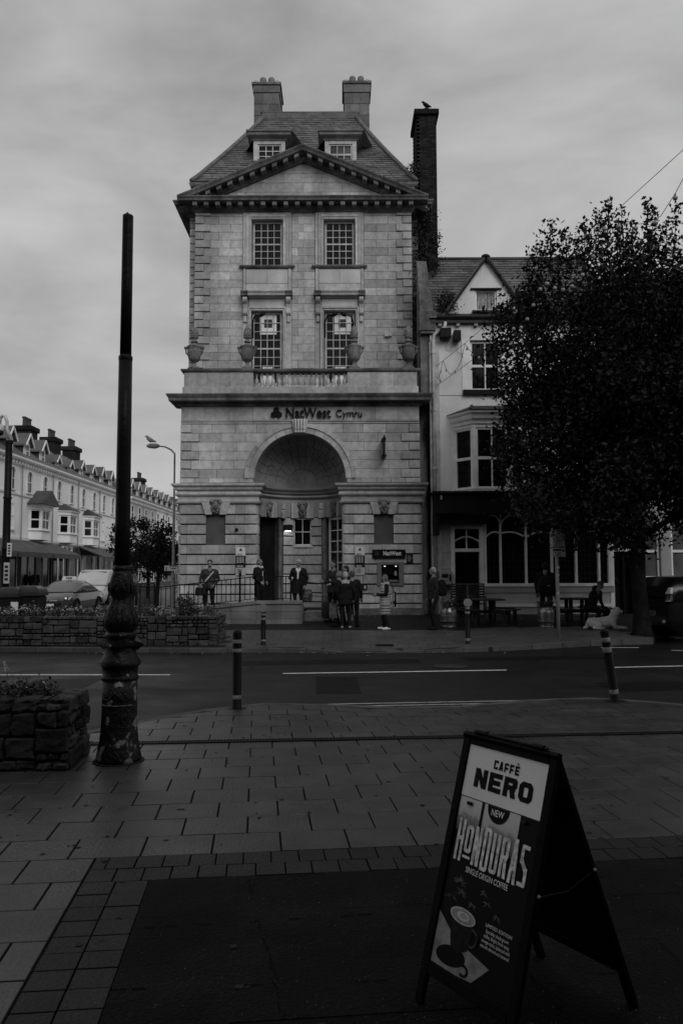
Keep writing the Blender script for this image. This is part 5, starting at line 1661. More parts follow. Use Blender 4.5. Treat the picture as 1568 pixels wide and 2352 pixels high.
def dormer(parent, f, a, s, z, m):
    w, h = .62 * s, 1.15 * s
    d = MB(); d.fbox(f, a - w, a + w, -2.0 * s, -.25, z - .3, z + h); o = d.build('dormer', SLATE_DK, parent)
    b = MB(); b.fbox(f, a - w * .98, a + w * .98, -.25, -.2, z, z + h); b.prism([(a - w, z + h), (a + w, z + h), (a, z + h + .75 * s)], f, -.25, -.2); b.build('front', m, o)
    for sg in (-1, 1):
        b = MB(); P0, P1 = f(a, 0, z + h + .85 * s), f(a + sg * (w + .2), 0, z + h - .15)
        N_ = f.N
        b.loft([[P0 + N_ * .05, P0 + N_ * .05 + Vector((0, 0, .1)), P0 - N_ * 2.6 * s + Vector((0, 0, .1)), P0 - N_ * 2.6 * s], [P1 + N_ * .05, P1 + N_ * .05 + Vector((0, 0, .1)), P1 - N_ * 1.9 * s + Vector((0, 0, .1)), P1 - N_ * 1.9 * s]])
        b.build('dormer_roof', SLATE, o)
        b = MB(); b.bar(f(a, .06, z + h + .86 * s), f(a + sg * (w + .2), .06, z + h - .14), .07, .12); b.build('bargeboard', WHITE, o)
    b = MB(); b.fbox(f, a - w * .55, a + w * .55, -.2, -.17, z + .12, z + h - .02); wo = b.build('window', GLASS_LT, o)
    b = MB(); b.fbox(f, a - w * .55, a + w * .55, -.17, -.15, z + h * .52, z + h * .58); b.fbox(f, a - w * .62, a - w * .52, -.18, -.14, z + .08, z + h); b.fbox(f, a + w * .52, a + w * .62, -.18, -.14, z + .08, z + h); b.build('frame', WHITE, wo)
def chimney_stack(parent, f, a, z0, z1, w, pots):
    b = MB(); b.fbox(f, a - w / 2, a + w / 2, -3.6, -2.4, z0, z1 - .5); o = b.build('chimney', BRICK_DK, parent)
    MB().fbox(f, a - w / 2 - .15, a + w / 2 + .15, -3.75, -2.25, z1 - .5, z1 - .1).build('chimney_cap', BRICK_DK, o, bevel=.05)
    for k in range(pots):
        b = MB(); b.lathe([(.17, 0), (.14, .1), (.13, .6), (.18, .64), (.17, .75)], f(a - w / 2 + w * (k + .5) / pots, -3.0, z1 - .1), 8); b.build('chimney_pot', mat('chimney_pot_clay', .06, .8, .2, 4), o)
def house(y0, y1, label, wallm, seed, dsc=1.0, bay=True, shop=0, arch=True, nw=2, chim=None, zoff=0.):
    r = random.Random(seed)
    f = Fr((XT, y0, 0), (0, 1, 0), (1, 0, 0))
    W_ = y1 - y0
    h = thing('terraced_house', label, 'house', (XT, (y0 + y1) / 2, 0), 'houses along the side street')
    ops = []
    b = MB(); b.fbox(f, 0, W_, -9, 0, 3.9, 9.5); b.build('wall', wallm, h)
    b = MB(); b.fbox(f, .12, W_ - .12, -.6, .0, 0, 3.9); b.build('shop_wall', SHOPDK, h)
    b = MB(); b.sweep(f, [(0, 9.15), (.06, 9.15), (.1, 9.4), (.32, 9.5), (.4, 9.62), (.4, 9.75), (0, 9.8)], 0.01, W_ - .01, 0); b.build('eaves_cornice', ST2, h)
    for k in range(int(W_ / .5)):
        MB().fbox(f, .2 + .5 * k, .32 + .5 * k, 0, .25, 9.25, 9.42).build('eaves_bracket', ST2, h)
    MB().fbox(f, 0.01, W_ - .01, 0, .08, 7.1, 7.25).build('string_course', ST2, h)
    MB().fbox(f, 0.02, W_ - .02, 0, .06, 4.0, 4.2).build('string_course', ST2, h)
    b = MB(); P = lambda a, o, z: f(a, o, z)
    b.loft([[P(0, .35, 9.78), P(0, -3.0, 12.4 + zoff), P(0, -3.2, 12.4 + zoff), P(0, -8.5, 9.7)], [P(W_, .35, 9.78), P(W_, -3.0, 12.4 + zoff), P(W_, -3.2, 12.4 + zoff), P(W_, -8.5, 9.7)]]); b.build('roof', SLATE, h)
    for i in range(nw):
        a = W_ * (i + .5) / nw
        if arch: arched_window(h, f, a, .82, 7.45, 8.95, ST2)
        else: sash(h, f, a - .45, a + .45, 7.4, 8.9, .05, 1, 2, .07, .04, WHITE, GLASS)
        dormer(h, f, a, dsc, 9.9, WHITE)
    if bay:
        c = W_ * .5 if W_ < 5 else W_ * .5
        bw, bd = (1.35, .75)
        plan = [(c - bw, 0), (c - bw * .62, bd), (c + bw * .62, bd), (c + bw, 0)]
        def rg(e, z): return [f(c - bw - e, 0, z), f(c - bw * .62 - e * .6, bd + e, z), f(c + bw * .62 + e * .6, bd + e, z), f(c + bw + e, 0, z)]
        b = MB(); b.loft([rg(0, 4.1), rg(0, 4.75)], cap=False, closed=False); b.loft([rg(0, 6.25), rg(.06, 6.3), rg(.1, 6.5), rg(.22, 6.58), rg(.22, 6.66)], cap=False, closed=False); b.loft([rg(.03, 4.72), rg(.12, 4.76), rg(.12, 4.84), rg(.0, 4.86)], cap=False, closed=False)
        bo = b.build('bay_window', wallm, h)
        q = rg(.26, 6.66); b = MB(); b.add([*q, f(c - bw * .4, 0, 7.3), f(c + bw * .4, 0, 7.3)], [(0, 1, 4), (1, 2, 5, 4), (2, 3, 5)]); b.build('bay_roof', SLATE_DK, bo)
        for i in range(3):
            (a0, o0), (a1, o1) = plan[i], plan[i + 1]
            p0, p1 = f(a0, o0, 0), f(a1, o1, 0); d = p1 - p0; ln = d.length; d.normalize(); nrm = Vector((d.y, -d.x, 0))
            if nrm.dot(f.N) < 0: nrm = -nrm
            fr = Fr(p0, d, nrm)
            for e0, e1 in ((0, .12), (ln - .12, ln)): MB().fbox(fr, e0, e1, -.1, .02, 4.86, 6.25).build('mullion', ST2, bo)
            sash(bo, fr, .12, ln - .12, 4.86, 6.25, -.02, 2 if i == 1 else 1, 2, .06, .045, WHITE, GLASS)
    else:
        for i in range(nw):
            a = W_ * (i + .5) / nw
            sash(h, f, a - .48, a + .48, 4.7, 6.5, .04, 2, 2, .07, .04, WHITE, GLASS)
            MB().fbox(f, a - .62, a + .62, 0, .14, 4.6, 4.69).build('sill', ST2, h)
    # shopfront
    MB().fbox(f, .1, W_ - .1, .0, .22, 3.25, 3.9).build('shop_fascia', AWN if shop % 2 else SHOPDK, h)
    npan = 4
    for k in range(npan):
        a0, a1 = .3 + (W_ - .6) * k / npan, .3 + (W_ - .6) * (k + 1) / npan
        if k == 2:
            MB().fbox(f, a0 + .05, a1 - .05, .0, .04, .05, 2.5).build('shop_door', SHOPDK, h)
            continue
        so = sash(h, f, a0 + .04, a1 - .04, .55, 3.15, .07, 1, 1, .07, .04, WHITE if r.random() < .6 else GREYPAINT, GLASS_LT if r.random() < .5 else GLASS, meet=False, name='shop_window')
    if shop in (1, 3):
        b = MB(); b.hexa([f(.1, 2.4, 2.95), f(W_ - .1, 2.4, 2.95), f(W_ - .1, 2.4, 3.05), f(.1, 2.4, 3.05), f(.1, .2, 3.85), f(W_ - .1, .2, 3.85), f(W_ - .1, .2, 3.95), f(.1, .2, 3.95)]); b.build('canopy', AWN, h)
        for k in range(3):
            b = MB(); b.tube([f(.2 + (W_ - .4) * k / 2, 2.35, .02), f(.2 + (W_ - .4) * k / 2, 2.35, 3.0)], .06, 6); b.build('canopy_column', IRON, h)
        MB().fbox(f, .1, W_ - .1, 2.36, 2.42, 2.72, 2.97).build('canopy_valance', SHOPDK, h)
    if shop == 2:
        b = MB(); b.fbox(f, W_ * .30, W_ * .72, .24, .30, 3.32, 3.84); so = b.build('shop_sign', PRINT, h)
        fs_ = Fr(f.O, f.A, f.N)
        bs = MB()
        for k in range(2):
            a = W_ * (.38 + .17 * k)
            bs.tube([f(a, .31, 3.75), f(a + .05, .31, 3.55), f(a - .08, .31, 3.42), f(a - .25, .31, 3.45)], .05, 5); bs.tube([f(a + .1, .31, 3.62), f(a + .3, .31, 3.6), f(a + .4, .31, 3.66)], .04, 5)
        bs.build('script_print', BLACK, so, kind='stuff')
    b = MB(); b.tube([f(.06, .12, 9.3), f(.06, .12, 3.9)], .05, 6); b.build('downpipe', GREYPAINT, h)
    if chim is not None: chimney_stack(h, f, chim, 11.2, 13.6, 1.5, 3 + seed % 2)
    return h
hl = ['white stucco terraced house with twin gabled dormers nearest the main road', 'white stucco terraced house with a wide bay under a small pediment', 'white stucco terraced house with a slate-roofed canted bay above a script shop sign', 'white stucco terraced house with a canted bay above a pale awning', 'white stucco end terraced house beside the street tree']
ys = [49.6, 55.6, 61.6, 67.6, 73.6, 79.4]
house(ys[0], ys[1], hl[0], RENDER2, 1, .9, False, 1)
house(ys[1], ys[2], hl[1], RENDER2, 2, .9, True, 3)
house(ys[2], ys[3], hl[2], RENDER2, 3, .56, True, 2, chim=2.4)
house(ys[3], ys[4], hl[3], RENDER2, 4, .75, True, 1, chim=1.9)
house(ys[4], ys[5], hl[4], RENDER2, 5, .85, False, 0, chim=1.1)
house(43.6, 49.6, 'white stucco terraced house at the corner partly out of view', RENDER2, 7, .9, True, 3)
# pediment over the wide bay of the second house
fh = Fr((XT, ys[1], 0), (0, 1, 0), (1, 0, 0))
hb = [o for o in bpy.data.objects if o.get('label') == hl[1]][0]
b = MB(); b.prism([(1.2, 6.66), (4.8, 6.66), (3.0, 7.75)], fh, .0, 1.15); b.build('bay_pediment', SLATE_DK, hb)
y = 84.0
for i in range(5):
    lab = ['pale terraced house at the start of the farther row beyond the side turning', 'second pale terraced house of the farther row beyond the side turning', 'third pale terraced house of the farther row, its sash window open', 'fourth pale terraced house of the farther row beside the lamp column', 'last visible pale terraced house of the farther row'][i]
    house(y, y + 6, lab, STG if i < 2 else RENDER2, 20 + i, .9, False, 0, arch=False, chim=4.0 if i == 2 else None, zoff=-.2)
    y += 6
# farther backdrop roofs: a house across the end of the street
eh = thing('end_house', 'dark slate roofed house closing the turning between the two rows', 'house', (-31, 82, 0), 'houses along the side street')
MB().box(-40, -24.5, 80.4, 83.5, 0, 9.0).build('wall', STG, eh)
b = MB(); b.hexa([(-40, 80.2, 9), (-24.3, 80.2, 9), (-24.3, 84, 9), (-40, 84, 9), (-40, 81.8, 12), (-25.5, 81.8, 12), (-25.5, 82.2, 12), (-40, 82.2, 12)]); b.build('roof', SLATE, eh)

# ---- street trees
def small_tree(p, h, w, label, seed, n=46, per=70):
    t = thing('street_tree', label, 'tree', p, 'small street trees')
    r2 = random.Random(seed)
    b = MB(); b.tube([p, p + Vector((.05, 0, h * .35)), p + Vector((-.05, .05, h * .6))], [.11, .08, .05], 7); b.build('trunk', BARK, t)
    for k in range(6):
        a = 1.05 * k
        q = p + Vector((0, 0, h * (.35 + .04 * k)))
        b = MB(); b.tube([q, q + Vector((math.cos(a) * w * .3, math.sin(a) * w * .3, h * .15)), q + Vector((math.cos(a) * w * .5, math.sin(a) * w * .5, h * .33))], [.05, .03, .012], 5); b.build('branch', BARK, t)
    def fn():
        while True:
            x, y, z = r2.uniform(-1, 1), r2.uniform(-1, 1), r2.uniform(-1, 1)
            d = math.sqrt(x * x + y * y + z * z)
            if .35 < d < 1: return (p.x + x * w * .6, p.y + y * w * .6, p.z + h * .64 + z * h * .36)
    c = clumps(n, per, .17, fn)
    leaf_mesh('crown', c, NPR.uniform(.14, .26, len(c)), LEAF, t)
    return t
small_tree(Vector((-15.0, 55.5, 0)), 5.6, 2.6, 'small street tree with sparse leaves behind the white van', 3, 30, 42)
small_tree(Vector((-12.6, 52.0, 0)), 5.4, 3.2, 'dense dark street tree beside the bank corner railing', 4, 50, 56)
small_tree(Vector((-11.3, 49.0, 0)), 4.9, 2.8, 'rounded dark street tree next to the tall lamp column', 6, 44, 56)
small_tree(Vector((-14.2, 62.0, 0)), 4.3, 2.8, 'low bushy street tree under the shop awnings', 8, 36, 50)

# ---- tall lamp column with the gull, sign on it
bp = at(397, 1395, 33.5); bp = Vector((bp.x, 33.5, .0))
lc = thing('lamp_column', 'tall slim grey lamp column with a curved arm beside the bank', 'street lamp', bp)
top = at(399, 1045, 33.5)
b = MB(); b.lathe([(.09, 0), (.09, 1.6), (.06, 1.7), (.055, top.z - 2.6), (.042, top.z - 2.55), (.038, top.z - .4)], bp, 10); b.build('column', GALV, lc, smooth=True, autosm=40)
arm = [Vector((bp.x, 33.5, top.z - .45)), Vector((bp.x, 33.5, top.z + .05)), at(393, 1033, 33.5), at(380, 1026.5, 33.5), at(365, 1024.5, 33.5)]
b = MB(); b.tube(arm, [.038, .038, .036, .034, .03], 8); b.build('arm', GALV, lc, smooth=True)
h0, h1 = at(366, 1024.5, 33.5), at(337, 1024, 33.5)
b = MB(); b.tube([h0, h0.lerp(h1, .3), h0.lerp(h1, .8), h1], [.06, .12, .10, .04], 8); o = b.build('lantern', GALV, lc, smooth=True)
gp_ = at(347, 1021.5, 33.5)
gull = bird('gull', 'pale gull perched on the lamp column lantern', gp_, 1.35, R(200), mat('gull_grey', .3, .7, .2, 8))
sp = at(394, 1305, 33.3)
ts = thing('toilets_sign', 'small white bilingual toilets direction sign on the lamp column', 'sign', sp)
MB().box(sp.x - .30, sp.x + .24, 33.33, 33.36, sp.z - .11, sp.z + .11).build('plate', PRINT, ts)
fs2 = FRONT(33.33)
text('lettering', 'Toiledau\nToilets', .10, wall_M(fs2, sp.x + .06, .004, sp.z + .045, ts), BLACK, ts, bold=.002, line=1.0)
b = MB(); b.tube([(sp.x - .22, 33.325, sp.z + .04), (sp.x - .22, 33.325, sp.z - .02)], .018, 5); b.ball((sp.x - .22, 33.325, sp.z + .065), .016, 6); b.tube([(sp.x - .22, 33.325, sp.z - .02), (sp.x - .25, 33.325, sp.z - .08)], .012, 4); b.tube([(sp.x - .22, 33.325, sp.z - .02), (sp.x - .19, 33.325, sp.z - .08)], .012, 4); b.build('walking_symbol', BLACK, ts, kind='stuff')

# ---- camera post at the left edge
cp = at(11, 1390, 23.5); cp = Vector((cp.x, 23.5, .0))
ct = thing('camera_post', 'black ornamental post with a swan-neck dome camera', 'camera post', cp)
tz_ = at(14, 1012, 23.5).z
b = MB(); b.lathe([(.16, 0), (.16, .5), (.12, .6), (.115, 2.4), (.14, 2.44), (.115, 2.5), (.11, 3.9), (.13, 3.95), (.105, 4.0), (.1, tz_ - .1), (.12, tz_ - .08), (.12, tz_), (.05, tz_)], cp, 10); b.build('post', IRON, ct, smooth=True, autosm=40)
sw = [Vector((cp.x + .06, 23.5, tz_)), at(16.5, 985, 23.5), at(17, 968, 23.5), at(12, 956, 23.5), at(6, 955, 23.5), at(1, 962, 23.5), at(0, 975, 23.5)]
b = MB(); b.tube(sw, .05, 8); b.build('swan_neck', WHITE_OLD, ct, smooth=True)
b = MB(); q = at(1, 985, 23.5); b.ball(q, .13, 10, (1, 1, 1.2)); b.build('dome_housing', WHITE_OLD, ct, smooth=True)
b = MB(); q = at(2, 994, 23.45); b.ball(q, .09, 10); b.build('dome_camera', BLACKGLOSS, ct, smooth=True)
for (py0, py1, px0, px1, nm, m_) in ((1247, 1278, 17, 28, 'poster_board', PRINT), (1292, 1340, 9, 23, 'leaflet_board', GRYP)):
    q0, q1 = at(px0, py1, 23.3), at(px1, py0, 23.3)
    MB().box(q0.x, q1.x, 23.28, 23.31, q0.z, q1.z).build(nm, m_, ct)
    b = MB()
    for k in range(4): b.box(q0.x + .03, q1.x - .03, 23.272, 23.278, q0.z + (q1.z - q0.z) * (.14 + .2 * k), q0.z + (q1.z - q0.z) * (.26 + .2 * k))
    b.build('printed_block', DKP, ct, kind='stuff')
# ---- litter bins
for i, (px, w_, zt_, lab) in enumerate(((17, .62, 1352, 'black litter bin with a pale label beside the camera post'), (57, .80, 1349, 'large black domed litter bin beside the planted wall'))):
    Yb = 22.0 + .3 * i
    q = at(px, 1400, Yb); zt2 = at(px, zt_ - 3, Yb).z
    t = thing('litter_bin', lab, 'bin', (q.x, Yb, 0), 'litter bins by the planter')
    b = MB(); b.box(q.x - w_ / 2, q.x + w_ / 2, Yb, Yb + .6, -.02, zt2 - .28); b.build('bin_body', mat('bin_black', .014, .4, .2, 4), t, bevel=.04)
    b = MB(); b.loft([[Vector((q.x - w_ / 2 * k, Yb - .03 + .3 * (1 - k), z)), Vector((q.x + w_ / 2 * k, Yb - .03 + .3 * (1 - k), z)), Vector((q.x + w_ / 2 * k, Yb + .63 - .3 * (1 - k), z)), Vector((q.x - w_ / 2 * k, Yb + .63 - .3 * (1 - k), z))] for k, z in ((1.04, zt2 - .275), (1.04, zt2 - .2), (.92, zt2 - .08), (.6, zt2))]); b.build('bin_hood', mat('bin_lid', .03, .3, .2, 4), t, smooth=True, autosm=40)
    if i == 0: MB().box(q.x + .1, q.x + .3, Yb - .01, Yb - .003, zt2 - .75, zt2 - .4).build('label_plate', PRINT, t)
from mathutils import noise as mnoise

# ================================================================== OLD LAMP POST STUMP (near)
LPX, LPY = -2.075, 7.55
post = thing('cast_iron_post', 'tall black cast-iron column with ornate flaking base rising from the paving', 'post', (LPX, LPY, 0))
POSTM = mat('post_iron', .007, .38, .4, 8, bump=.7, bs=22, spots=.31, spotval=.22, spotscale=13, spec=.2)
POSTB = mat('post_base_iron', .010, .40, .4, 8, bump=.9, bs=26, spots=.42, spotval=.16, spotscale=8, spec=.18)
SHAFT = mat('post_shaft_iron', .008, .42, .4, 6, bump=.3, bs=18, spots=.235, spotval=.3, spotscale=11, spec=.12)
k_ = LPY / F_PX
def lz(y): return at(280, y, LPY).z
def prof(pts): return [(hw * k_ * 1.0, lz(y)) for hw, y in pts]
c0 = (LPX, LPY, 0)
b = MB(); b.lathe([(.235, .0), (.235, .006), (.20, .008)], c0, 28); b.build('mortar_ring', mat('mortar_ring_dark', .018, .8, .3, 9, bump=.8, bs=40), post)
b = MB(); b.lathe([(.205, .0)] + prof([(50, 1737), (47, 1722), (43, 1700), (41, 1680), (39.5, 1650), (38.5, 1600), (38.5, 1562)]), c0, 32); b.build('base_drum', POSTB, post, smooth=True)
b = MB(); b.lathe(prof([(38.5, 1562), (41, 1559), (41, 1553), (38.5, 1550), (39.5, 1536), (40.5, 1530), (45.5, 1526), (46, 1520), (42, 1512), (37, 1504), (34, 1492), (34, 1484)]), c0, 32); b.build('moulded_collar', POSTM, post, smooth=True, autosm=45)
# gabled square cap
capz0, capz1, capz2 = lz(1492), lz(1481), lz(1464)
hw = 47 * k_
cp_ = MB()
ca = R(38)
def rot(x, y): return (LPX + x * math.cos(ca) - y * math.sin(ca), LPY + x * math.sin(ca) + y * math.cos(ca))
sq = [(-1, -1), (1, -1), (1, 1), (-1, 1)]
low = [(*rot(x * hw * .62, y * hw * .62), capz0) for x, y in sq]
mid = [(*rot(x * hw * .82, y * hw * .82), capz1) for x, y in sq]
up_ = [(*rot(x * hw * .82, y * hw * .82), capz1 + .015) for x, y in sq]
mids = [(*rot(x * hw * .82, y * hw * .82), capz2) for x, y in ((0, -1), (1, 0), (0, 1), (-1, 0))]
ctr = (LPX, LPY, capz2 + .02)
vs = low + mid + up_ + mids + [ctr]
fs_ = [(0, 1, 5, 4), (1, 2, 6, 5), (2, 3, 7, 6), (3, 0, 4, 7), (3, 2, 1, 0)]
for i in range(4):
    j = (i + 1) % 4
    fs_ += [(4 + i, 4 + j, 8 + j, 12 + i, 8 + i), (8 + i, 12 + i, 16), (12 + i, 8 + j, 16)]
cp_.add(vs, fs_); cp_.build('gabled_cap', POSTM, post)
b = MB(); b.lathe(prof([(30, 1470), (34, 1462), (35, 1457), (33, 1453), (30, 1449)]), c0, 28); b.build('rope_ring', POSTM, post, smooth=True)
# leafy bulb: lobed lathe
lob = []
for hw_, y, am in [(28, 1450, 0), (35, 1444, .03), (38.5, 1432, .06), (37, 1420, .10), (32, 1406, .13), (27, 1392, .12), (23, 1380, .08), (22, 1372, .05), (25, 1364, .10), (27, 1354, .14), (26.5, 1342, .12), (24, 1330, .10), (21, 1318, .06), (19.5, 1311, 0)]:
    ring_ = []
    for j in range(48):
        t = 2 * math.pi * j / 48
        r_ = hw_ * k_ * (1 + am * abs(math.cos(4 * t)) - am * .4)
        ring_.append((LPX + r_ * math.cos(t), LPY + r_ * math.sin(t), lz(y)))
    lob.append(ring_)
b = MB(); b.loft(lob); b.build('acanthus_bulb', POSTM, post, smooth=True)
for j in range(8):
    t = 2 * math.pi * (j + .5) / 8
    for (y0, y1, hw0, hw1) in ((1438, 1400, 39, 31), (1362, 1338, 27, 28)):
        b = MB()
        pts = [Vector((LPX + math.cos(t) * (hw0 + (hw1 - hw0) * u) * k_, LPY + math.sin(t) * (hw0 + (hw1 - hw0) * u) * k_, lz(y0 + (y1 - y0) * u))) for u in (0, .35, .7, 1)]
        b.tube(pts, [.008, .016, .014, .006], 6); b.build('leaf_relief', POSTM, post, smooth=True)
b = MB(); b.lathe(prof([(19.5, 1312), (21, 1309), (21, 1303), (17.5, 1299)]), c0, 20); b.build('neck_ring', POSTM, post, smooth=True, autosm=45)
tilt = .0
b = MB(); b.lathe(prof([(17.3, 1302), (16.8, 1200), (16, 1000), (15.4, 828)]) , c0, 24); b.build('lower_shaft', SHAFT, post, smooth=True)
b = MB(); b.lathe(prof([(15.4, 830), (16.2, 826), (16.2, 820), (13.4, 816)]), c0, 24); b.build('joint_ring', SHAFT, post, smooth=True, autosm=45)
b = MB(); b.lathe(prof([(13.2, 818), (12.8, 650), (12.3, 500), (12.3, 496), (10.5, 494.5)]), c0, 24); b.build('upper_shaft', SHAFT, post, smooth=True)
b = MB(); b.lathe([(.012, 0), (.02, .012), (.006, .03)], (LPX - .005, LPY, lz(494.5)), 8); b.build('top_stud', IRON, post)
# warning triangle sticker, shield relief
ft = FRONT(LPY - 38.5 * k_)
sx_, sz_ = at(274, 1570, LPY - .16).x, at(274, 1571, LPY - .16).z
b = MB(); b.prism([(sx_ - .022, sz_ - .026), (sx_ + .022, sz_ - .026), (sx_ + .022, sz_ - .012), (sx_, sz_ + .026), (sx_ - .022, sz_ - .012)], ft, -.006, .004); st = b.build('warning_label', mat('sticker', .5, .5, .1, 30), post)
MB().fbox(ft, sx_ - .002, sx_ + .002, .004, .006, sz_ - .006, sz_ + .012).build('print', BLACK, st)
MB().fbox(ft, sx_ - .016, sx_ + .016, .004, .006, sz_ - .022, sz_ - .015).build('print', GREYPAINT, st)
rel = []
for i in range(13):
    t = i / 12; a = R(-90) + R(-62 + 124 * t)
    zz = lz(1600) + (.035 * math.exp(-((t - .5) / .09) ** 2)) + (.018 * math.cos(4 * math.pi * t))
    rel.append(Vector((LPX + math.cos(a) * 39.2 * k_, LPY + math.sin(a) * 39.2 * k_, zz)))
b = MB(); b.tube(rel, .009, 6); b.build('scroll_relief', POSTB, post, smooth=True)
ring_ = [Vector((LPX + math.cos(R(-90 + a)) * 39.0 * k_, LPY + math.sin(R(-90 + a)) * 39.0 * k_, lz(1616))) for a in range(-60, 61, 10)]
b = MB(); b.tube(ring_, .007, 6); b.build('panel_band', mat('worn_band', .08, .5, .7, 30), post, smooth=True)
b = MB()
for i in range(25):
    t = 2 * math.pi * i / 24
    a = R(-90) + .42 * math.cos(t)
    b.ball((LPX + math.cos(a) * 39.0 * k_, LPY + math.sin(a) * 39.0 * k_, lz(1658) + .105 * math.sin(t)), .012, 6)
b.build('crest_relief', POSTB, post, smooth=True, kind='stuff')

# ================================================================== STONE PLANTERS
def stone(p, u, v, n, w, h, d, m, parent, jit=.012, bev=.02, hi=False):
    """rough stone: front-face rectangle w x h at corner p, axes u, v, outward n"""
    q = [p, p + u * w, p + u * w - n * d, p - n * d]
    b = MB(); b.hexa([*q, *[x + v * h for x in q]])
    o = b.build('stone', m, parent, bevel=bev, seg=1)
    bm = bmesh.new(); bm.from_mesh(o.data)
    bmesh.ops.subdivide_edges(bm, edges=[e for e in bm.edges if e.calc_length() > .05], cuts=2 if hi else 1, use_grid_fill=True)
    ctr = sum((v_.co for v_ in bm.verts), Vector()) / len(bm.verts)
    for v_ in bm.verts:
        k = mnoise.noise(v_.co * 9 + Vector((w * 31, h * 17, 0))) * jit * 1.7 + mnoise.noise(v_.co * 27) * jit * .9
        v_.co += (v_.co - ctr).normalized() * k + Vector((rnd.uniform(-1, 1), rnd.uniform(-1, 1), rnd.uniform(-1, 1))) * jit * .18
    bm.to_mesh(o.data); bm.free()
    return o
def rubble_face(O, u, n, L, H, parent, m, hmin, hmax, jit, bev, r, dep=.2):
    v = Vector((0, 0, 1))
    z = 0
    # columns of courses with broken bed joints
    segs = []
    x = 0
    while x < L - .01:
        w = min(r.uniform(.45, .8) * hmax * 4.2, L - x)
        if L - x - w < .15: w = L - x
        segs.append((x, w)); x += w
    for x, w in segs:
        z = 0
        while z < H - .01:
            h = min(r.uniform(hmin, hmax), H - z)
            if H - z - h < hmin * .6: h = H - z
            xx = x
            while xx < x + w - .01:
                ww = min(r.uniform(1.0, 2.1) * h, x + w - xx)
                if x + w - xx - ww < h * .6: ww = x + w - xx
                g = .012 if hmax > .15 else .010
                stone(O + u * (xx + g) + v * (z + g) + n * r.uniform(-.015, .02), u, v, n, ww - 2 * g, h - 2 * g, dep, m, parent, jit, bev, hmax > .22)
                xx += ww
            z += h
def flowerbed(parent, fn, nclump, leafsize, nfl, hgt, flowsize, mleaf=LEAF2, n_per=26, spread=.09):
    c = clumps(nclump, n_per, spread, fn)
    leaf_mesh('foliage', c, NPR.uniform(leafsize * .6, leafsize * 1.3, len(c)), mleaf, parent, up=-.3, kind='stuff')
    b = MB(); rr = random.Random(3)
    pts = []
    for i in range(nfl):
        x, y, z = fn()
        h = hgt * rr.uniform(.6, 1.5)
        p = Vector((x + rr.uniform(-.05, .05), y, z + h * .6))
        for k in range(rr.randint(2, 5)):
            pts.append((p.x + rr.uniform(-1, 1) * flowsize * 1.6, p.y + rr.uniform(-1, 1) * flowsize * 1.6, p.z + rr.uniform(-.5, 1) * flowsize * 1.5))
    pts = np.array(pts)
    big = np.repeat(pts, 4, axis=0) + NPR.normal(size=(len(pts) * 4, 3)) * flowsize * .35
    leaf_mesh('blossom', big, NPR.uniform(flowsize * .5, flowsize, len(big)), PETAL, parent, kind='stuff', asp=.8)
rs = random.Random(21)
# near planter
pn = thing('stone_planter', 'dark rough-stone planter full of small flowers beside the iron column', 'planter', (-3.6, 7.5, 0), 'rubble stone planters')
A0 = R(2.0)
u_ = Vector((math.cos(A0), math.sin(A0), 0)); n_ = Vector((u_.y, -u_.x, 0))
PC = Vector((-2.41, 7.16, 0)); PL = 2.1; PH = .64; PD = .68
O_ = PC - u_ * PL
b = MB(); q = [O_ - n_ * .06 + u_ * .02, PC - n_ * .06 - u_ * .06, PC - n_ * PD - u_ * .06, O_ - n_ * PD]
b.hexa([p + n_ * .02 + Vector((0, 0, .0)) for p in q] + [p + n_ * .02 + Vector((0, 0, PH - .10)) for p in q]); b.build('soil_core', SOIL, pn)
rubble_face(O_, u_, n_, PL, PH, pn, RUBBLE, .07, .23, .020, .012, rs, .19)
us = Vector((-.06, 1, 0)).normalized(); ns_ = Vector((us.y, -us.x, 0))
rubble_face(PC + us * .03, us, ns_, PD, PH, pn, RUBBLE, .08, .23, .020, .012, rs, .19)
rubble_face(PC + us * PD, -u_, -n_, PL, PH, pn, RUBBLE, .10, .23, .018, .012, rs, .15)
def fnear():
    a = -.28 - rs.random() * 1.75
    return tuple(PC + u_ * a - n_ * rs.uniform(.16, PD - .14) + Vector((0, 0, PH - .08 + rs.random() * .11)))
flowerbed(pn, fnear, 90, .05, 46, .09, .017, n_per=34, spread=.05)
b = MB()
for i in range(46):
    p = Vector(fnear()); d = Vector((rs.uniform(-.06, .06), rs.uniform(-.03, .03), rs.uniform(.08, .17)))
    b.tube([p - Vector((0, 0, .05)), p + d * .6, p + d], [.003, .002, .001], 4)
b.build('stalk', LEAF2, pn, kind='stuff')
# the tall flower spike at the left edge
p = at(18, 1560, 7.45); spk = [p, p + Vector((-.01, 0, .08)), at(15, 1535, 7.45), at(10, 1520, 7.45)]
b = MB(); b.tube(spk, [.004, .003, .003, .002], 5); b.build('flower_stem', LEAF2, pn)
pts = np.array([spk[1].lerp(spk[3], t) for t in np.linspace(0, 1, 15)])
pts = np.repeat(pts, 5, axis=0) + NPR.normal(size=(75, 3)) * .008
leaf_mesh('flower_spike', pts, NPR.uniform(.008, .016, len(pts)), PETAL, pn, asp=.8)
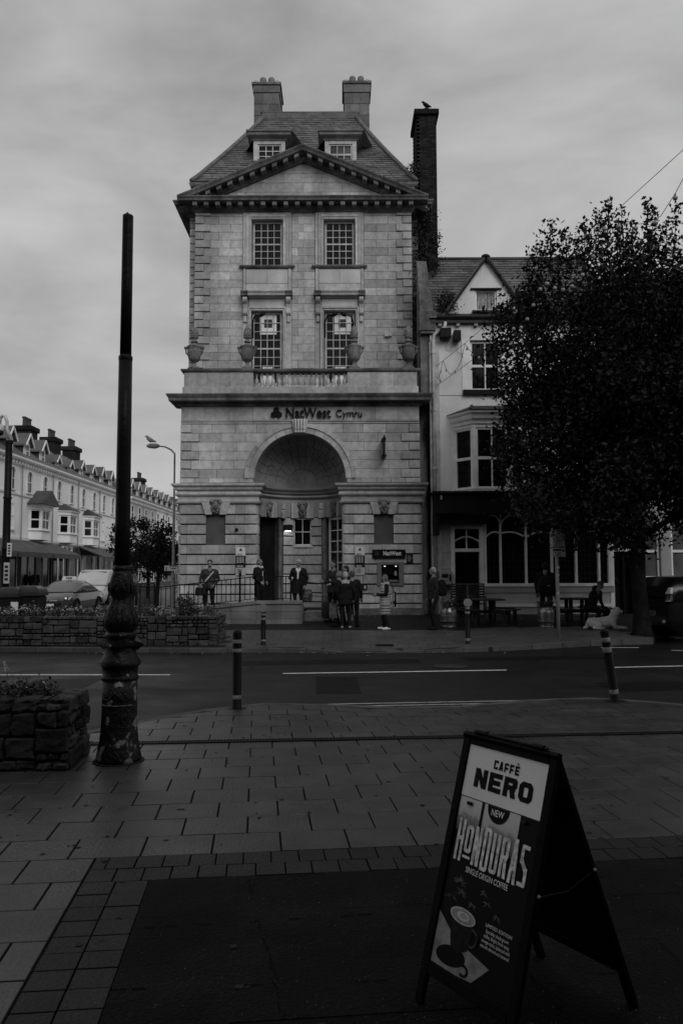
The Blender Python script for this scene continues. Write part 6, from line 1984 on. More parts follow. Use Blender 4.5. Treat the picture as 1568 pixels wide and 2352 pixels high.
# far planter
pf = thing('stone_planter', 'long grey rubble-stone planter with bedding flowers along the far kerb', 'planter', (-5.8, 19.6, 0), 'rubble stone planters')
FO = Vector((-10.2, 19.22, 0)); FE = Vector((-2.95, 18.98, 0)); fu = (FE - FO).normalized(); fn_ = Vector((fu.y, -fu.x, 0)); FL = (FE - FO).length
q = [FO - fn_ * .08, FE - fn_ * .08 - fu * .08, FE - fn_ * 1.3 - fu * .08, FO - fn_ * 1.3]
b = MB(); b.hexa([p + Vector((0, 0, -.05)) for p in q] + [p + Vector((0, 0, .62)) for p in q]); b.build('soil_core', SOIL, pf)
rubble_face(FO, fu, fn_, FL, .70, pf, RUBBLE_FAR, .06, .20, .014, .010, rs, .2)
rubble_face(FE + Vector((-.02, .02, 0)), -fn_, fu, 1.3, .70, pf, RUBBLE_FAR, .07, .20, .014, .010, rs, .2)
def ffar():
    a = rs.random() * (FL - .3) + .1
    z = .66 + rs.random() * .14 + (.14 * max(0, math.sin(a * 3.1)) * rs.random())
    return tuple(FO + fu * a - fn_ * rs.uniform(.2, 1.1) + Vector((0, 0, z)))
flowerbed(pf, ffar, 190, .07, 120, .10, .035, n_per=22, spread=.075)
sh = clumps(10, 60, .10, lambda: tuple(at(rs.uniform(418, 446), rs.uniform(1382, 1408), 19.6)))
leaf_mesh('low_shrub', sh, NPR.uniform(.05, .1, len(sh)), LEAF2, pf, kind='stuff')

# ================================================================== BOLLARDS
BOLL = mat('bollard_black', .007, .42, .3, 5, spec=.1)
BAND = mat('reflective_band', .19, .5, .35, 18)
def bollard(name, label, p, h, r, bands, lean=(0, 0), disc=False, grp='bollards at the crossing'):
    t = thing(name, label, 'bollard', p, grp)
    t.rotation_euler = (lean[1], lean[0], 0)
    rr = [(r * 1.15, 0), (r * 1.15, .01), (r, .02), (r, h - r * .9), (r * .95, h - r * .5), (r * .75, h - r * .2), (r * .4, h - r * .04), (.001, h)]
    b = MB(); b.lathe(rr, (0, 0, 0), 20); b.build('shaft', BOLL, t, smooth=True, local=True, autosm=50)
    for z0, z1 in bands:
        b = MB(); b.lathe([(r * 1.004, z0), (r * 1.025, z0 + .003), (r * 1.025, z1 - .003), (r * 1.004, z1)], (0, 0, 0), 20); b.build('reflective_band', BAND, t, smooth=True, local=True)
    if disc:
        b = MB(); rings = [[Vector((math.cos(2 * math.pi * j / 16) * .10, y, h - .02 + math.sin(2 * math.pi * j / 16) * .10)) for j in range(16)] for y in (-r - .012, -r + .01)]
        b.loft(rings); b.build('marker_disc', mat('disc_grey', .16, .6, .2, 6), t, local=True)
    return t
q = gpt(544, 1627, 0); bollard('bollard', 'upright black bollard with two pale bands on the near kerb', q, 1.0, .058, [(.83, .875), (.715, .76), (.12, .17)])
MB_ = MB(); MB_.lathe([(.13, .002), (.12, .006)], (q.x, q.y, nzf(q.x, q.y)), 16)
MB_.build('bollard_footing', SLAB_DK, near)
q = gpt(1412, 1610, 0); bollard('bollard', 'black bollard knocked over at a lean on the near kerb', q, .98, .058, [(.80, .86), (.66, .73), (.10, .16)], lean=(-.14, .03))
MB_ = MB(); MB_.lathe([(.15, .002), (.13, .006)], (q.x, q.y, nzf(q.x, q.y)), 16)
MB_.build('bollard_footing', SLAB_DK, near)
q = gpt(601, 1487, 0); bollard('bollard', 'black bollard with a grey disc in front of the ramp wall', (q.x, q.y + .35, fzf(q.x, q.y + .3)), .90, .058, [(.71, .75), (.60, .65), (.10, .14)], disc=True)
q = gpt(1077, 1483, 0); bollard('bollard', 'black bollard with a grey disc beside the metal keg planter', (q.x, q.y + .2, fzf(q.x, q.y + .2)), 1.0, .058, [(.83, .87), (.72, .77), (.08, .14)], disc=True)

# ================================================================== PARKING SIGN
q = gpt(1282, 1465, .06); Ys = q.y
sgp = thing('parking_sign', 'grey pole carrying two parking restriction plates outside the pub', 'sign', (q.x, Ys, fzf(q.x, Ys)))
zt_ = at(1282, 1218, Ys).z
b = MB(); b.tube([(q.x, Ys, 0), (q.x, Ys, zt_ - .02)], .045, 12); b.build('pole', GALV, sgp, smooth=True)
for px, py, m_ in ((1281, 1303, PRINT), (1281, 1321, GRYP), (1281, 1362, GRYP)):
    s_ = at(px, py, Ys - .046)
    b = MB(); b.box(s_.x - .025, s_.x + .025, Ys - .05, Ys - .043, s_.z - .025, s_.z + .025); b.build('sticker', m_, sgp)
fsg = FRONT(Ys - .06)
PLW = mat('plate_white', .36, .5, .1, 5)
p0, p1 = at(1268, 1257, Ys - .06), at(1295.5, 1217, Ys - .06)
MB().fbox(fsg, p0.x, p1.x, -.004, .0, p0.z, p1.z).build('upper_plate', PLW, sgp)
cx_ = (p0.x + p1.x) / 2
MB().fbox(fsg, cx_ - .045, cx_ + .045, .001, .003, p1.z - .115, p1.z - .015).build('p_panel', BLACK, sgp)
text('lettering', 'P', .10, wall_M(fsg, cx_, .005, p1.z - .062, sgp), PLW, sgp, bold=.004)
text('lettering', '8 am - 6 pm\n90 mins\nDim dychwelyd\no fewn 60 mun\n8 am - 6 pm\n90 mins\nNo return\nwithin 60 mins', .043, wall_M(fsg, cx_, .004, p0.z + .155, sgp), BLACK, sgp, bold=.001, line=.92)
p2, p3 = at(1268, 1279, Ys - .06), at(1297.5, 1258.5, Ys - .06)
MB().fbox(fsg, p2.x, p3.x, -.004, .0, p2.z, p3.z).build('lower_plate', PLW, sgp)
MB().fbox(fsg, p2.x + .02, p3.x - .10, .001, .003, p3.z - .075, p3.z - .03).build('print_bar', BLACK, sgp)
b = MB(); rings = [[fsg(p3.x - .05 + .03 * math.cos(2 * math.pi * j / 12), o, p3.z - .07 + .03 * math.sin(2 * math.pi * j / 12)) for j in range(12)] for o in (.001, .004)]; b.loft(rings); b.build('no_waiting_roundel', BLACK, sgp)
text('lettering', 'Ar unrhyw\nadeg\nAt any time', .042, wall_M(fsg, (p2.x + p3.x) / 2 - .02, .004, p2.z + .065, sgp), BLACK, sgp, bold=.001, line=.9)
MB().fbox(fsg, cx_ - .1, cx_ + .1, -.03, -.006, p0.z + .15, p0.z + .18).build('clip', GALV, sgp)

# ================================================================== PUB FURNITURE
KEG = mat('keg_steel', .26, .32, .25, 6, metal=.85)
def keg(px, py, label, flowers):
    q = gpt(px, py, .147); q.z = fzf(q.x, q.y) 
    t = thing('keg_planter', label, 'planter', q, 'beer keg planters outside the pub')
    b = MB(); b.lathe([(.20, 0), (.215, .02), (.205, .06), (.215, .10), (.232, .16), (.245, .17), (.245, .19), (.232, .2), (.235, .30), (.248, .31), (.248, .33), (.235, .34), (.235, .42), (.225, .48), (.19, .52), (.18, .55), (.185, .58), (.17, .58), (.16, .5), (.001, .5)], q, 24); b.build('keg', KEG, t, smooth=True, autosm=50)
    r2 = random.Random(px)
    def fn(): 
        a = r2.random() * 6.28; d = r2.random() ** .5 * .2
        return (q.x + d * math.cos(a), q.y + d * math.sin(a), q.z + .56 + r2.random() * .18)
    c = clumps(22, 24, .05, fn); leaf_mesh('foliage', c, NPR.uniform(.03, .07, len(c)), LEAF2, t)
    if flowers:
        pts = np.array([fn() for _ in range(14)]) + np.array([0, -.08, .05]); pts = np.repeat(pts, 6, axis=0) + NPR.normal(size=(84, 3)) * .015
        leaf_mesh('blossom', pts, NPR.uniform(.02, .04, len(pts)), PETAL, t, asp=.8, kind='stuff')
    else:
        b = MB()
        for i in range(26):
            a = r2.uniform(0, 6.28); b.tube([(q.x, q.y, q.z + .55), (q.x + .2 * math.cos(a), q.y + .15 * math.sin(a), q.z + .72), (q.x + .36 * math.cos(a), q.y + .3 * math.sin(a), q.z + .62 + r2.uniform(0, .15))], [.008, .006, .002], 4)
        b.build('grass_blades', LEAF2, t, kind='stuff')
keg(1030, 1441, 'steel beer keg planter with pale flowers beside the standing old man', True)
keg(1254, 1441, 'steel beer keg planter with spiky grass beside the parking sign pole', False)
def picnic(px, py, label):
    q = gpt(px, py, .16); q.y += .9; q.z = fzf(q.x, q.y)
    t = thing('picnic_table', label, 'table', q, 'round picnic tables outside the pub')
    for i in range(9):
        x = -.56 + .125 * i + .06 - .0
        h = math.sqrt(max(.02, .62 ** 2 - x * x))
        b = MB(); b.box(x - .058, x + .058, -h, h, .70, .74); o = b.build('tabletop_plank', DARKWOOD, t, local=True, bevel=.006)
    for i, a in enumerate((0, 90, 180, 270)):
        c, s = math.cos(R(a + 45)), math.sin(R(a + 45))
        M4 = Matrix.Rotation(R(a + 45), 4, 'Z')
        for k in range(2):
            b = MB(); b.obox(M4 @ Matrix.Translation((.80 + .13 * k, 0, .44)), .12, .85 - .1 * (1 - k), .04); b.build('bench_plank', DARKWOOD, t, local=True, bevel=.006)
        b = MB(); b.obox(M4 @ Matrix.Translation((.44, .0, .36)), .9, .07, .09); b.build('bearer', DARKWOOD, t, local=True)
        for sg in (-.28, .28):
            b = MB(); b.obox(M4 @ Matrix.Translation((.87, sg, .21)), .08, .08, .42); b.build('bench_leg', DARKWOOD, t, local=True)
        b = MB(); b.obox(M4 @ Matrix.Translation((.33, 0, .35)), .085, .085, .70); b.build('table_leg', DARKWOOD, t, local=True)
    return t
picnic(1125, 1440, 'round wooden picnic table with curved benches in front of the pub window')
picnic(1345, 1438, 'round wooden picnic table beside the seated person and dog')
def chair(px, py, label, rz):
    q = gpt(px, py, .2); q.y = 25.9; q.x = at(px, py, 25.9).x; q.z = fzf(q.x, q.y)
    t = thing('garden_chair', label, 'chair', q, 'slatted garden chairs by the pub door', rz)
    CH = mat('grey_chair_wood', .075, .8, .3, 5, rand=.2)
    for sg in (-1, 1):
        b = MB(); b.bar((sg * .27, .25, 0), (sg * .27, .32, 1.05), .05); b.build('back_post', CH, t, local=True)
        b = MB(); b.bar((sg * .27, -.27, 0), (sg * .27, -.27, .64), .05); b.build('front_leg', CH, t, local=True)
        b = MB(); b.bar((sg * .27, -.3, .65), (sg * .27, .29, .67), .06, .03); b.build('armrest', CH, t, local=True)
    for i in range(6):
        z = .52 + .085 * i
        b = MB(); b.box(-.25, .25, .27 + .005 * i, .29 + .005 * i, z, z + .065); b.build('back_slat', DARKWOOD, t, local=True)
    b = MB(); b.box(-.29, .29, .28, .32, 1.03, 1.08); b.build('top_rail', CH, t, local=True)
    for i in range(5):
        y = -.27 + .11 * i
        b = MB(); b.box(-.25, .25, y, y + .09, .42, .44); b.build('seat_slat', DARKWOOD, t, local=True)
chair(1060, 1400, 'slatted grey wooden garden chair against the pub door nearer the payphone', R(4))
chair(1094, 1400, 'slatted grey wooden garden chair pushed under the picnic table by the door', R(-4))

# ================================================================== A-BOARD
BT = Vector((.6866, 3.3337, 0)); BA = -.9987; BW = .5352; BS = .2962; BS2 = .424; BH = 1.0517
bd = Vector((math.cos(BA), math.sin(BA), 0)); bn = Vector((math.sin(BA), -math.cos(BA), 0))
ab = thing('pavement_sign', 'black wooden A-board with a coffee shop name and a coffee poster', 'sign', (BT.x, BT.y, 0))
BLKW = mat('board_black', .006, .5, .2, 6, bump=.15, bs=60, spec=.05)
class Panel:
    def __init__(s, side):
        sp = BS if side > 0 else BS2
        s.TL = BT - bd * BW / 2 + Vector((0, 0, BH))
        s.L = math.hypot(sp, BH)
        s.v = (bn * sp * side + Vector((0, 0, -BH))) / s.L
        s.n = bd.cross(s.v) * (-1)
        if s.n.dot(bn * side) < 0: s.n = -s.n
    def __call__(s, u, v, o=0.): return s.TL + bd * u + s.v * v + s.n * o
    def box(s, u0, u1, v0, v1, o0, o1):
        return [s(u0, v1, o0), s(u1, v1, o0), s(u1, v1, o1), s(u0, v1, o1), s(u0, v0, o0), s(u1, v0, o0), s(u1, v0, o1), s(u0, v0, o1)]
    def flat(s, pts, o): return [s(u, v, o) for u, v in pts]
    def M(s, u, v, o):
        M4 = Matrix.Identity(4)
        M4.col[0][:3] = bd; M4.col[1][:3] = -s.v; M4.col[2][:3] = bd.cross(-s.v)
        M4.col[3][:3] = s(u, v, o) - Vector((BT.x, BT.y, 0))
        return M4
for side, nm in ((1, 'front'), (-1, 'rear')):
    P = Panel(side)
    fr = bpy.data.objects.new('%s_panel' % nm, None); 
    def pb(name, u0, u1, v0, v1, o0, o1, m, bev=.003):
        b = MB(); b.hexa(P.box(u0, u1, v0, v1, o0, o1)); return b.build(name, m, ab, bevel=bev)
    off = -.02 if side > 0 else -.02
    pb('stile', 0, .042, 0, P.L - .002, off, off + .024, BLKW)
    pb('stile', BW - .042, BW, 0, P.L - .002, off, off + .024, BLKW)
    pb('top_rail', .042, BW - .042, 0, .05, off, off + .023, BLKW)
    pb('bottom_rail', .042, BW - .042, .925, .975, off, off + .023, BLKW)
    pb('backing_board', .042, BW - .042, .05, .925, off + .002, off + .010, BLKW, 0)
    if side > 0: PF = P
b = MB(); b.tube([BT - bd * (BW / 2 - .06) + Vector((0, 0, BH + .004)), BT + bd * (BW / 2 - .06) + Vector((0, 0, BH + .004))], .007, 8); b.build('hinge', IRON, ab)
for s_ in (-.16, .16):
    b = MB(); b.tube([BT + bd * (s_ - .03) + Vector((0, 0, BH + .006)), BT + bd * (s_ + .03) + Vector((0, 0, BH + .006))], .011, 8); b.build('hinge', IRON, ab)
# stay chain between the leaves, with brass stud
for s_ in (BW - .004,):
    pA, pB = PF(s_ + .006, .52, -.01), Panel(-1)(s_ + .006, .50, -.01)
    b = MB(); b.tube([pA, pA.lerp(pB, .5) + Vector((0, 0, -.03)), pB], .0025, 5); b.build('stay_cord', BLACK, ab)
    for p in (pA, pB):
        b = MB(); b.ball(p, .008, 8); b.build('stud', GREYMETAL, ab, smooth=True)
# header panel with the shop name
HEAD = mat('header_panel', .86, .4, .06, 6, bump=.08, bs=130, fine=.05)
FO_ = .006
def sheet(name, pts, o, m, uv=None):
    b = MB(); b.add(PF.flat(pts, o), [tuple(range(len(pts)))]); return b.build(name, m, ab, fixn=False)
hd = MB(); hd.hexa(PF.box(.043, BW - .043, .050, .262, -.010, -.004)); hd.build('header_panel', HEAD, ab)
o1 = -.0025
POSTER = mat('poster_black', .006, .4, .2, 9, spec=.08)
ph = MB(); ph.hexa(PF.box(.043, BW - .043, .264, .924, -.011, -.006)); ph.build('poster', POSTER, ab)
def ptext(txt, size, u, v, m, o=o1, width=None, height=None, bold=0., align='CENTER', shear=0., line=1., part='lettering', space=1.):
    me = text_mesh(txt, size, bold=bold, align=align, shear=shear, line=line, space=space)
    xs_ = [p.co.x for p in me.vertices]; ys_ = [p.co.y for p in me.vertices]
    sx = width / (max(xs_) - min(xs_)) if width else 1.
    sy = height / (max(ys_) - min(ys_)) if height else sx
    me.transform(PF.M(u, v, o) @ Matrix.Diagonal((sx, sy, 1, 1)) @ Matrix.Translation((-(max(xs_) + min(xs_)) / 2 if align == 'CENTER' else -min(xs_), -(max(ys_) + min(ys_)) / 2, 0)))
    me.materials.clear(); me.materials.append(m)
    ob = bpy.data.objects.new(part, me); COL.objects.link(ob); ob.parent = ab
    return ob
INK = mat('print_ink', .006, .5, 0, spec=.08)
GREYINK = mat('print_grey_ink', .10, .4, 0)
def strokes(ch, w, h, tw, th):
    """flat block letter as quads in a w x h box (u right, v down)"""
    r = lambda x0, x1, y0, y1: [(x0, y0), (x1, y0), (x1, y1), (x0, y1)]
    Lb, Rb, Tb, Bb = r(0, tw, 0, h), r(w - tw, w, 0, h), r(0, w, 0, th), r(0, w, h - th, h)
    k = tw * .28
    def oct_(x0, x1, y0, y1, t1, t2, c):      # ring with chamfered corners
        o = [(x0 + c, y0), (x1 - c, y0), (x1, y0 + c), (x1, y1 - c), (x1 - c, y1), (x0 + c, y1), (x0, y1 - c), (x0, y0 + c)]
        q = [(x0 + t1 + c * .2, y0 + t2), (x1 - t1 - c * .2, y0 + t2), (x1 - t1, y0 + t2 + c * .2), (x1 - t1, y1 - t2 - c * .2), (x1 - t1 - c * .2, y1 - t2), (x0 + t1 + c * .2, y1 - t2), (x0 + t1, y1 - t2 - c * .2), (x0 + t1, y0 + t2 + c * .2)]
        return [[o[i], o[(i + 1) % 8], q[(i + 1) % 8], q[i]] for i in range(8)]
    if ch == 'N': return [Lb, Rb, [(0, 0), (tw * 1.05, 0), (w, h), (w - tw * 1.05, h)]]
    if ch in 'E\u00c8':
        g = [Lb, r(tw, w, 0, th), r(tw, w * .9, h / 2 - th * .5, h / 2 + th * .5), r(tw, w, h - th, h)]
        if ch != 'E': g.append([(w * .2, -h * .32), (w * .6, -h * .32), (w * .8, -h * .1), (w * .5, -h * .1)])
        return g
    if ch == 'F': return [Lb, r(tw, w, 0, th), r(tw, w * .9, h * .45, h * .45 + th)]
    if ch == 'C': return [Lb, r(tw, w, 0, th), r(tw, w, h - th, h), r(w - tw, w, th, h * .3), r(w - tw, w, h * .7, h - th)]
    if ch == 'O': return oct_(0, w, 0, h, tw, th, tw * .6)
    if ch == 'D': return [r(0, tw, 0, h), r(tw, w - k * 2, 0, th), r(tw, w - k * 2, h - th, h), [(w - k * 2, 0), (w, k * 3), (w - tw, th + k), (w - k * 2, th)], r(w - tw, w, k * 3, h - k * 3), [(w - tw, h - th - k), (w, h - k * 3), (w - k * 2, h), (w - k * 2, h - th)]]
    if ch == 'U': return [r(0, tw, 0, h - k * 2), r(w - tw, w, 0, h - k * 2), r(tw, w - tw, h - th, h), [(0, h - k * 2), (tw, h - th - k), (tw, h), (k * 2, h)], [(w - tw, h - th - k), (w, h - k * 2), (w - k * 2, h), (w - tw, h)]]
    if ch == 'H': return [Lb, Rb, r(tw, w - tw, h * .42, h * .42 + th)]
    if ch == 'A': return [[(0, h), (w * .5 - tw * .62, 0), (w * .5 + tw * .3, 0), (tw, h)], [(w - tw, h), (w * .5 - tw * .3, 0), (w * .5 + tw * .62, 0), (w, h)], r(w * .3, w * .7, h * .62, h * .62 + th)]
    if ch == 'R': return [Lb, r(tw, w - k, 0, th), r(w - tw, w, k, h * .48), r(tw, w - k, h * .48 - th * .4, h * .48 + th * .6), [(w * .45, h * .5), (w * .45 + tw, h * .5), (w, h), (w - tw * 1.1, h)]]
    if ch == 'S': return [r(k, w, 0, th), r(0, tw, k, h * .46), [(0, h * .40), (tw, h * .34), (w, h * .60), (w - tw, h * .66)], r(w - tw, w, h * .54, h - k), r(0, w - k, h - th, h)]
    return []
def block_word(txt, u0, v0, w, h, gap, tw, th, m, o, part='letter', heights=None):
    for i, ch in enumerate(txt):
        b = MB()
        hh = heights(i) if heights else (0., h)
        for j, q in enumerate(strokes(ch, w, hh[1], tw, th)):
            b.add(PF.flat([(u0 + i * (w + gap) + x, v0 + hh[0] + y) for x, y in q], o + .00006 * j), [(0, 1, 2, 3)])
        b.build(part, m, ab, fixn=False)
block_word('CAFF\u00c8', .203, .088, .0235, .036, .0065, .0080, .0085, INK, o1)
block_word('NERO', .105, .138, .0735, .077, .0115, .0255, .0200, INK, o1)
# poster: misty window photographs, half-disc NEW, HONDURAS, cup on table, small print
def mist(name, lo, hi, v0, v1):
    m = bpy.data.materials.new(name); m.use_nodes = True; t = m.node_tree; bs_ = t.nodes['Principled BSDF']
    at_ = t.nodes.new('ShaderNodeTexCoord'); sp_ = t.nodes.new('ShaderNodeSeparateXYZ'); t.links.new(at_.outputs['Generated'], sp_.inputs[0])
    nz_ = t.nodes.new('ShaderNodeTexNoise'); nz_.inputs['Scale'].default_value = 5; t.links.new(at_.outputs['Generated'], nz_.inputs['Vector'])
    ad = t.nodes.new('ShaderNodeMath'); ad.operation = 'MULTIPLY_ADD'; t.links.new(nz_.outputs['Fac'], ad.inputs[0]); ad.inputs[1].default_value = .35; t.links.new(sp_.outputs['Z'], ad.inputs[2])
    rp_ = t.nodes.new('ShaderNodeValToRGB'); t.links.new(ad.outputs[0], rp_.inputs[0])
    e = rp_.color_ramp.elements; e[0].position = .25; e[0].color = (lo, lo, lo, 1); e[1].position = 1.1; e[1].color = (hi, hi, hi, 1)
    for ps_, v_ in ((.62, lo + (hi - lo) * .35), (.72, lo + (hi - lo) * .8)):
        x = rp_.color_ramp.elements.new(ps_); x.color = (v_, v_, v_, 1)
    t.links.new(rp_.outputs[0], bs_.inputs['Base Color']); bs_.inputs['Roughness'].default_value = .3
    return m
MIST = mist('poster_misty_hills', .01, .6, 0, 1)
def quad_sheet(name, u0, u1, v0, v1, o, m):
    b = MB(); b.hexa(PF.box(u0, u1, v0, v1, o - .001, o)); return b.build(name, m, ab)
quad_sheet('poster_picture', .044, .175, .266, .40, -.0045, MIST)
quad_sheet('poster_picture', .192, .392, .266, .43, -.0045, MIST)
b = MB(); n = 20
pts = [(.272 + .062 * math.cos(math.pi * i / n), .266 + .062 * math.sin(math.pi * i / n)) for i in range(n + 1)]
b.add(PF.flat(pts, -.003), [tuple(range(n + 1))]); b.build('badge', INK, ab, fixn=False)
PWHITE = mat('print_white', .80, .4, .25, 60)
PCREAM = mat('print_worn_cream', .66, .4, .45, 45)
ptext('NEW', .04, .272, .289, PWHITE, o=-.0018, width=.070, height=.026, bold=.0004)
# tall condensed title, every letter stretched
title = 'HONDURAS'
block_word(title, .066, .362, .0415, .150, .0102, .0150, .0150, PCREAM, -.0022, 'title_letter', lambda i: (.006, .108) if i == 1 else ((0., .150) if i % 3 else (-.010, .165)))
b = MB(); b.hexa(PF.box(.117, .160, .488, .498, -.0032, -.0022)); b.build('title_dash', PCREAM, ab)
ptext('SINGLE ORIGIN COFFEE', .03, .270, .536, PWHITE, o=-.0022, width=.238, height=.022, bold=.0002)
ptext('LIMITED EDITION', .02, .381, .694, PWHITE, o=-.0022, width=.140, height=.0125)
ptext('Speciality shade grown\ncoffee. Bright, fresh zesty\norange notes, balanced with\nsmooth almond and caramel.', .02, .378, .742, PWHITE, o=-.0022, width=.155, height=.068)
# tabletop, cup, coffee, shadow
TABM = mat('poster_table', .24, .3, .35, 25)
b = MB(); b.add(PF.flat([(.044, .728), (.16, .80), (.364, .838), (.284, .915), (.20, .923), (.044, .923)], -.0045), [tuple(range(6))]); b.build('poster_table', TABM, ab, fixn=False)
def ell(u, v, a, b_, o, m, name, rot_=0., n=24):
    pts = []
    for i in range(n):
        t = 2 * math.pi * i / n; x, y = a * math.cos(t), b_ * math.sin(t)
        pts.append((u + x * math.cos(rot_) - y * math.sin(rot_), v + x * math.sin(rot_) + y * math.cos(rot_)))
    b = MB(); b.add(PF.flat(pts, o), [tuple(range(n))]); return b.build(name, m, ab, fixn=False)
ell(.150, .868, .085, .038, -.0040, INK, 'cup_shadow', -.15)
b = MB(); b.tube([PF(.232 + .024 * math.sin(R(a)), .892 - .018 * math.cos(R(a)), -.0048) for a in range(-30, 211, 20)], .0055, 5); b.build('cup_shadow', INK, ab)
b = MB(); b.add(PF.flat([(.108, .712), (.255, .706), (.236, .82), (.19, .845), (.14, .83)], -.0035), [(0, 1, 2, 3, 4)]); b.build('poster_cup', mat('cup_print', .012, .4, .6, 25, spec=.08), ab, fixn=False)
b = MB(); b.tube([PF(.250 + .030 * math.sin(R(a)), .770 - .030 * math.cos(R(a)), -.0035) for a in range(-10, 191, 20)], .0055, 5); b.build('cup_handle', mat('cup_handle_print', .035, .4, .3, 40), ab)
ell(.181, .709, .074, .030, -.0030, mat('cup_rim', .5, .3, .2, 40), 'cup_rim')
ell(.181, .709, .066, .025, -.0026, mat('coffee_foam', .26, .3, .3, 40), 'coffee_surface')
ell(.184, .708, .036, .016, -.0022, mat('foam_art', .6, .3, .2, 40), 'foam_art')
ell(.186, .707, .022, .010, -.0018, mat('coffee_foam2', .34, .3, .2, 40), 'foam_art')
# palm fronds print
b = MB(); rl = random.Random(8)
for ci, (cu, cv) in enumerate(((.10, .665), (.15, .64), (.13, .60), (.22, .66), (.30, .63), (.36, .66), (.27, .60))):
    for k in range(9):
        a = R(200 + 140 * k / 8 + rl.uniform(-6, 6)); ln = rl.uniform(.03, .055) * (1.0 if ci < 3 else .7)
        for j in range(9):
            f0 = .25 + .75 * j / 9
            bu, bv = cu + math.cos(a) * ln * f0, cv + math.sin(a) * ln * f0 + .018 * f0 * f0
            for sg in (-1, 1):
                aa = a + sg * .7; l2 = ln * .22 * (1.15 - f0)
                tu, tv = bu + math.cos(aa) * l2, bv + math.sin(aa) * l2 + .003
                if not (.048 < bu < .48 and .562 < bv < .70 and .048 < tu < .48 and .562 < tv < .70): continue
                b.add(PF.flat([(bu - math.sin(aa) * .0011, bv + math.cos(aa) * .0011), (tu, tv), (bu + math.sin(aa) * .0011, bv - math.cos(aa) * .0011)], -.0044 + .000004 * ((k * 9 + j) % 60)), [(0, 1, 2)])
b.build('poster_leaves', mat('poster_leaf_print', .09, .35, .95, 22), ab, kind='stuff', fixn=False)
for u in (.108, .417):
    b = MB(); b.hexa(PF.box(u - .014, u + .014, .279, .293, -.004, .008)); b.build('poster_clip', BLACK, ab, bevel=.003)

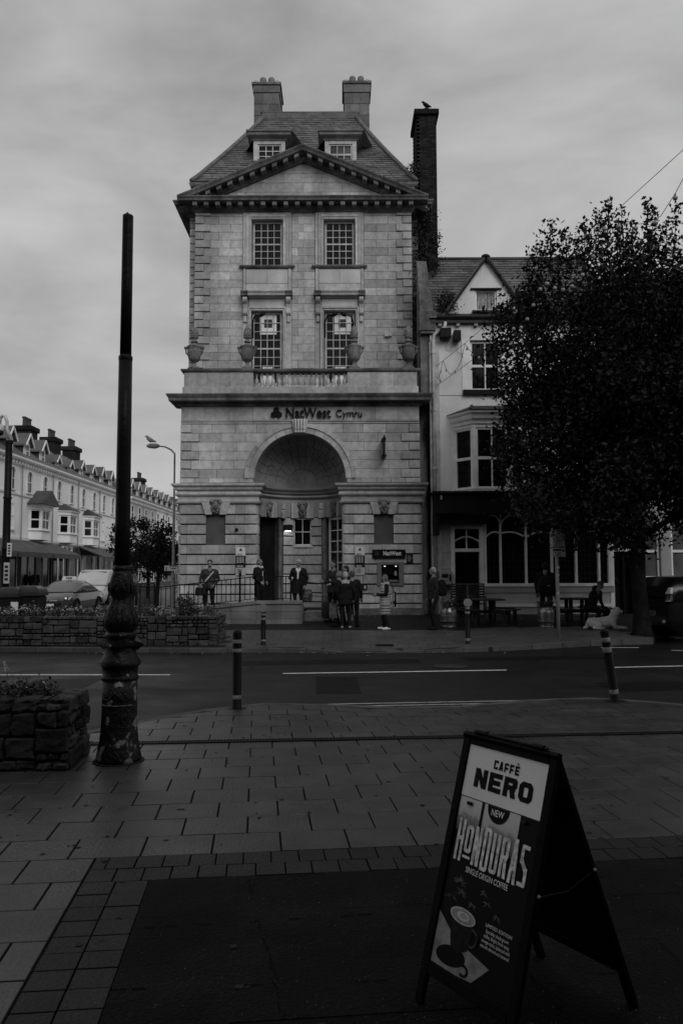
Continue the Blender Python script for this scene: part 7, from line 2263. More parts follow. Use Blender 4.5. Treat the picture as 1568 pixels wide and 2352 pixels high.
# ================================================================== PEOPLE
SKIN = mat('skin', .17, .6, .1, 8)
HAIRD = mat('hair_dark', .018, .6, .3, 30)
HAIRG = mat('hair_grey', .15, .6, .3, 30)
HAIRW = mat('hair_white', .34, .6, .25, 30)
CLD = mat('cloth_black', .010, .85, .3, 10, spec=.15)
CLD2 = mat('cloth_charcoal', .022, .85, .3, 10, spec=.15)
PUFF = mat('quilted_jacket', .028, .55, .25, 8, bump=.6, bs=20, spec=.2)
CLL = mat('cloth_white', .55, .8, .15, 12)
VEST = mat('pale_quilted_coat', .30, .6, .12, 10)
SHOEW = mat('white_trainer', .62, .5, .1, 20)
SHOEG = mat('grey_trainer', .22, .6, .5, 40)
EYE = mat('eye', .01, .3, 0)
def body_mesh(name, prims, voxel, parent, off=(0, 0, 0), smooth_it=12):
    b = MB()
    mats = []
    for q in prims:
        if q[-1] not in mats: mats.append(q[-1])
        if q[0] == 'c':
            _, p0, r0, p1, r1, m = q
            p0, p1 = Vector(p0), Vector(p1)
            d = (p1 - p0); L = d.length
            if L < 1e-5: b.ball(p0, r0, 10); continue
            d.normalize()
            pts, rad = [], []
            for t in (-1, -.9, -.6, -.25):
                pts.append(p0 + d * t * r0); rad.append(max(.001, r0 * math.sqrt(max(0, 1 - t * t))))
            pts.append(p0); rad.append(r0); pts.append(p1); rad.append(r1)
            for t in (.25, .6, .9, 1):
                pts.append(p1 + d * t * r1); rad.append(max(.001, r1 * math.sqrt(max(0, 1 - t * t))))
            b.tube(pts, rad, 12)
        elif q[0] == 'e':
            _, c, r, m = q
            mx = 1.0
            M_ = 9
            prof_ = [(max(1e-3, math.sin(math.pi * i / M_)), -math.cos(math.pi * i / M_) * r[2]) for i in range(M_ + 1)]
            b.lathe(prof_, c, 16, sx=r[0], sy=r[1])
        else:
            _, c0_, r0, c1_, r1, m = q
            b.loft([[Vector(c0_) + Vector((math.cos(2 * math.pi * j / 20) * r0[0], math.sin(2 * math.pi * j / 20) * r0[1], 0)) for j in range(20)],
                    [Vector(c1_) + Vector((math.cos(2 * math.pi * j / 20) * r1[0], math.sin(2 * math.pi * j / 20) * r1[1], 0)) for j in range(20)]])
    o = b.build(name, mats[0], None)
    md = o.modifiers.new('r', 'REMESH'); md.mode = 'VOXEL'; md.voxel_size = voxel; md.use_smooth_shade = True
    sm = o.modifiers.new('s', 'SMOOTH'); sm.iterations = smooth_it // 2; sm.factor = .4
    dg = bpy.context.evaluated_depsgraph_get()
    me = bpy.data.meshes.new_from_object(o.evaluated_get(dg))
    old = o.data; bpy.data.objects.remove(o); bpy.data.meshes.remove(old)
    n = len(me.polygons)
    cen = np.empty(n * 3, np.float32); me.polygons.foreach_get('center', cen); cen = cen.reshape(-1, 3).astype(float)
    best = np.full(n, 1e9); idx = np.zeros(n, np.int32)
    for q in prims:
        m = mats.index(q[-1])
        if q[0] == 'c':
            p0, p1 = np.array(q[1], float), np.array(q[3], float); ab_ = p1 - p0
            t = np.clip(((cen - p0) @ ab_) / max(1e-9, ab_ @ ab_), 0, 1)
            d = np.linalg.norm(cen - (p0 + t[:, None] * ab_), axis=1) - (q[2] + (q[4] - q[2]) * t)
        elif q[0] == 'e':
            r = np.array(q[2], float); d = (np.linalg.norm((cen - np.array(q[1], float)) / r, axis=1) - 1) * r.min()
        else:
            c0_, c1_ = np.array(q[1], float), np.array(q[3], float)
            t = np.clip((cen[:, 2] - c0_[2]) / (c1_[2] - c0_[2]), 0, 1)
            cc = c0_ + t[:, None] * (c1_ - c0_); rx = q[2][0] + (q[4][0] - q[2][0]) * t; ry = q[2][1] + (q[4][1] - q[2][1]) * t
            d = (np.sqrt(((cen[:, 0] - cc[:, 0]) / rx) ** 2 + ((cen[:, 1] - cc[:, 1]) / ry) ** 2) - 1) * np.minimum(rx, ry)
            d = np.maximum(d, np.maximum(cen[:, 2] - max(c0_[2], c1_[2]), min(c0_[2], c1_[2]) - cen[:, 2]))
        k = d < best
        best[k] = d[k]; idx[k] = m
    me.materials.clear()
    for m in mats: me.materials.append(m)
    me.polygons.foreach_set('material_index', idx)
    me.polygons.foreach_set('use_smooth', [True] * n)
    ob = bpy.data.objects.new(name, me); COL.objects.link(ob); ob.parent = parent
    return ob
def hand(prims, w, tip, m, curl=.5, side=1, s=1.):
    """palm and five bent fingers from the wrist w towards tip"""
    w, tip = Vector(w), Vector(tip)
    d = (tip - w).normalized()
    sd = d.cross(Vector((0, 1, .2))).normalized() * side
    n = sd.cross(d).normalized()
    pal = w + d * .085 * s
    prims.append(('c', w, .027 * s, pal - sd * .012, .024 * s, m)); prims.append(('c', w, .026 * s, pal + sd * .018, .022 * s, m))
    for k, L in enumerate((.070, .080, .075, .058)):
        r0 = pal + sd * (-.030 + .021 * k) * s
        mid = r0 + d * L * .5 * s + n * .015 * curl
        e = mid + (d * (1 - curl) + n * curl * 1.1).normalized() * L * .5 * s
        prims.append(('c', r0, .0105 * s, mid, .0098 * s, m)); prims.append(('c', mid, .0098 * s, e, .0088 * s, m))
    t0 = w + d * .03 * s - sd * .022; t1 = t0 - sd * .032 * s + d * .028 * s + n * .012; t2 = t1 + d * .03 * s + n * .014
    prims.append(('c', t0, .013 * s, t1, .0115 * s, m)); prims.append(('c', t1, .0115 * s, t2, .009 * s, m))
def person(label, p, rz, H=1.72, top=CLD, legs=CLD, hair=HAIRD, shoes=CLD, hem=.86, flare=1.0, arms=None, yaw=0., nod=0., longhair=0., bun=False, sleeve=None, extra=(), stride=0., lean=0., sit=False, vox=.0105, bulk=1., tilt=(0, 0), bald=0., hands=True):
    t = thing('person', label, 'person', p, rz=rz)
    s = H / 1.75
    P = []
    V = lambda x, y, z: (x * s, y * s, z * s)
    sleeve = sleeve or top
    sw = rnd.uniform(-.05, .05); hs_ = rnd.choice((-1, 1)) * rnd.uniform(.015, .035); stride = stride or rnd.uniform(-.06, .06)
    L = lambda z: (z - .95) * lean        # forward lean of the trunk
    # legs
    if not sit:
        for sg in (-1, 1):
            st = stride * sg
            bend = -.05 if sg * hs_ < 0 else 0.
            hip, kn, an = V(sg * .095 + hs_, 0, .90), V(sg * .115 + hs_ * .6, -.02 + st * .5 + bend, .49), V(sg * .12, .025 + st, .09)
            P += [('c', hip, .095 * bulk, kn, .060, legs), ('c', kn, .060, an, .045, legs), ('c', V(sg * .12, .03 + st, .05), .045, V(sg * .145, -.15 + st, .038), .036, shoes), ('c', V(sg * .12, .05 + st, .035), .035, V(sg * .145, -.13 + st, .032), .03, shoes)]
    else:
        for sg in (-1, 1):
            hip, kn, an = V(sg * .10, .0, .52), V(sg * .17, -.43, .50), V(sg * .15, -.36, .09)
            P += [('c', hip, .10, kn, .066, legs), ('c', kn, .066, an, .046, legs), ('c', V(sg * .15, -.33, .05), .045, V(sg * .16, -.52, .038), .036, shoes)]
    dz = -.40 if sit else 0.
    # trunk
    def T(x, y, z): return V(x + hs_ * max(0, 1.25 - z) * 2.2 + sw * max(0, z - .95) * .6, y - L(z), z + x * hs_ * .9 * (1 if z > 1.2 else 0) + dz - (abs(lean) * .18 * max(0, z - .95)))
    P += [('c', T(-.075, 0, .95), .125 * bulk, T(.075, 0, .95), .125 * bulk, top if hem < .9 else legs), ('c', T(-.07, -.01, 1.12), .12 * bulk, T(.07, -.01, 1.12), .12 * bulk, top),
          ('c', T(-.09, 0, 1.30), .125 * bulk, T(.09, 0, 1.30), .125 * bulk, top), ('c', T(-.165, .01, 1.415), .062, T(.165, .01, 1.415), .062, top), ('c', T(0, .015, 1.44), .075, T(0, 0, 1.53), .052, SKIN)]
    P.append(('k', T(0, 0, .93), (.198 * bulk * s, .128 * bulk * s), T(0, 0, 1.33), (.205 * bulk * s, .128 * bulk * s), top))
    if hem < .93 and not sit:
        P.append(('k', T(0, 0, hem), (.185 * bulk * flare * s, .15 * bulk * flare * s), T(0, 0, 1.05), (.195 * bulk * s, .135 * bulk * s), top))
    # arms
    arms = arms or {}
    for sg, key in ((-1, 'r'), (1, 'l')):
        el, ha = arms.get(key, ((sg * .27, .03, 1.14), (sg * .25, -.07, .90)))
        sh = T(sg * .195, .01, 1.40)
        el = T(*el); ha = T(*ha)
        P += [('c', sh, .064, el, .050, sleeve), ('c', el, .050, ha, .037, sleeve)]
        d = (Vector(ha) - Vector(el)).normalized()
        if hands: hand(P, Vector(ha) + d * .02, Vector(ha) + d * .2, SKIN, .55, sg, s)
    # head
    hc = Vector(T(0, -.015, 1.635))
    Rm = Matrix.Rotation(yaw, 3, 'Z') @ Matrix.Rotation(nod, 3, 'X') @ Matrix.Rotation(tilt[0], 3, 'Y')
    def Hd(x, y, z): return tuple(hc + Rm @ Vector((x, y, z)) * s)
    P += [('e', Hd(0, .005, .01), (.078 * s, .092 * s, .108 * s), SKIN), ('c', Hd(-.022, -.045, -.062), .036 * s, Hd(.022, -.045, -.062), .036 * s, SKIN), ('c', Hd(0, -.088, .012), .011, Hd(0, -.108, -.022), .014, SKIN)]
    for sg in (-1, 1):
        P += [('e', Hd(sg * .078, .005, -.01), (.012, .022, .032), SKIN), ('e', Hd(sg * .031, -.084, .010), (.010, .006, .005), EYE), ('c', Hd(sg * .020, -.088, .030), .003, Hd(sg * .044, -.083, .031), .003, hair)]
    P.append(('c', Hd(-.018, -.084, -.062), .006, Hd(.018, -.084, -.062), .006, mat('lips', .14, .6, 0)))
    if not bald: P += [('e', Hd(0, .022, .052), (.083 * s, .092 * s, .078 * s), hair), ('e', Hd(0, .045, .005), (.083 * s, .068 * s, .095 * s), hair)]
    else: P += [('e', Hd(0, .045, -.005), (.084 * s, .06 * s, .075 * s), hair), ('e', Hd(0, .02, .06), (.076 * s, .08 * s, .062 * s), hair)]
    if longhair:
        for x in (-.06, 0, .06): P.append(('c', Hd(x, .05, .0), .045, Hd(x * 1.05, .06, -longhair), .035, hair))
    if bun: P.append(('e', Hd(0, .1, .04), (.04, .045, .04), hair)); 
    for q in extra:
        q = list(q)
        for i in (1, 3):
            if i < len(q) - 1 and isinstance(q[i], tuple) and len(q[i]) == 3 and q[0] != 'e': q[i] = T(*q[i])
        if q[0] == 'e': q[1] = T(*q[1])
        P.append(tuple(q))
    body_mesh('body', P, vox, t)
    return t, T, s
def bag(name, label, p, w, d, h, m, handles=True, rz=0.):
    t = thing(name, label, 'bag', p, rz=rz)
    b = MB(); b.loft([[Vector((x * w / 2 * k, y * d / 2 * k2, z)) for x, y in ((-1, -1), (1, -1), (1, 1), (-1, 1))] for z, k, k2 in ((0, .92, .9), (h * .25, 1.04, 1.15), (h * .7, 1.0, .9), (h, .96, .45))]); b.build('bag_body', m, t, bevel=.012, local=True, jitter=.006)
    if handles:
        for y in (-.02, .02):
            b = MB(); b.tube([(-w * .2, y, h - .01), (-w * .12, y, h + .12), (w * .12, y, h + .12), (w * .2, y, h - .01)], .007, 5); b.build('handle', m, t, local=True)
    return t

# 1 man leaning on the ramp railing in quilted jacket
YR_ = 24.45
q = at(481, 1340, YR_); zh = at(481, 1286, YR_).z
person('man in a dark quilted jacket with a cross-body bag leaning on the ramp railing', (q.x, YR_, zh - 1.76), R(3), 1.76, PUFF, CLD, HAIRD, CLD, hem=.88,
       arms={'r': ((-.28, .02, 1.15), (-.25, -.17, 1.02)), 'l': ((.28, .02, 1.15), (.17, -.14, 1.0))}, extra=[('c', (.13, -.11, 1.40), .014, (-.17, -.155, 1.02), .014, CLL), ('c', (-.17, -.155, 1.02), .014, (-.23, -.1, .95), .014, CLD)] + [('c', (-.15, -.015, z), .118, (.15, -.015, z), .118, PUFF) for z in ()])
bq = at(466, 1352, YR_ - .2)
bag('shoulder_bag', 'small dark shoulder bag with a pale edge hung at the hip of the quilted-jacket man', (q.x - .24, YR_ - .15, at(466, 1368, YR_ - .15).z), .30, .12, .25, CLD2, False)
# 2 woman at the doorway facing right
Yw = 25.3
q = at(597, 1340, Yw); zh = at(597, 1284, Yw).z
person('woman in a long dark coat with pale collar standing at the bank doorway', (q.x, Yw, zh - 1.66), R(52), 1.66, CLD, CLD, mat('hair_fair', .12, .6, .4, 30), CLD, hem=.70, longhair=.05,
       arms={'r': ((-.25, .02, 1.13), (-.16, -.16, 1.0)), 'l': ((.25, .02, 1.13), (.16, -.16, 1.0))},
       extra=[('c', (-.05, -.08, 1.47), .03, (-.09, -.06, 1.50), .03, CLL), ('c', (.05, -.08, 1.47), .03, (.08, -.04, 1.50), .03, CLL), ('c', (.0, -.14, 1.35), .008, (.03, -.17, .85), .008, CLL)])
# 3 white-haired woman in cape coat
Yw = 25.1
q = at(686, 1340, Yw); zh = at(686, 1285.5, Yw).z
person('white-haired woman in a wide black coat with white blouse outside the bank window', (q.x, Yw, zh - 1.64), R(-6), 1.64, CLD, CLD2, HAIRW, CLD, hem=.62, flare=1.3, bulk=1.12, yaw=R(-12),
       arms={'r': ((-.29, .02, 1.13), (-.22, -.14, 1.10)), 'l': ((.29, .02, 1.13), (.26, -.08, .92))},
       extra=[('c', (-.055, -.10, 1.44), .036, (-.01, -.13, 1.34), .03, CLL), ('c', (.055, -.10, 1.44), .036, (.01, -.13, 1.34), .03, CLL), ('c', (0, -.135, 1.30), .03, (0, -.14, 1.12), .022, CLL), ('e', (-.2, -.13, 1.14), (.03, .02, .04), CLL)])
bag('carrier_bag', 'patterned grey carrier bag hanging beside the white-haired woman', at(704, 1379, Yw) + Vector((0, 0, -.02)), .34, .12, .36, mat('patterned_bag', .10, .6, .9, 14))
# group near the glazed door
def stand(px, py_feet, py_head, lab, rz, H=None, **k):
    Y = 22.0
    for _ in range(30):
        z = fzf(0, Y) + .012; Y = gpt(px, py_feet, z).y
    q = gpt(px, py_feet, fzf(0, Y) + .012)
    zt = at(px, py_head, Y).z
    return q, zt - q.z
GY = 23.4
def gperson(px, py_head, Y, lab, rz, **k):
    z = fzf(0, Y) + .0
    q = at(px, 1400, Y); H = at(px, py_head, Y).z - z
    return person(lab, (q.x, Y, z), rz, H, **k), q.x, z, H
gperson(766, 1287, 24.2, 'tall man with folded arms in the group by the glazed bank door', R(-55), top=CLD2, hair=HAIRD, arms={'r': ((-.25, -.06, 1.14), (.10, -.20, 1.18)), 'l': ((.25, -.06, 1.14), (-.10, -.22, 1.14))}, hem=.84, extra=[('c', (-.08, -.16, 1.05), .03, (.08, -.16, 1.08), .03, CLL)])
gperson(795, 1300, 23.6, 'dark-haired woman at the back of the group looking towards the doorway', R(-75), top=CLD, hair=HAIRD, hem=.82, longhair=.06)
gperson(778, 1312, 23.0, 'grey-haired woman with a shopping bag in the group by the bank door', R(-120), top=CLD, hair=HAIRG, hem=.78)
gperson(810, 1311, 23.1, 'broad man in a dark coat seen from behind in the group', R(170), top=CLD, hair=mat('hair_mid', .07, .6, .3, 30), hem=.80, bulk=1.08)
gperson(794, 1313.5, 22.62, 'white-haired woman with striped collar and pale trainers seen from behind', R(176), top=CLD, legs=CLD, hair=HAIRW, shoes=SHOEG, hem=.74, bulk=1.05, extra=[('c', (-.10, .06, 1.46), .035, (.10, .06, 1.46), .035, mat('striped_collar', .3, .8, .9, 34)), ('c', (-.09, .08, 1.41), .03, (.09, .08, 1.41), .03, mat('striped_collar', .3, .8, .9, 34))])
bag('shopping_bag', 'dark shopping bag hanging low in front of the folded-arms man', at(752, 1420, 23.6), .34, .14, .48, CLD2)
bag('shopping_bag', 'pale crumpled carrier bag held in the group by the bank steps', at(766, 1420, 22.9), .24, .12, .42, mat('crumpled_bag', .09, .5, .7, 12))
# woman with phone in long pale quilted gilet
q, Hh = stand(885, 1446.5, 1320, '', 0)
tp_, Tf, s_ = person('woman in a long pale quilted gilet and white trainers checking a phone', q, R(-84), Hh, top=VEST, legs=CLD, hair=mat('hair_tied', .10, .6, .4, 30), shoes=SHOEW, hem=.46, sleeve=CLD, yaw=R(0), nod=R(8), longhair=.16, stride=.05,
       arms={'r': ((-.25, .0, 1.13), (-.14, -.25, 1.12)), 'l': ((.25, .0, 1.13), (.08, -.26, 1.10))}, extra=[('c', (-.08, .07, 1.47), .055, (.08, .07, 1.47), .055, VEST), ('c', (-.09, -.03, 1.47), .04, (-.04, -.1, 1.44), .04, VEST), ('c', (.09, -.03, 1.47), .04, (.04, -.1, 1.44), .04, VEST)]
       + [('k', (0, 0, .50 + .09 * i), (.205, .165), (0, 0, .56 + .09 * i), (.205, .165), VEST) for i in range(10)])
ph_p = q + Vector((-.36, -.02, 1.12 * s_ + .02))
t = thing('mobile_phone', 'small dark phone held in the hands of the gilet woman', 'phone', ph_p)
b = MB(); b.obox(Matrix.Rotation(R(-35), 4, 'Y'), .14, .07, .009); b.build('handset', BLACKGLOSS, t, bevel=.002, local=True)
sb_ = q + Vector((.24, .06, .62))
t = bag('striped_tote', 'flat black and white striped tote bag behind the gilet woman', sb_, .10, .30, .42, CLD, False)
for k in range(2): MB().box(-.058 + .04 * k, -.044 + .04 * k, -.158, -.15, .02, .40).build('stripe', CLL, t, local=True)
b = MB(); b.tube([(0, -.05, .41), (-.06, -.04, .62), (-.16, -.03, .78)], .01, 5); b.build('strap', CLD, t, local=True)
# old man with backpack facing left
q, Hh = stand(996, 1446.5, 1302.5, '', 0)
(tp_, Tf, s_) = person('old white-haired man in dark clothes standing by the downpipe with a backpack', q, R(-78), Hh, top=CLD2, legs=CLD, hair=HAIRW, shoes=CLD, hem=.84, bald=1, bulk=1.05, yaw=R(-8))
bk = thing('backpack', 'black backpack with a pale strap worn by the old man', 'bag', q + Vector((.24, .03, 1.02 * s_)))
b = MB(); b.loft([[Vector((x * k, y * .15 * k2, z)) for x, y in ((-.09, -1), (.11, -.9), (.11, .9), (-.09, 1))] for z, k, k2 in ((-.08, .8, .8), (.0, 1.1, 1.1), (.25, 1.0, 1.0), (.38, .7, .7))]); b.build('pack', CLD, bk, bevel=.03, seg=2, local=True)
b = MB(); b.tube([(-.07, -.1, .36), (-.19, -.13, .38), (-.22, -.14, .25), (-.12, -.13, .0)], .015, 5); b.build('strap', mat('pale_strap', .25, .8, .1, 9), bk, local=True)
# dark figure behind the second keg
(tp_, qx, qz, qh) = gperson(1252, 1292, 23.6, 'person in black seen from behind with a bulky rucksack behind the keg', R(168), top=CLD, hair=HAIRD, hem=.78, longhair=.05)
bk = thing('rucksack', 'bulky shiny black rucksack on the back of the person behind the keg', 'bag', (qx, 23.36, qz + 1.0))
b = MB(); b.loft([[Vector((x * .24 * k, y * .13 * k2, z)) for x, y in ((-1, -1), (-.5, -1.2), (.5, -1.2), (1, -1), (1, 1), (-1, 1))] for z, k, k2 in ((-.12, .8, .8), (.0, 1.15, 1.1), (.2, 1.1, 1.1), (.36, .8, .8), (.42, .5, .5))]); b.build('pack', mat('shiny_nylon', .012, .35, .3, 8), bk, bevel=.03, seg=2, local=True, jitter=.008)
MB().box(-.05, .05, -.172, -.16, .12, .15).build('buckle', GREYMETAL, bk, local=True)
# seated person bending over the dog
Yd = 23.1
q = at(1357, 1430, Yd); zf_ = fzf(0, Yd)
person('person in black bending forward on the bench beside the pale dog', (q.x, Yd + .15, zf_), R(38), 1.74, top=CLD, legs=CLD, hair=mat('hair_dim', .05, .6, .3, 30), shoes=mat('scuffed_shoe', .12, .6, .3, 20), sit=True, lean=.55, nod=R(30),
       arms={'r': ((-.26, -.12, 1.10), (-.2, -.34, .98)), 'l': ((.26, -.12, 1.10), (.17, -.34, .96))}, extra=[('e', (.0, .10, 1.52), (.11, .09, .11), CLD)])
# far shoppers by the shops
for i, (px, ph_, lab) in enumerate(((57, 1308, 'distant shopper in dark clothes under the canopy beside the column'), (68, 1313, 'distant shopper in black between two others under the canopy'), (82, 1309, 'distant tall shopper in black at the canopy edge'))):
    Y = 57.0 + .5 * i
    q = at(px, 1340, Y); Hh = at(px, ph_, Y).z - .03
    person(lab, (q.x, Y, .03), R(20 * i), max(1.55, min(1.85, Hh)), top=CLD, hair=HAIRG if i == 2 else HAIRD, vox=.022)
q = at(309, 1336, 37.0)
person('distant figure in a pale jacket beyond the black corner railing', (q.x, 37.0, .0), R(60), 1.72, top=mat('pale_jacket', .22, .7, .3, 9), hair=HAIRD, vox=.02)

# ================================================================== DOG
q = gpt(1388, 1446, .127); Yd = q.y
FUR = mat('golden_fur', .46, .9, .16, 9, bump=1., bs=75, fine=.3)
dog = thing('dog', 'pale golden long-haired dog lying on the pavement with its head up', 'dog', (q.x, Yd, fzf(q.x, Yd) + .012), rz=R(0))
D = []
def dc(p0, r0, p1, r1, m=FUR): D.append(('c', p0, r0, p1, r1, m))
dc((-.36, .02, .16), .145, (-.05, .0, .17), .155)          # loin and ribs
dc((-.05, .0, .18), .155, (.16, 0, .21), .16)
dc((-.36, .05, .14), .14, (-.42, .06, .10), .10)
dc((.15, 0, .22), .15, (.25, 0, .33), .105)                 # chest to neck
dc((.24, 0, .33), .125, (.30, -.01, .46), .10)
D.append(('e', (.335, -.01, .515), (.105, .092, .095), FUR))  # skull
dc((.38, -.012, .495), .068, (.445, -.02, .475), .052)       # muzzle
D.append(('e', (.492, -.022, .495), (.016, .022, .015), EYE))
for sg in (-1, 1):
    D.append(('e', (.395, sg * .055 - .01, .535), (.014, .012, .012), EYE))
    dc((.305, sg * .088 - .01, .535), .030, (.315, sg * .112 - .01, .425), .042, mat('golden_ear', .36, .9, .3, 18))
    dc((.18, sg * .11, .16), .085, (.24, sg * .13, .065), .06)      # upper arm to elbow
    dc((.24, sg * .13, .055), .05, (.46, sg * .10, .045), .038)     # forearm along the ground
    dc((.46, sg * .10, .042), .042, (.535, sg * .10, .036), .036)
    for k in (-1, 0, 1): dc((.53, sg * .10 + k * .022, .034), .018, (.565, sg * .10 + k * .024, .026), .016)
dc((-.36, -.10, .16), .12, (-.22, -.19, .12), .085)          # near thigh to knee
dc((-.22, -.19, .11), .065, (-.36, -.21, .05), .042)         # shank back to hock
dc((-.36, -.21, .045), .04, (-.14, -.235, .035), .033)       # metatarsus and paw forward
dc((-.14, -.235, .033), .036, (-.09, -.235, .03), .03)
dc((-.38, .14, .13), .10, (-.26, .17, .08), .07)
dc((-.43, .03, .10), .055, (-.53, -.05, .06), .05)           # tail
dc((-.53, -.05, .06), .05, (-.60, -.12, .045), .035)
for i in range(60):                                          # shaggy locks
    x = rnd.uniform(-.42, .22); a = rnd.uniform(-.2, 3.3)
    r_ = .15
    y, z = -math.cos(a) * r_, .17 + math.sin(a) * r_ * (.95 if x < .1 else 1.05)
    z = max(.04, z)
    dc((x, y, z), .013, (x - .045, y * 1.05, max(.02, z - .03)), .006)
body_mesh('body', D, .008, dog, smooth_it=2)

# ================================================================== VEHICLES
def wheel(parent, c, r, w, ax, rim, spokes=5):
    """ax: outward unit axis"""
    ax = Vector(ax)
    u = Vector((0, 0, 1)); v = ax.cross(u)
    def ringp(rr, o): return [c + ax * o + (u * math.cos(2 * math.pi * j / 24) + v * math.sin(2 * math.pi * j / 24)) * rr for j in range(24)]
    b = MB(); b.loft([ringp(r * .68, -w / 2), ringp(r * .96, -w / 2), ringp(r, -w * .35), ringp(r, w * .35), ringp(r * .96, w / 2), ringp(r * .68, w / 2), ringp(r * .66, w * .2)], cap=False); ty = b.build('tyre', mat('tyre_rubber', .012, .8, .2, 9), parent, smooth=True)
    ri = MB(); ri.loft([ringp(r * .68, w * .42), ringp(r * .62, w * .47), ringp(r * .60, w * .3)], cap=False)
    for k in range(spokes):
        a = 2 * math.pi * k / spokes
        d = u * math.cos(a) + v * math.sin(a)
        ri.bar(c + ax * w * .34 + d * r * .08, c + ax * w * .40 + d * r * .63, .05, .03)
    ri.loft([ringp(r * .13, w * .3), ringp(r * .13, w * .42), ringp(r * .05, w * .44)])
    ri.build('rim', rim, ty)
    b = MB(); b.loft([ringp(r * .62, w * .05), ringp(r * .62, w * .12)]); b.build('brake_disc', mat('wheel_dark', .01, .7, 0), ty)
def car_xf(p, rz):
    M4 = Matrix.Translation(p) @ Matrix.Rotation(rz, 4, 'Z')
    return lambda x, y, z: M4 @ Vector((x, y, z))
def shell(X, prof, secs):
    """prof: list of (x, z_low, z_high, halfwidth_low, halfwidth_high); lofted along x"""
    b = MB(); rings = []
    for x, zl_, zh_, wl, wh in prof:
        zm = zl_ + (zh_ - zl_) * .55
        rings.append([X(x, -wl * .9, zl_), X(x, -wl, zl_ + (zh_ - zl_) * .18), X(x, -wl * 1.0, zm), X(x, -wh, zh_ - (zh_ - zl_) * .10), X(x, -wh * .86, zh_), X(x, 0, zh_ + .012), X(x, wh * .86, zh_), X(x, wh, zh_ - (zh_ - zl_) * .10), X(x, wl * 1.0, zm), X(x, wl, zl_ + (zh_ - zl_) * .18), X(x, wl * .9, zl_)])
    b.loft(rings)
    return b
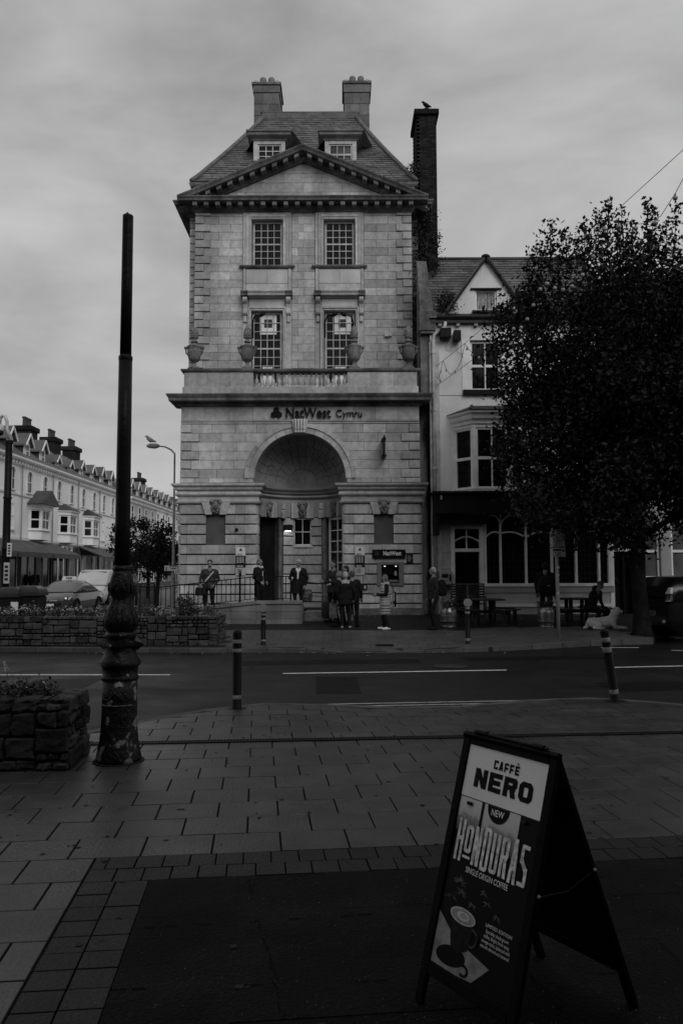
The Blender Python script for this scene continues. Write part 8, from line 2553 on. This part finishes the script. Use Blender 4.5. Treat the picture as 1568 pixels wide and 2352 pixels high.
def car(name, label, cat, p, rz, paint, L=4.5, W_=1.8, kind='saloon', glass=GLASS):
    t = thing(name, label, cat, p)
    X = car_xf(Vector(p), rz)
    h = L / 2; w = W_ / 2
    if kind == 'saloon':
        low = [(-h, .38, .80, w * .80, w * .74), (-h + .15, .26, .95, w * .93, w * .86), (-h + .9, .20, .99, w, w * .92), (-.4, .2, .98, w, w * .94), (.9, .2, .97, w, w * .93), (h - .75, .2, .90, w, w * .88), (h - .22, .22, .78, w * .92, w * .80), (h, .30, .62, w * .76, w * .66)]
        gh = [(-1.75, .95, .99, w * .84, w * .72), (-1.0, .95, 1.32, w * .88, w * .66), (-.55, .95, 1.44, w * .90, w * .66), (.15, .95, 1.46, w * .90, w * .66), (.55, .95, 1.36, w * .89, w * .68), (1.3, .93, .97, w * .86, w * .76)]
        ax_f, ax_r, wr = h - .88, -h + .95, .32
    elif kind == 'van':
        low = [(-h, .35, 1.15, w * .96, w * .95), (-h + .1, .25, 1.18, w, w * .97), (.9, .22, 1.18, w, w * .97), (h - .95, .22, 1.15, w, w * .94), (h - .35, .24, 1.02, w * .97, w * .88), (h - .06, .26, .86, w * .88, w * .80), (h, .34, .70, w * .8, w * .74)]
        gh = [(-h + .02, 1.1, 1.90, w * .95, w * .84), (-h + .2, 1.1, 1.95, w * .97, w * .86), (.9, 1.1, 1.96, w * .97, w * .86), (1.35, 1.1, 1.90, w * .96, w * .83), (1.95, 1.1, 1.18, w * .93, w * .88)]
        ax_f, ax_r, wr = h - .9, -h + .95, .34
    else:
        low = [(-h, .42, 1.02, w * .90, w * .88), (-h + .12, .30, 1.05, w * .98, w * .95), (-h + .9, .26, 1.06, w, w * .97), (.9, .26, 1.04, w, w * .97), (h - .8, .26, 1.0, w, w * .94), (h - .2, .28, .90, w * .93, w * .85), (h, .36, .74, w * .78, w * .7)]
        gh = [(-h + .06, 1.0, 1.42, w * .92, w * .80), (-h + .28, 1.0, 1.66, w * .94, w * .78), (-.6, 1.0, 1.73, w * .95, w * .78), (.35, 1.0, 1.68, w * .94, w * .76), (.7, 1.0, 1.55, w * .93, w * .76), (1.35, .98, 1.06, w * .90, w * .82)]
        ax_f, ax_r, wr = h - .9, -h + .92, .36
    body = shell(X, low, 0).build('body', paint, t, smooth=True, autosm=38)
    roof_ = shell(X, gh, 0).build('cabin', paint, t, smooth=True, autosm=38)
    # glass set just proud of the cabin
    def pane(pts, name, m=glass):
        b = MB(); b.add([X(*p_) for p_ in pts], [tuple(range(len(pts)))]); return b.build(name, m, t, fixn=False)
    e = .012
    fi = len(gh) - 1
    (x0, _, z0, wl0, wh0), (x1, _, z1, wl1, wh1) = gh[fi], gh[fi - 1]
    zb = .97 if kind == 'saloon' else (1.12 if kind == 'van' else 1.06)
    pane([(x0 - .06 + e, -wh0 * .86, zb + .03), (x0 - .06 + e, wh0 * .86, zb + .03), (x1 + .03 + e, wh1 * .86, z1 - .04), (x1 + .03 + e, -wh1 * .86, z1 - .04)], 'windscreen', mat('windscreen_' + kind, {'saloon': .10, 'van': .05, 'suv': .02}[kind], .12, .15, 2))
    for sg in (-1, 1):
        if kind == 'saloon':
            pane([(.95, sg * (w * .885 + e), .99), (-.20, sg * (w * .90 + e), .99), (-.20, sg * (w * .74 + e), 1.37), (.45, sg * (w * .74 + e), 1.33)], 'side_window')
            pane([(-.28, sg * (w * .90 + e), .99), (-1.35, sg * (w * .87 + e), 1.0), (-.95, sg * (w * .745 + e), 1.27), (-.28, sg * (w * .74 + e), 1.37)], 'side_window')
        elif kind == 'van':
            pane([(1.75, sg * (w * .95 + e), 1.16), (.95, sg * (w * .97 + e), 1.12), (.95, sg * (w * .89 + e), 1.74), (1.32, sg * (w * .88 + e), 1.72)], 'side_window')
        else:
            pane([(.95, sg * (w * .94 + e), 1.10), (-.1, sg * (w * .955 + e), 1.10), (-.1, sg * (w * .85 + e), 1.56), (.42, sg * (w * .84 + e), 1.54)], 'side_window')
            pane([(-.18, sg * (w * .955 + e), 1.10), (-1.1, sg * (w * .95 + e), 1.10), (-1.1, sg * (w * .85 + e), 1.55), (-.18, sg * (w * .85 + e), 1.56)], 'side_window')
            pane([(-1.2, sg * (w * .95 + e), 1.10), (-h + .42, sg * (w * .94 + e), 1.12), (-h + .5, sg * (w * .85 + e), 1.50), (-1.2, sg * (w * .85 + e), 1.54)], 'side_window')
        for axx in (ax_f, ax_r):
            b = MB(); rr = wr * 1.13
            pts = [X(axx + rr * math.cos(math.pi * k / 12), sg * (w * 1.0 + .004), wr + rr * math.sin(math.pi * k / 12)) for k in range(13)]
            b.tube(pts, .03, 6); b.build('wheel_arch', mat('arch_dark', .01, .6, 0), t)
            cc = X(axx, sg * (w - .08), wr); axv = (X(0, sg, 0) - X(0, 0, 0))
            wheel(t, cc, wr, .2, axv, mat('alloy_rim', .10, .4, .1, 5))
        # lights
        hx = h - .12
        b = MB(); b.add([X(h - .05, sg * w * .52, .60 if kind != 'van' else .74), X(h - .22, sg * w * .90, .64 if kind != 'van' else .82), X(h - .42, sg * w * .945, .78 if kind != 'van' else .98), X(h - .14, sg * w * .56, .71 if kind != 'van' else .85)], [(0, 1, 2, 3)])
        hl_ = b.build('headlight', mat('headlamp_glass', .35, .15, .3, 20), t, fixn=False)
        b = MB(); b.ball(X(h - .18, sg * w * .74, .70 if kind != 'van' else .84), .05, 8); b.build('lamp_bulb', mat('headlamp_lit', .8, .4, 0, emit=.35), hl_)
        b = MB(); b.obox(Matrix.Translation(X(.95 if kind != 'van' else 1.75, sg * (w + .10), 1.02 if kind != 'van' else 1.22)) @ Matrix.Rotation(rz, 4, 'Z'), .12, .22, .16); b.build('door_mirror', paint, t, bevel=.03)
    # bumper, grille, plate
    b = MB(); b.loft([[X(h - .02, -w * .72, .36), X(h + .03, -w * .4, .36), X(h + .03, w * .4, .36), X(h - .02, w * .72, .36)], [X(h - .02, -w * .74, .52), X(h + .035, -w * .4, .52), X(h + .035, w * .4, .52), X(h - .02, w * .74, .52)]], cap=False, closed=False); b.build('bumper_grille', mat('grille_dark', .012, .5, .2, 9), t)
    b = MB(); b.bar(X(h + .01, -w * .42, .62 if kind != 'van' else .72), X(h + .01, w * .42, .62 if kind != 'van' else .72), .03, .05); b.build('grille_bar', GREYMETAL, t)
    b = MB(); b.obox(Matrix.Translation(X(h + .045, 0, .43)) @ Matrix.Rotation(rz, 4, 'Z'), .012, .50, .11); b.build('number_plate', PRINT, t)
    return t, X, w, h
# taxi facing the camera
tq = at(133, 1400, 37.0)
PAINT_G = mat('taxi_paint', .035, .22, .1, 2, coat=.6, spec=.5)
taxi, X, w, h = car('taxi', 'dark saloon taxi with a lit-style roof sign facing the camera', 'taxi', (-12.45, 36.6, -.088), R(-92), PAINT_G, 4.65, 1.82, 'saloon')
b = MB(); b.loft([[X(-.05 + a * .11 * k, y * .34 * k, z) for a, y in ((-1, -1), (1, -1), (1, 1), (-1, 1))] for z, k in ((1.455, 1), (1.52, .98), (1.64, .8))]); ts_ = b.build('taxi_sign', mat('taxi_sign_white', .7, .4, .05, 5), taxi, bevel=.015)
dirx = (X(1, 0, 0) - X(0, 0, 0)); diry = (X(0, 1, 0) - X(0, 0, 0))
M4 = Matrix.Identity(4); M4.col[0][:3] = diry; M4.col[1][:3] = (0, 0, 1); M4.col[2][:3] = dirx; M4.col[3][:3] = X(.075, 0, 1.56) - taxi.location - ts_.location
text('lettering', 'TAXI', .13, M4, BLACK, ts_, bold=.004, ext=.002)
M5 = Matrix.Identity(4); M5.col[0][:3] = diry; M5.col[1][:3] = (X(-1, 0, .09) - X(0, 0, 0)).normalized(); M5.col[2][:3] = (0, 0, 1); 
b = MB()
for i, (yy_, w2) in enumerate(((.0, 1.0), (.1, .5))):
    b.add([X(1.55 - .12 * i, -w2 * .5, .985), X(1.55 - .12 * i, w2 * .5, .985), X(1.50 - .12 * i, w2 * .5, .99), X(1.50 - .12 * i, -w2 * .5, .99)], [(0, 1, 2, 3)])
b.build('bonnet_print', mat('bonnet_white', .35, .5, .3, 30), taxi, kind='stuff', fixn=False)
MB().obox(Matrix.Translation(X(2.36, 0, .70)), .05, .05, .06).build('bonnet_badge', GREYMETAL, taxi)
# white van
vq = at(225, 1385, 47.0)
PAINT_W = mat('van_white', .62, .3, .06, 2, coat=.4)
van, X, w, h = car('delivery_van', 'white delivery van with dark bumper parked in the side street', 'van', (-13.75, 46.0, -.088), R(-92), PAINT_W, 5.0, 1.96, 'van')
b = MB(); b.loft([[X(h - .02, -w * .9, .30), X(h + .045, -w * .5, .28), X(h + .045, w * .5, .28), X(h - .02, w * .9, .30)], [X(h - .03, -w * .92, .66), X(h + .05, -w * .5, .64), X(h + .05, w * .5, .64), X(h - .03, w * .92, .66)]], cap=False, closed=False); b.build('bumper', mat('van_bumper', .012, .6, .2, 6), van)
b = MB()
b.add([X(1.62, -.5, 1.19), X(1.62, .5, 1.19), X(1.56, .5, 1.2), X(1.56, -.5, 1.2)], [(0, 1, 2, 3)])
b.build('bonnet_print', mat('van_print', .2, .5, .5, 30), van, kind='stuff', fixn=False)
# dark parked car cut by the right edge, its rear towards the tree
cq = at(1500, 1470, 21.2)
PAINT_B = mat('car_black', .006, .3, .1, 2, coat=.3, spec=.3)
RX = at(1475, 1400, 20.3).x
suv, X, w, h = car('parked_car', 'black high-roofed car parked at the right with its tail lamp showing', 'car', (8.15 + 2.25 * math.cos(R(10)), 21.2 + 2.25 * math.sin(R(10)), -.09), R(10), PAINT_B, 4.5, 1.8, 'suv')
for sg in (-1, 1):
    b = MB(); b.loft([[X(-h + o, sg * (w * .80), z0), X(-h + .06 + o, sg * (w * .985), z0), X(-h + .06 + o, sg * (w * .985 - .02), z1), X(-h + o + .04, sg * (w * .82), z1)] for o, z0, z1 in ((-.02, 1.06, 1.20), (.05, 1.06, 1.20))]); b.build('tail_lamp', mat('tail_lamp_glass', .10, .15, .2, 9), suv, bevel=.008)
    b = MB(); b.loft([[X(-h + o, sg * (w * .80), z0), X(-h + .06 + o, sg * (w * .975), z0), X(-h + .12 + o, sg * (w * .93 - .02), z1), X(-h + o + .06, sg * (w * .86), z1)] for o, z0, z1 in ((-.02, 1.235, 1.40), (.05, 1.235, 1.40))]); b.build('tail_lamp', mat('tail_lamp_pale', .38, .15, .3, 14), suv, bevel=.008)
    b = MB(); b.tube([X(-h - .03, sg * w * .82, 1.05), X(-h + .03, sg * w * .99, 1.06), X(-h + .03, sg * w * .985, 1.20), X(-h - .03, sg * w * .84, 1.215)], .010, 5); b.build('chrome_trim', mat('chrome', .6, .2, 0, metal=1.), suv)
    b = MB(); b.ball(X(-h - .01, sg * w * .70, .52), .055, 10, (1, 1, 1)); b.build('fog_lamp', mat('fog_glass', .3, .15, 0), suv)
ax_ = (X(0, -1, 0) - X(0, 0, 0)); nx_ = (X(-1, 0, 0) - X(0, 0, 0))
b = MB(); b.obox(Matrix.Translation(X(-h - .012, 0, .72)) @ Matrix.Rotation(R(10), 4, 'Z'), .02, .52, .12); plo = b.build('rear_plate', mat('plate_grey', .16, .5, .1, 9), suv)
M4 = Matrix.Identity(4); M4.col[0][:3] = ax_; M4.col[1][:3] = (0, 0, 1); M4.col[2][:3] = nx_; M4.col[3][:3] = X(-h - .026, 0, .72) - suv.location
text('lettering', 'S69 CAO', .10, M4, BLACK, plo, bold=.002, ext=.001)
b = MB(); b.obox(Matrix.Translation(X(-h - .01, 0, .86)) @ Matrix.Rotation(R(10), 4, 'Z'), .03, .62, .06); b.build('boot_handle', BLACKGLOSS, suv, bevel=.01)
b = MB(); b.add([X(-h + .045, -w * .74, 1.10), X(-h + .045, w * .74, 1.10), X(-h + .22, w * .66, 1.58), X(-h + .22, -w * .66, 1.58)], [(0, 1, 2, 3)]); b.build('rear_window', GLASS, suv, fixn=False)

# ================================================================== BIG TREE
tb = Vector((7.75, 20.75, .05))
tree = thing('street_tree', 'big dark leafy tree on the pavement in front of the pub', 'tree', tb)
rt = random.Random(42)
b = MB(); b.tube([tb + Vector((0, 0, -.1)), tb + Vector((.0, 0, .15)), tb + Vector((-.02, 0, .6)), tb + Vector((-.05, .02, 1.6)), tb + Vector((-.02, .05, 2.6)), tb + Vector((.05, .05, 3.6))], [.34, .25, .20, .185, .18, .15], 14); b.build('trunk', BARK, tree, smooth=True, jitter=.008)
ccen = Vector((8.2, 20.8, 6.25))
rad = Vector((4.2, 3.4, 4.2))
tips = []
for i in range(13):
    a = 2 * math.pi * i / 13 + rt.uniform(-.2, .2)
    el = rt.uniform(.1, 1.3)
    d = Vector((math.cos(a) * math.cos(el), math.sin(a) * math.cos(el), math.sin(el)))
    s0 = tb + Vector((0, .03, rt.uniform(2.2, 3.6)))
    e = s0 + Vector((d.x * rad.x * .8, d.y * rad.y * .8, d.z * 5.5))
    m1 = s0.lerp(e, .35) + Vector((0, 0, .35)); m2 = s0.lerp(e, .7) + Vector((0, 0, .3))
    b = MB(); b.tube([s0, m1, m2, e], [.09, .065, .04, .015], 7); b.build('limb', BARK, tree, smooth=True)
    for k in range(5):
        f_ = rt.uniform(.35, .95); p0 = s0.lerp(e, f_)
        dd = Vector((rt.uniform(-1, 1), rt.uniform(-1, 1), rt.uniform(-.1, .9))).normalized() * rt.uniform(.7, 1.5)
        tips.append((p0, p0 + dd))
b = MB()
for p0, p1 in tips: b.tube([p0, p0.lerp(p1, .5) + Vector((0, 0, .08)), p1], [.025, .015, .006], 5)
b.build('twig', BARK, tree, kind='stuff')
def crown_pt():
    while True:
        v = Vector((rt.gauss(0, 1), rt.gauss(0, 1), rt.gauss(0, 1))).normalized()
        r_ = rt.random() ** .33
        v = v * (.93 / (abs(v.x) ** 3 + abs(v.y) ** 3 + abs(v.z) ** 3) ** (1 / 3))
        lump = 1 + .13 * math.sin(3.1 * v.x + 2.3 * v.z * 2 + 1) + .10 * math.sin(5.2 * v.z + 4 * v.y)
        p = Vector((v.x * rad.x, v.y * rad.y, v.z * rad.z)) * r_ * lump + ccen
        if p.z < 2.5 + .25 * rt.random() + max(0, 5.6 - p.x) * .5: continue
        return tuple(p)
c1 = clumps(640, 165, .27, crown_pt)
c3 = clumps(150, 120, .42, lambda: tuple(ccen + (Vector(crown_pt()) - ccen) * .72))
# upright leafy shoots along the top
sh_ = []
shoot = MB()
for px, py0, py1 in ((1262, 500, 620), (1296, 520, 620), (1340, 512, 600), (1372, 480, 600), (1398, 452, 600), (1425, 470, 600), (1450, 500, 600), (1484, 452, 600), (1500, 470, 610), (1530, 500, 600), (1552, 462, 600), (1590, 470, 600), (1640, 480, 600), (1238, 560, 680), (1214, 575, 700), (1205, 650, 760), (1700, 500, 620), (1320, 540, 620), (1415, 500, 600)):
    Y = tb.y + rt.uniform(-.8, .8)
    p0, p1 = at(px + rt.uniform(-8, 8), py1, Y), at(px, py0, Y)
    shoot.tube([p0, p0.lerp(p1, .5), p1], [.016, .010, .004], 5)
    n = int((p1 - p0).length / .11)
    for k in range(n):
        q = p0.lerp(p1, k / n)
        wd = .20 * (1 - .45 * k / n)
        for j in range(10): sh_.append((q.x + rt.gauss(0, wd * .62), q.y + rt.gauss(0, wd * .62), q.z + rt.gauss(0, .045)))
shoot.build('shoot', BARK, tree, kind='stuff')
# drooping sprays on the left and underneath
def spray():
    px, py = rt.choice(((1150, 800), (1135, 880), (1140, 905), (1165, 960), (1150, 1040), (1185, 1095), (1215, 1130), (1175, 760), (1190, 700), (1260, 1170), (1320, 1190), (1400, 1215), (1240, 1120), (1180, 860), (1190, 930)))
    p = at(px + rt.gauss(12, 14), py + rt.gauss(0, 16), tb.y + rt.uniform(-.9, .6)); return tuple(p)
c2 = clumps(120, 26, .13, spray)
allc = np.concatenate([c1, c3, np.array(sh_), c2])
leaf_mesh('crown', allc, NPR.uniform(.085, .17, len(allc)), LEAF, tree, up=.25)

# ================================================================== FESTOON LIGHTS
BULB = mat('festoon_bulb', .26, .2, .3, 20)
def festoon(label, pts, n, bulbs, sag=.0, r=.008, bulb_r=.055):
    P = [Vector(p) for p in pts]
    t = thing('festoon_lights', label, 'string lights', P[0], 'festoon light strings')
    line = []
    for a, c in zip(P, P[1:]):
        for k in range(8): 
            u = k / 8; line.append(a.lerp(c, u) - Vector((0, 0, sag * 4 * u * (1 - u))))
    line.append(P[-1])
    b = MB(); b.tube(line, r, 5); b.build('cable', BLACK, t)
    for k in range(bulbs):
        u = (k + .5) / bulbs * (len(line) - 1); i = int(u); q = line[i].lerp(line[min(i + 1, len(line) - 1)], u - i)
        b = MB(); b.tube([q, q - Vector((0, 0, .04))], .016, 6); b.build('socket', BLACK, t)
        b = MB(); b.ball(q - Vector((0, 0, .04 + bulb_r)), bulb_r, 10); b.build('bulb', BULB, t, smooth=True)
z6 = lambda x, y, Y: at(953.1 + .3922 * x, 551.2 + .3922 * y, Y)
festoon('bare festoon string looping from the pub wall towards the tree', [z6(122, 740, 26.8), z6(290, 605, 26.0), z6(485, 440, 25.0), z6(640, 330, 23.5)], 8, 0)
festoon('festoon bulb string climbing from the pub gutter into the tree crown', [z6(485, 445, 25.0), z6(515, 475, 23.2), z6(550, 495, 18.6), z6(600, 505, 18.4), z6(640, 480, 18.2), z6(670, 405, 17.6), z6(712, 315, 17.2), z6(750, 220, 17.0), z6(792, 250, 17.0), z6(840, 270, 17.0), z6(888, 270, 17.0), z6(945, 230, 17.0), z6(1008, 135, 17.0), z6(1072, 15, 17.0)], 8, 13, bulb_r=.046)
z9 = lambda x, y, Y: at((2330 + x * 401 / 1568) / 1.7417, (560 + y * 401 / 1568) / 1.7417, Y)
festoon('festoon bulb string sweeping over the tree top to the upper right', [z9(250, 1500, 17), z9(378, 1240, 17), z9(557, 1290, 17), z9(747, 1320, 17), z9(972, 1310, 17), z9(1216, 1190, 16.8), z9(1440, 840, 16.5), z9(1568, 600, 16.3), z9(1900, 0, 16)], 8, 6, bulb_r=.055)
festoon('plain support wire rising from the tree to the upper right', [z9(300, 1300, 17), z9(605, 1030, 17), z9(1568, 150, 15), z9(2200, -430, 14)], 8, 0, r=.007)
festoon('short festoon loop with small bulbs across the pub sash window', [z6(485, 440, 25.8), z6(460, 530, 26.2), z6(430, 605, 26.4), z6(403, 660, 26.5), z6(375, 675, 26.5), z6(338, 665, 26.5), z6(312, 638, 26.6), z6(290, 605, 26.6)], 8, 6, bulb_r=.045)
festoon('tangled loose festoon loops hanging on the pub wall by the downpipe', [z6(290, 605, 26.7), z6(272, 690, 26.7), z6(250, 750, 26.7), z6(205, 790, 26.7), z6(180, 755, 26.7), z6(163, 705, 26.7), z6(140, 800, 26.7), z6(152, 830, 26.7), z6(122, 800, 26.7)], 8, 5, bulb_r=.03)
festoon('lower bare cable from the pub wall across the sash window', [z6(122, 855, 26.8), z6(230, 780, 26.6), z6(330, 705, 26.4), z6(480, 600, 25.5)], 8, 0)

# ================================================================== BEHIND THE CAMERA: unseen shop terrace and veranda, added to shade the foreground
ns = thing('added_shop_terrace', 'added unseen shop terrace with a veranda behind the viewer, shading the foreground', 'building', (0, -6.5, 0))
MB().box(-45, 45, -12, -6.6, 0, 15.0).build('wall', mat('added_terrace_brick', .10, .85, .2, 1), ns)  # tall block, added to keep sky and sun off the near ground
MB().box(-30, 30, -6.6, -6.45, .4, 3.0).build('added_shop_glazing', GLASS, ns)
vm = MB(); vm.hexa([(-30, -6.5, 4.2), (30, -6.5, 4.2), (30, 1.2, 3.35), (-30, 1.2, 3.35), (-30, -6.5, 4.3), (30, -6.5, 4.3), (30, 1.2, 3.45), (-30, 1.2, 3.45)]); vm.build('shading_veranda_roof', mat('shading_veranda_sheet', .08, .7, .2, 1), ns)  # added sheet reaching over the camera to darken the nearest paving
for i in range(9):
    x = -24 + 6 * i + 3
    b = MB(); b.tube([(x, 1.05, 0), (x, 1.05, 3.38)], .07, 8); b.build('added_veranda_column', IRON, ns)
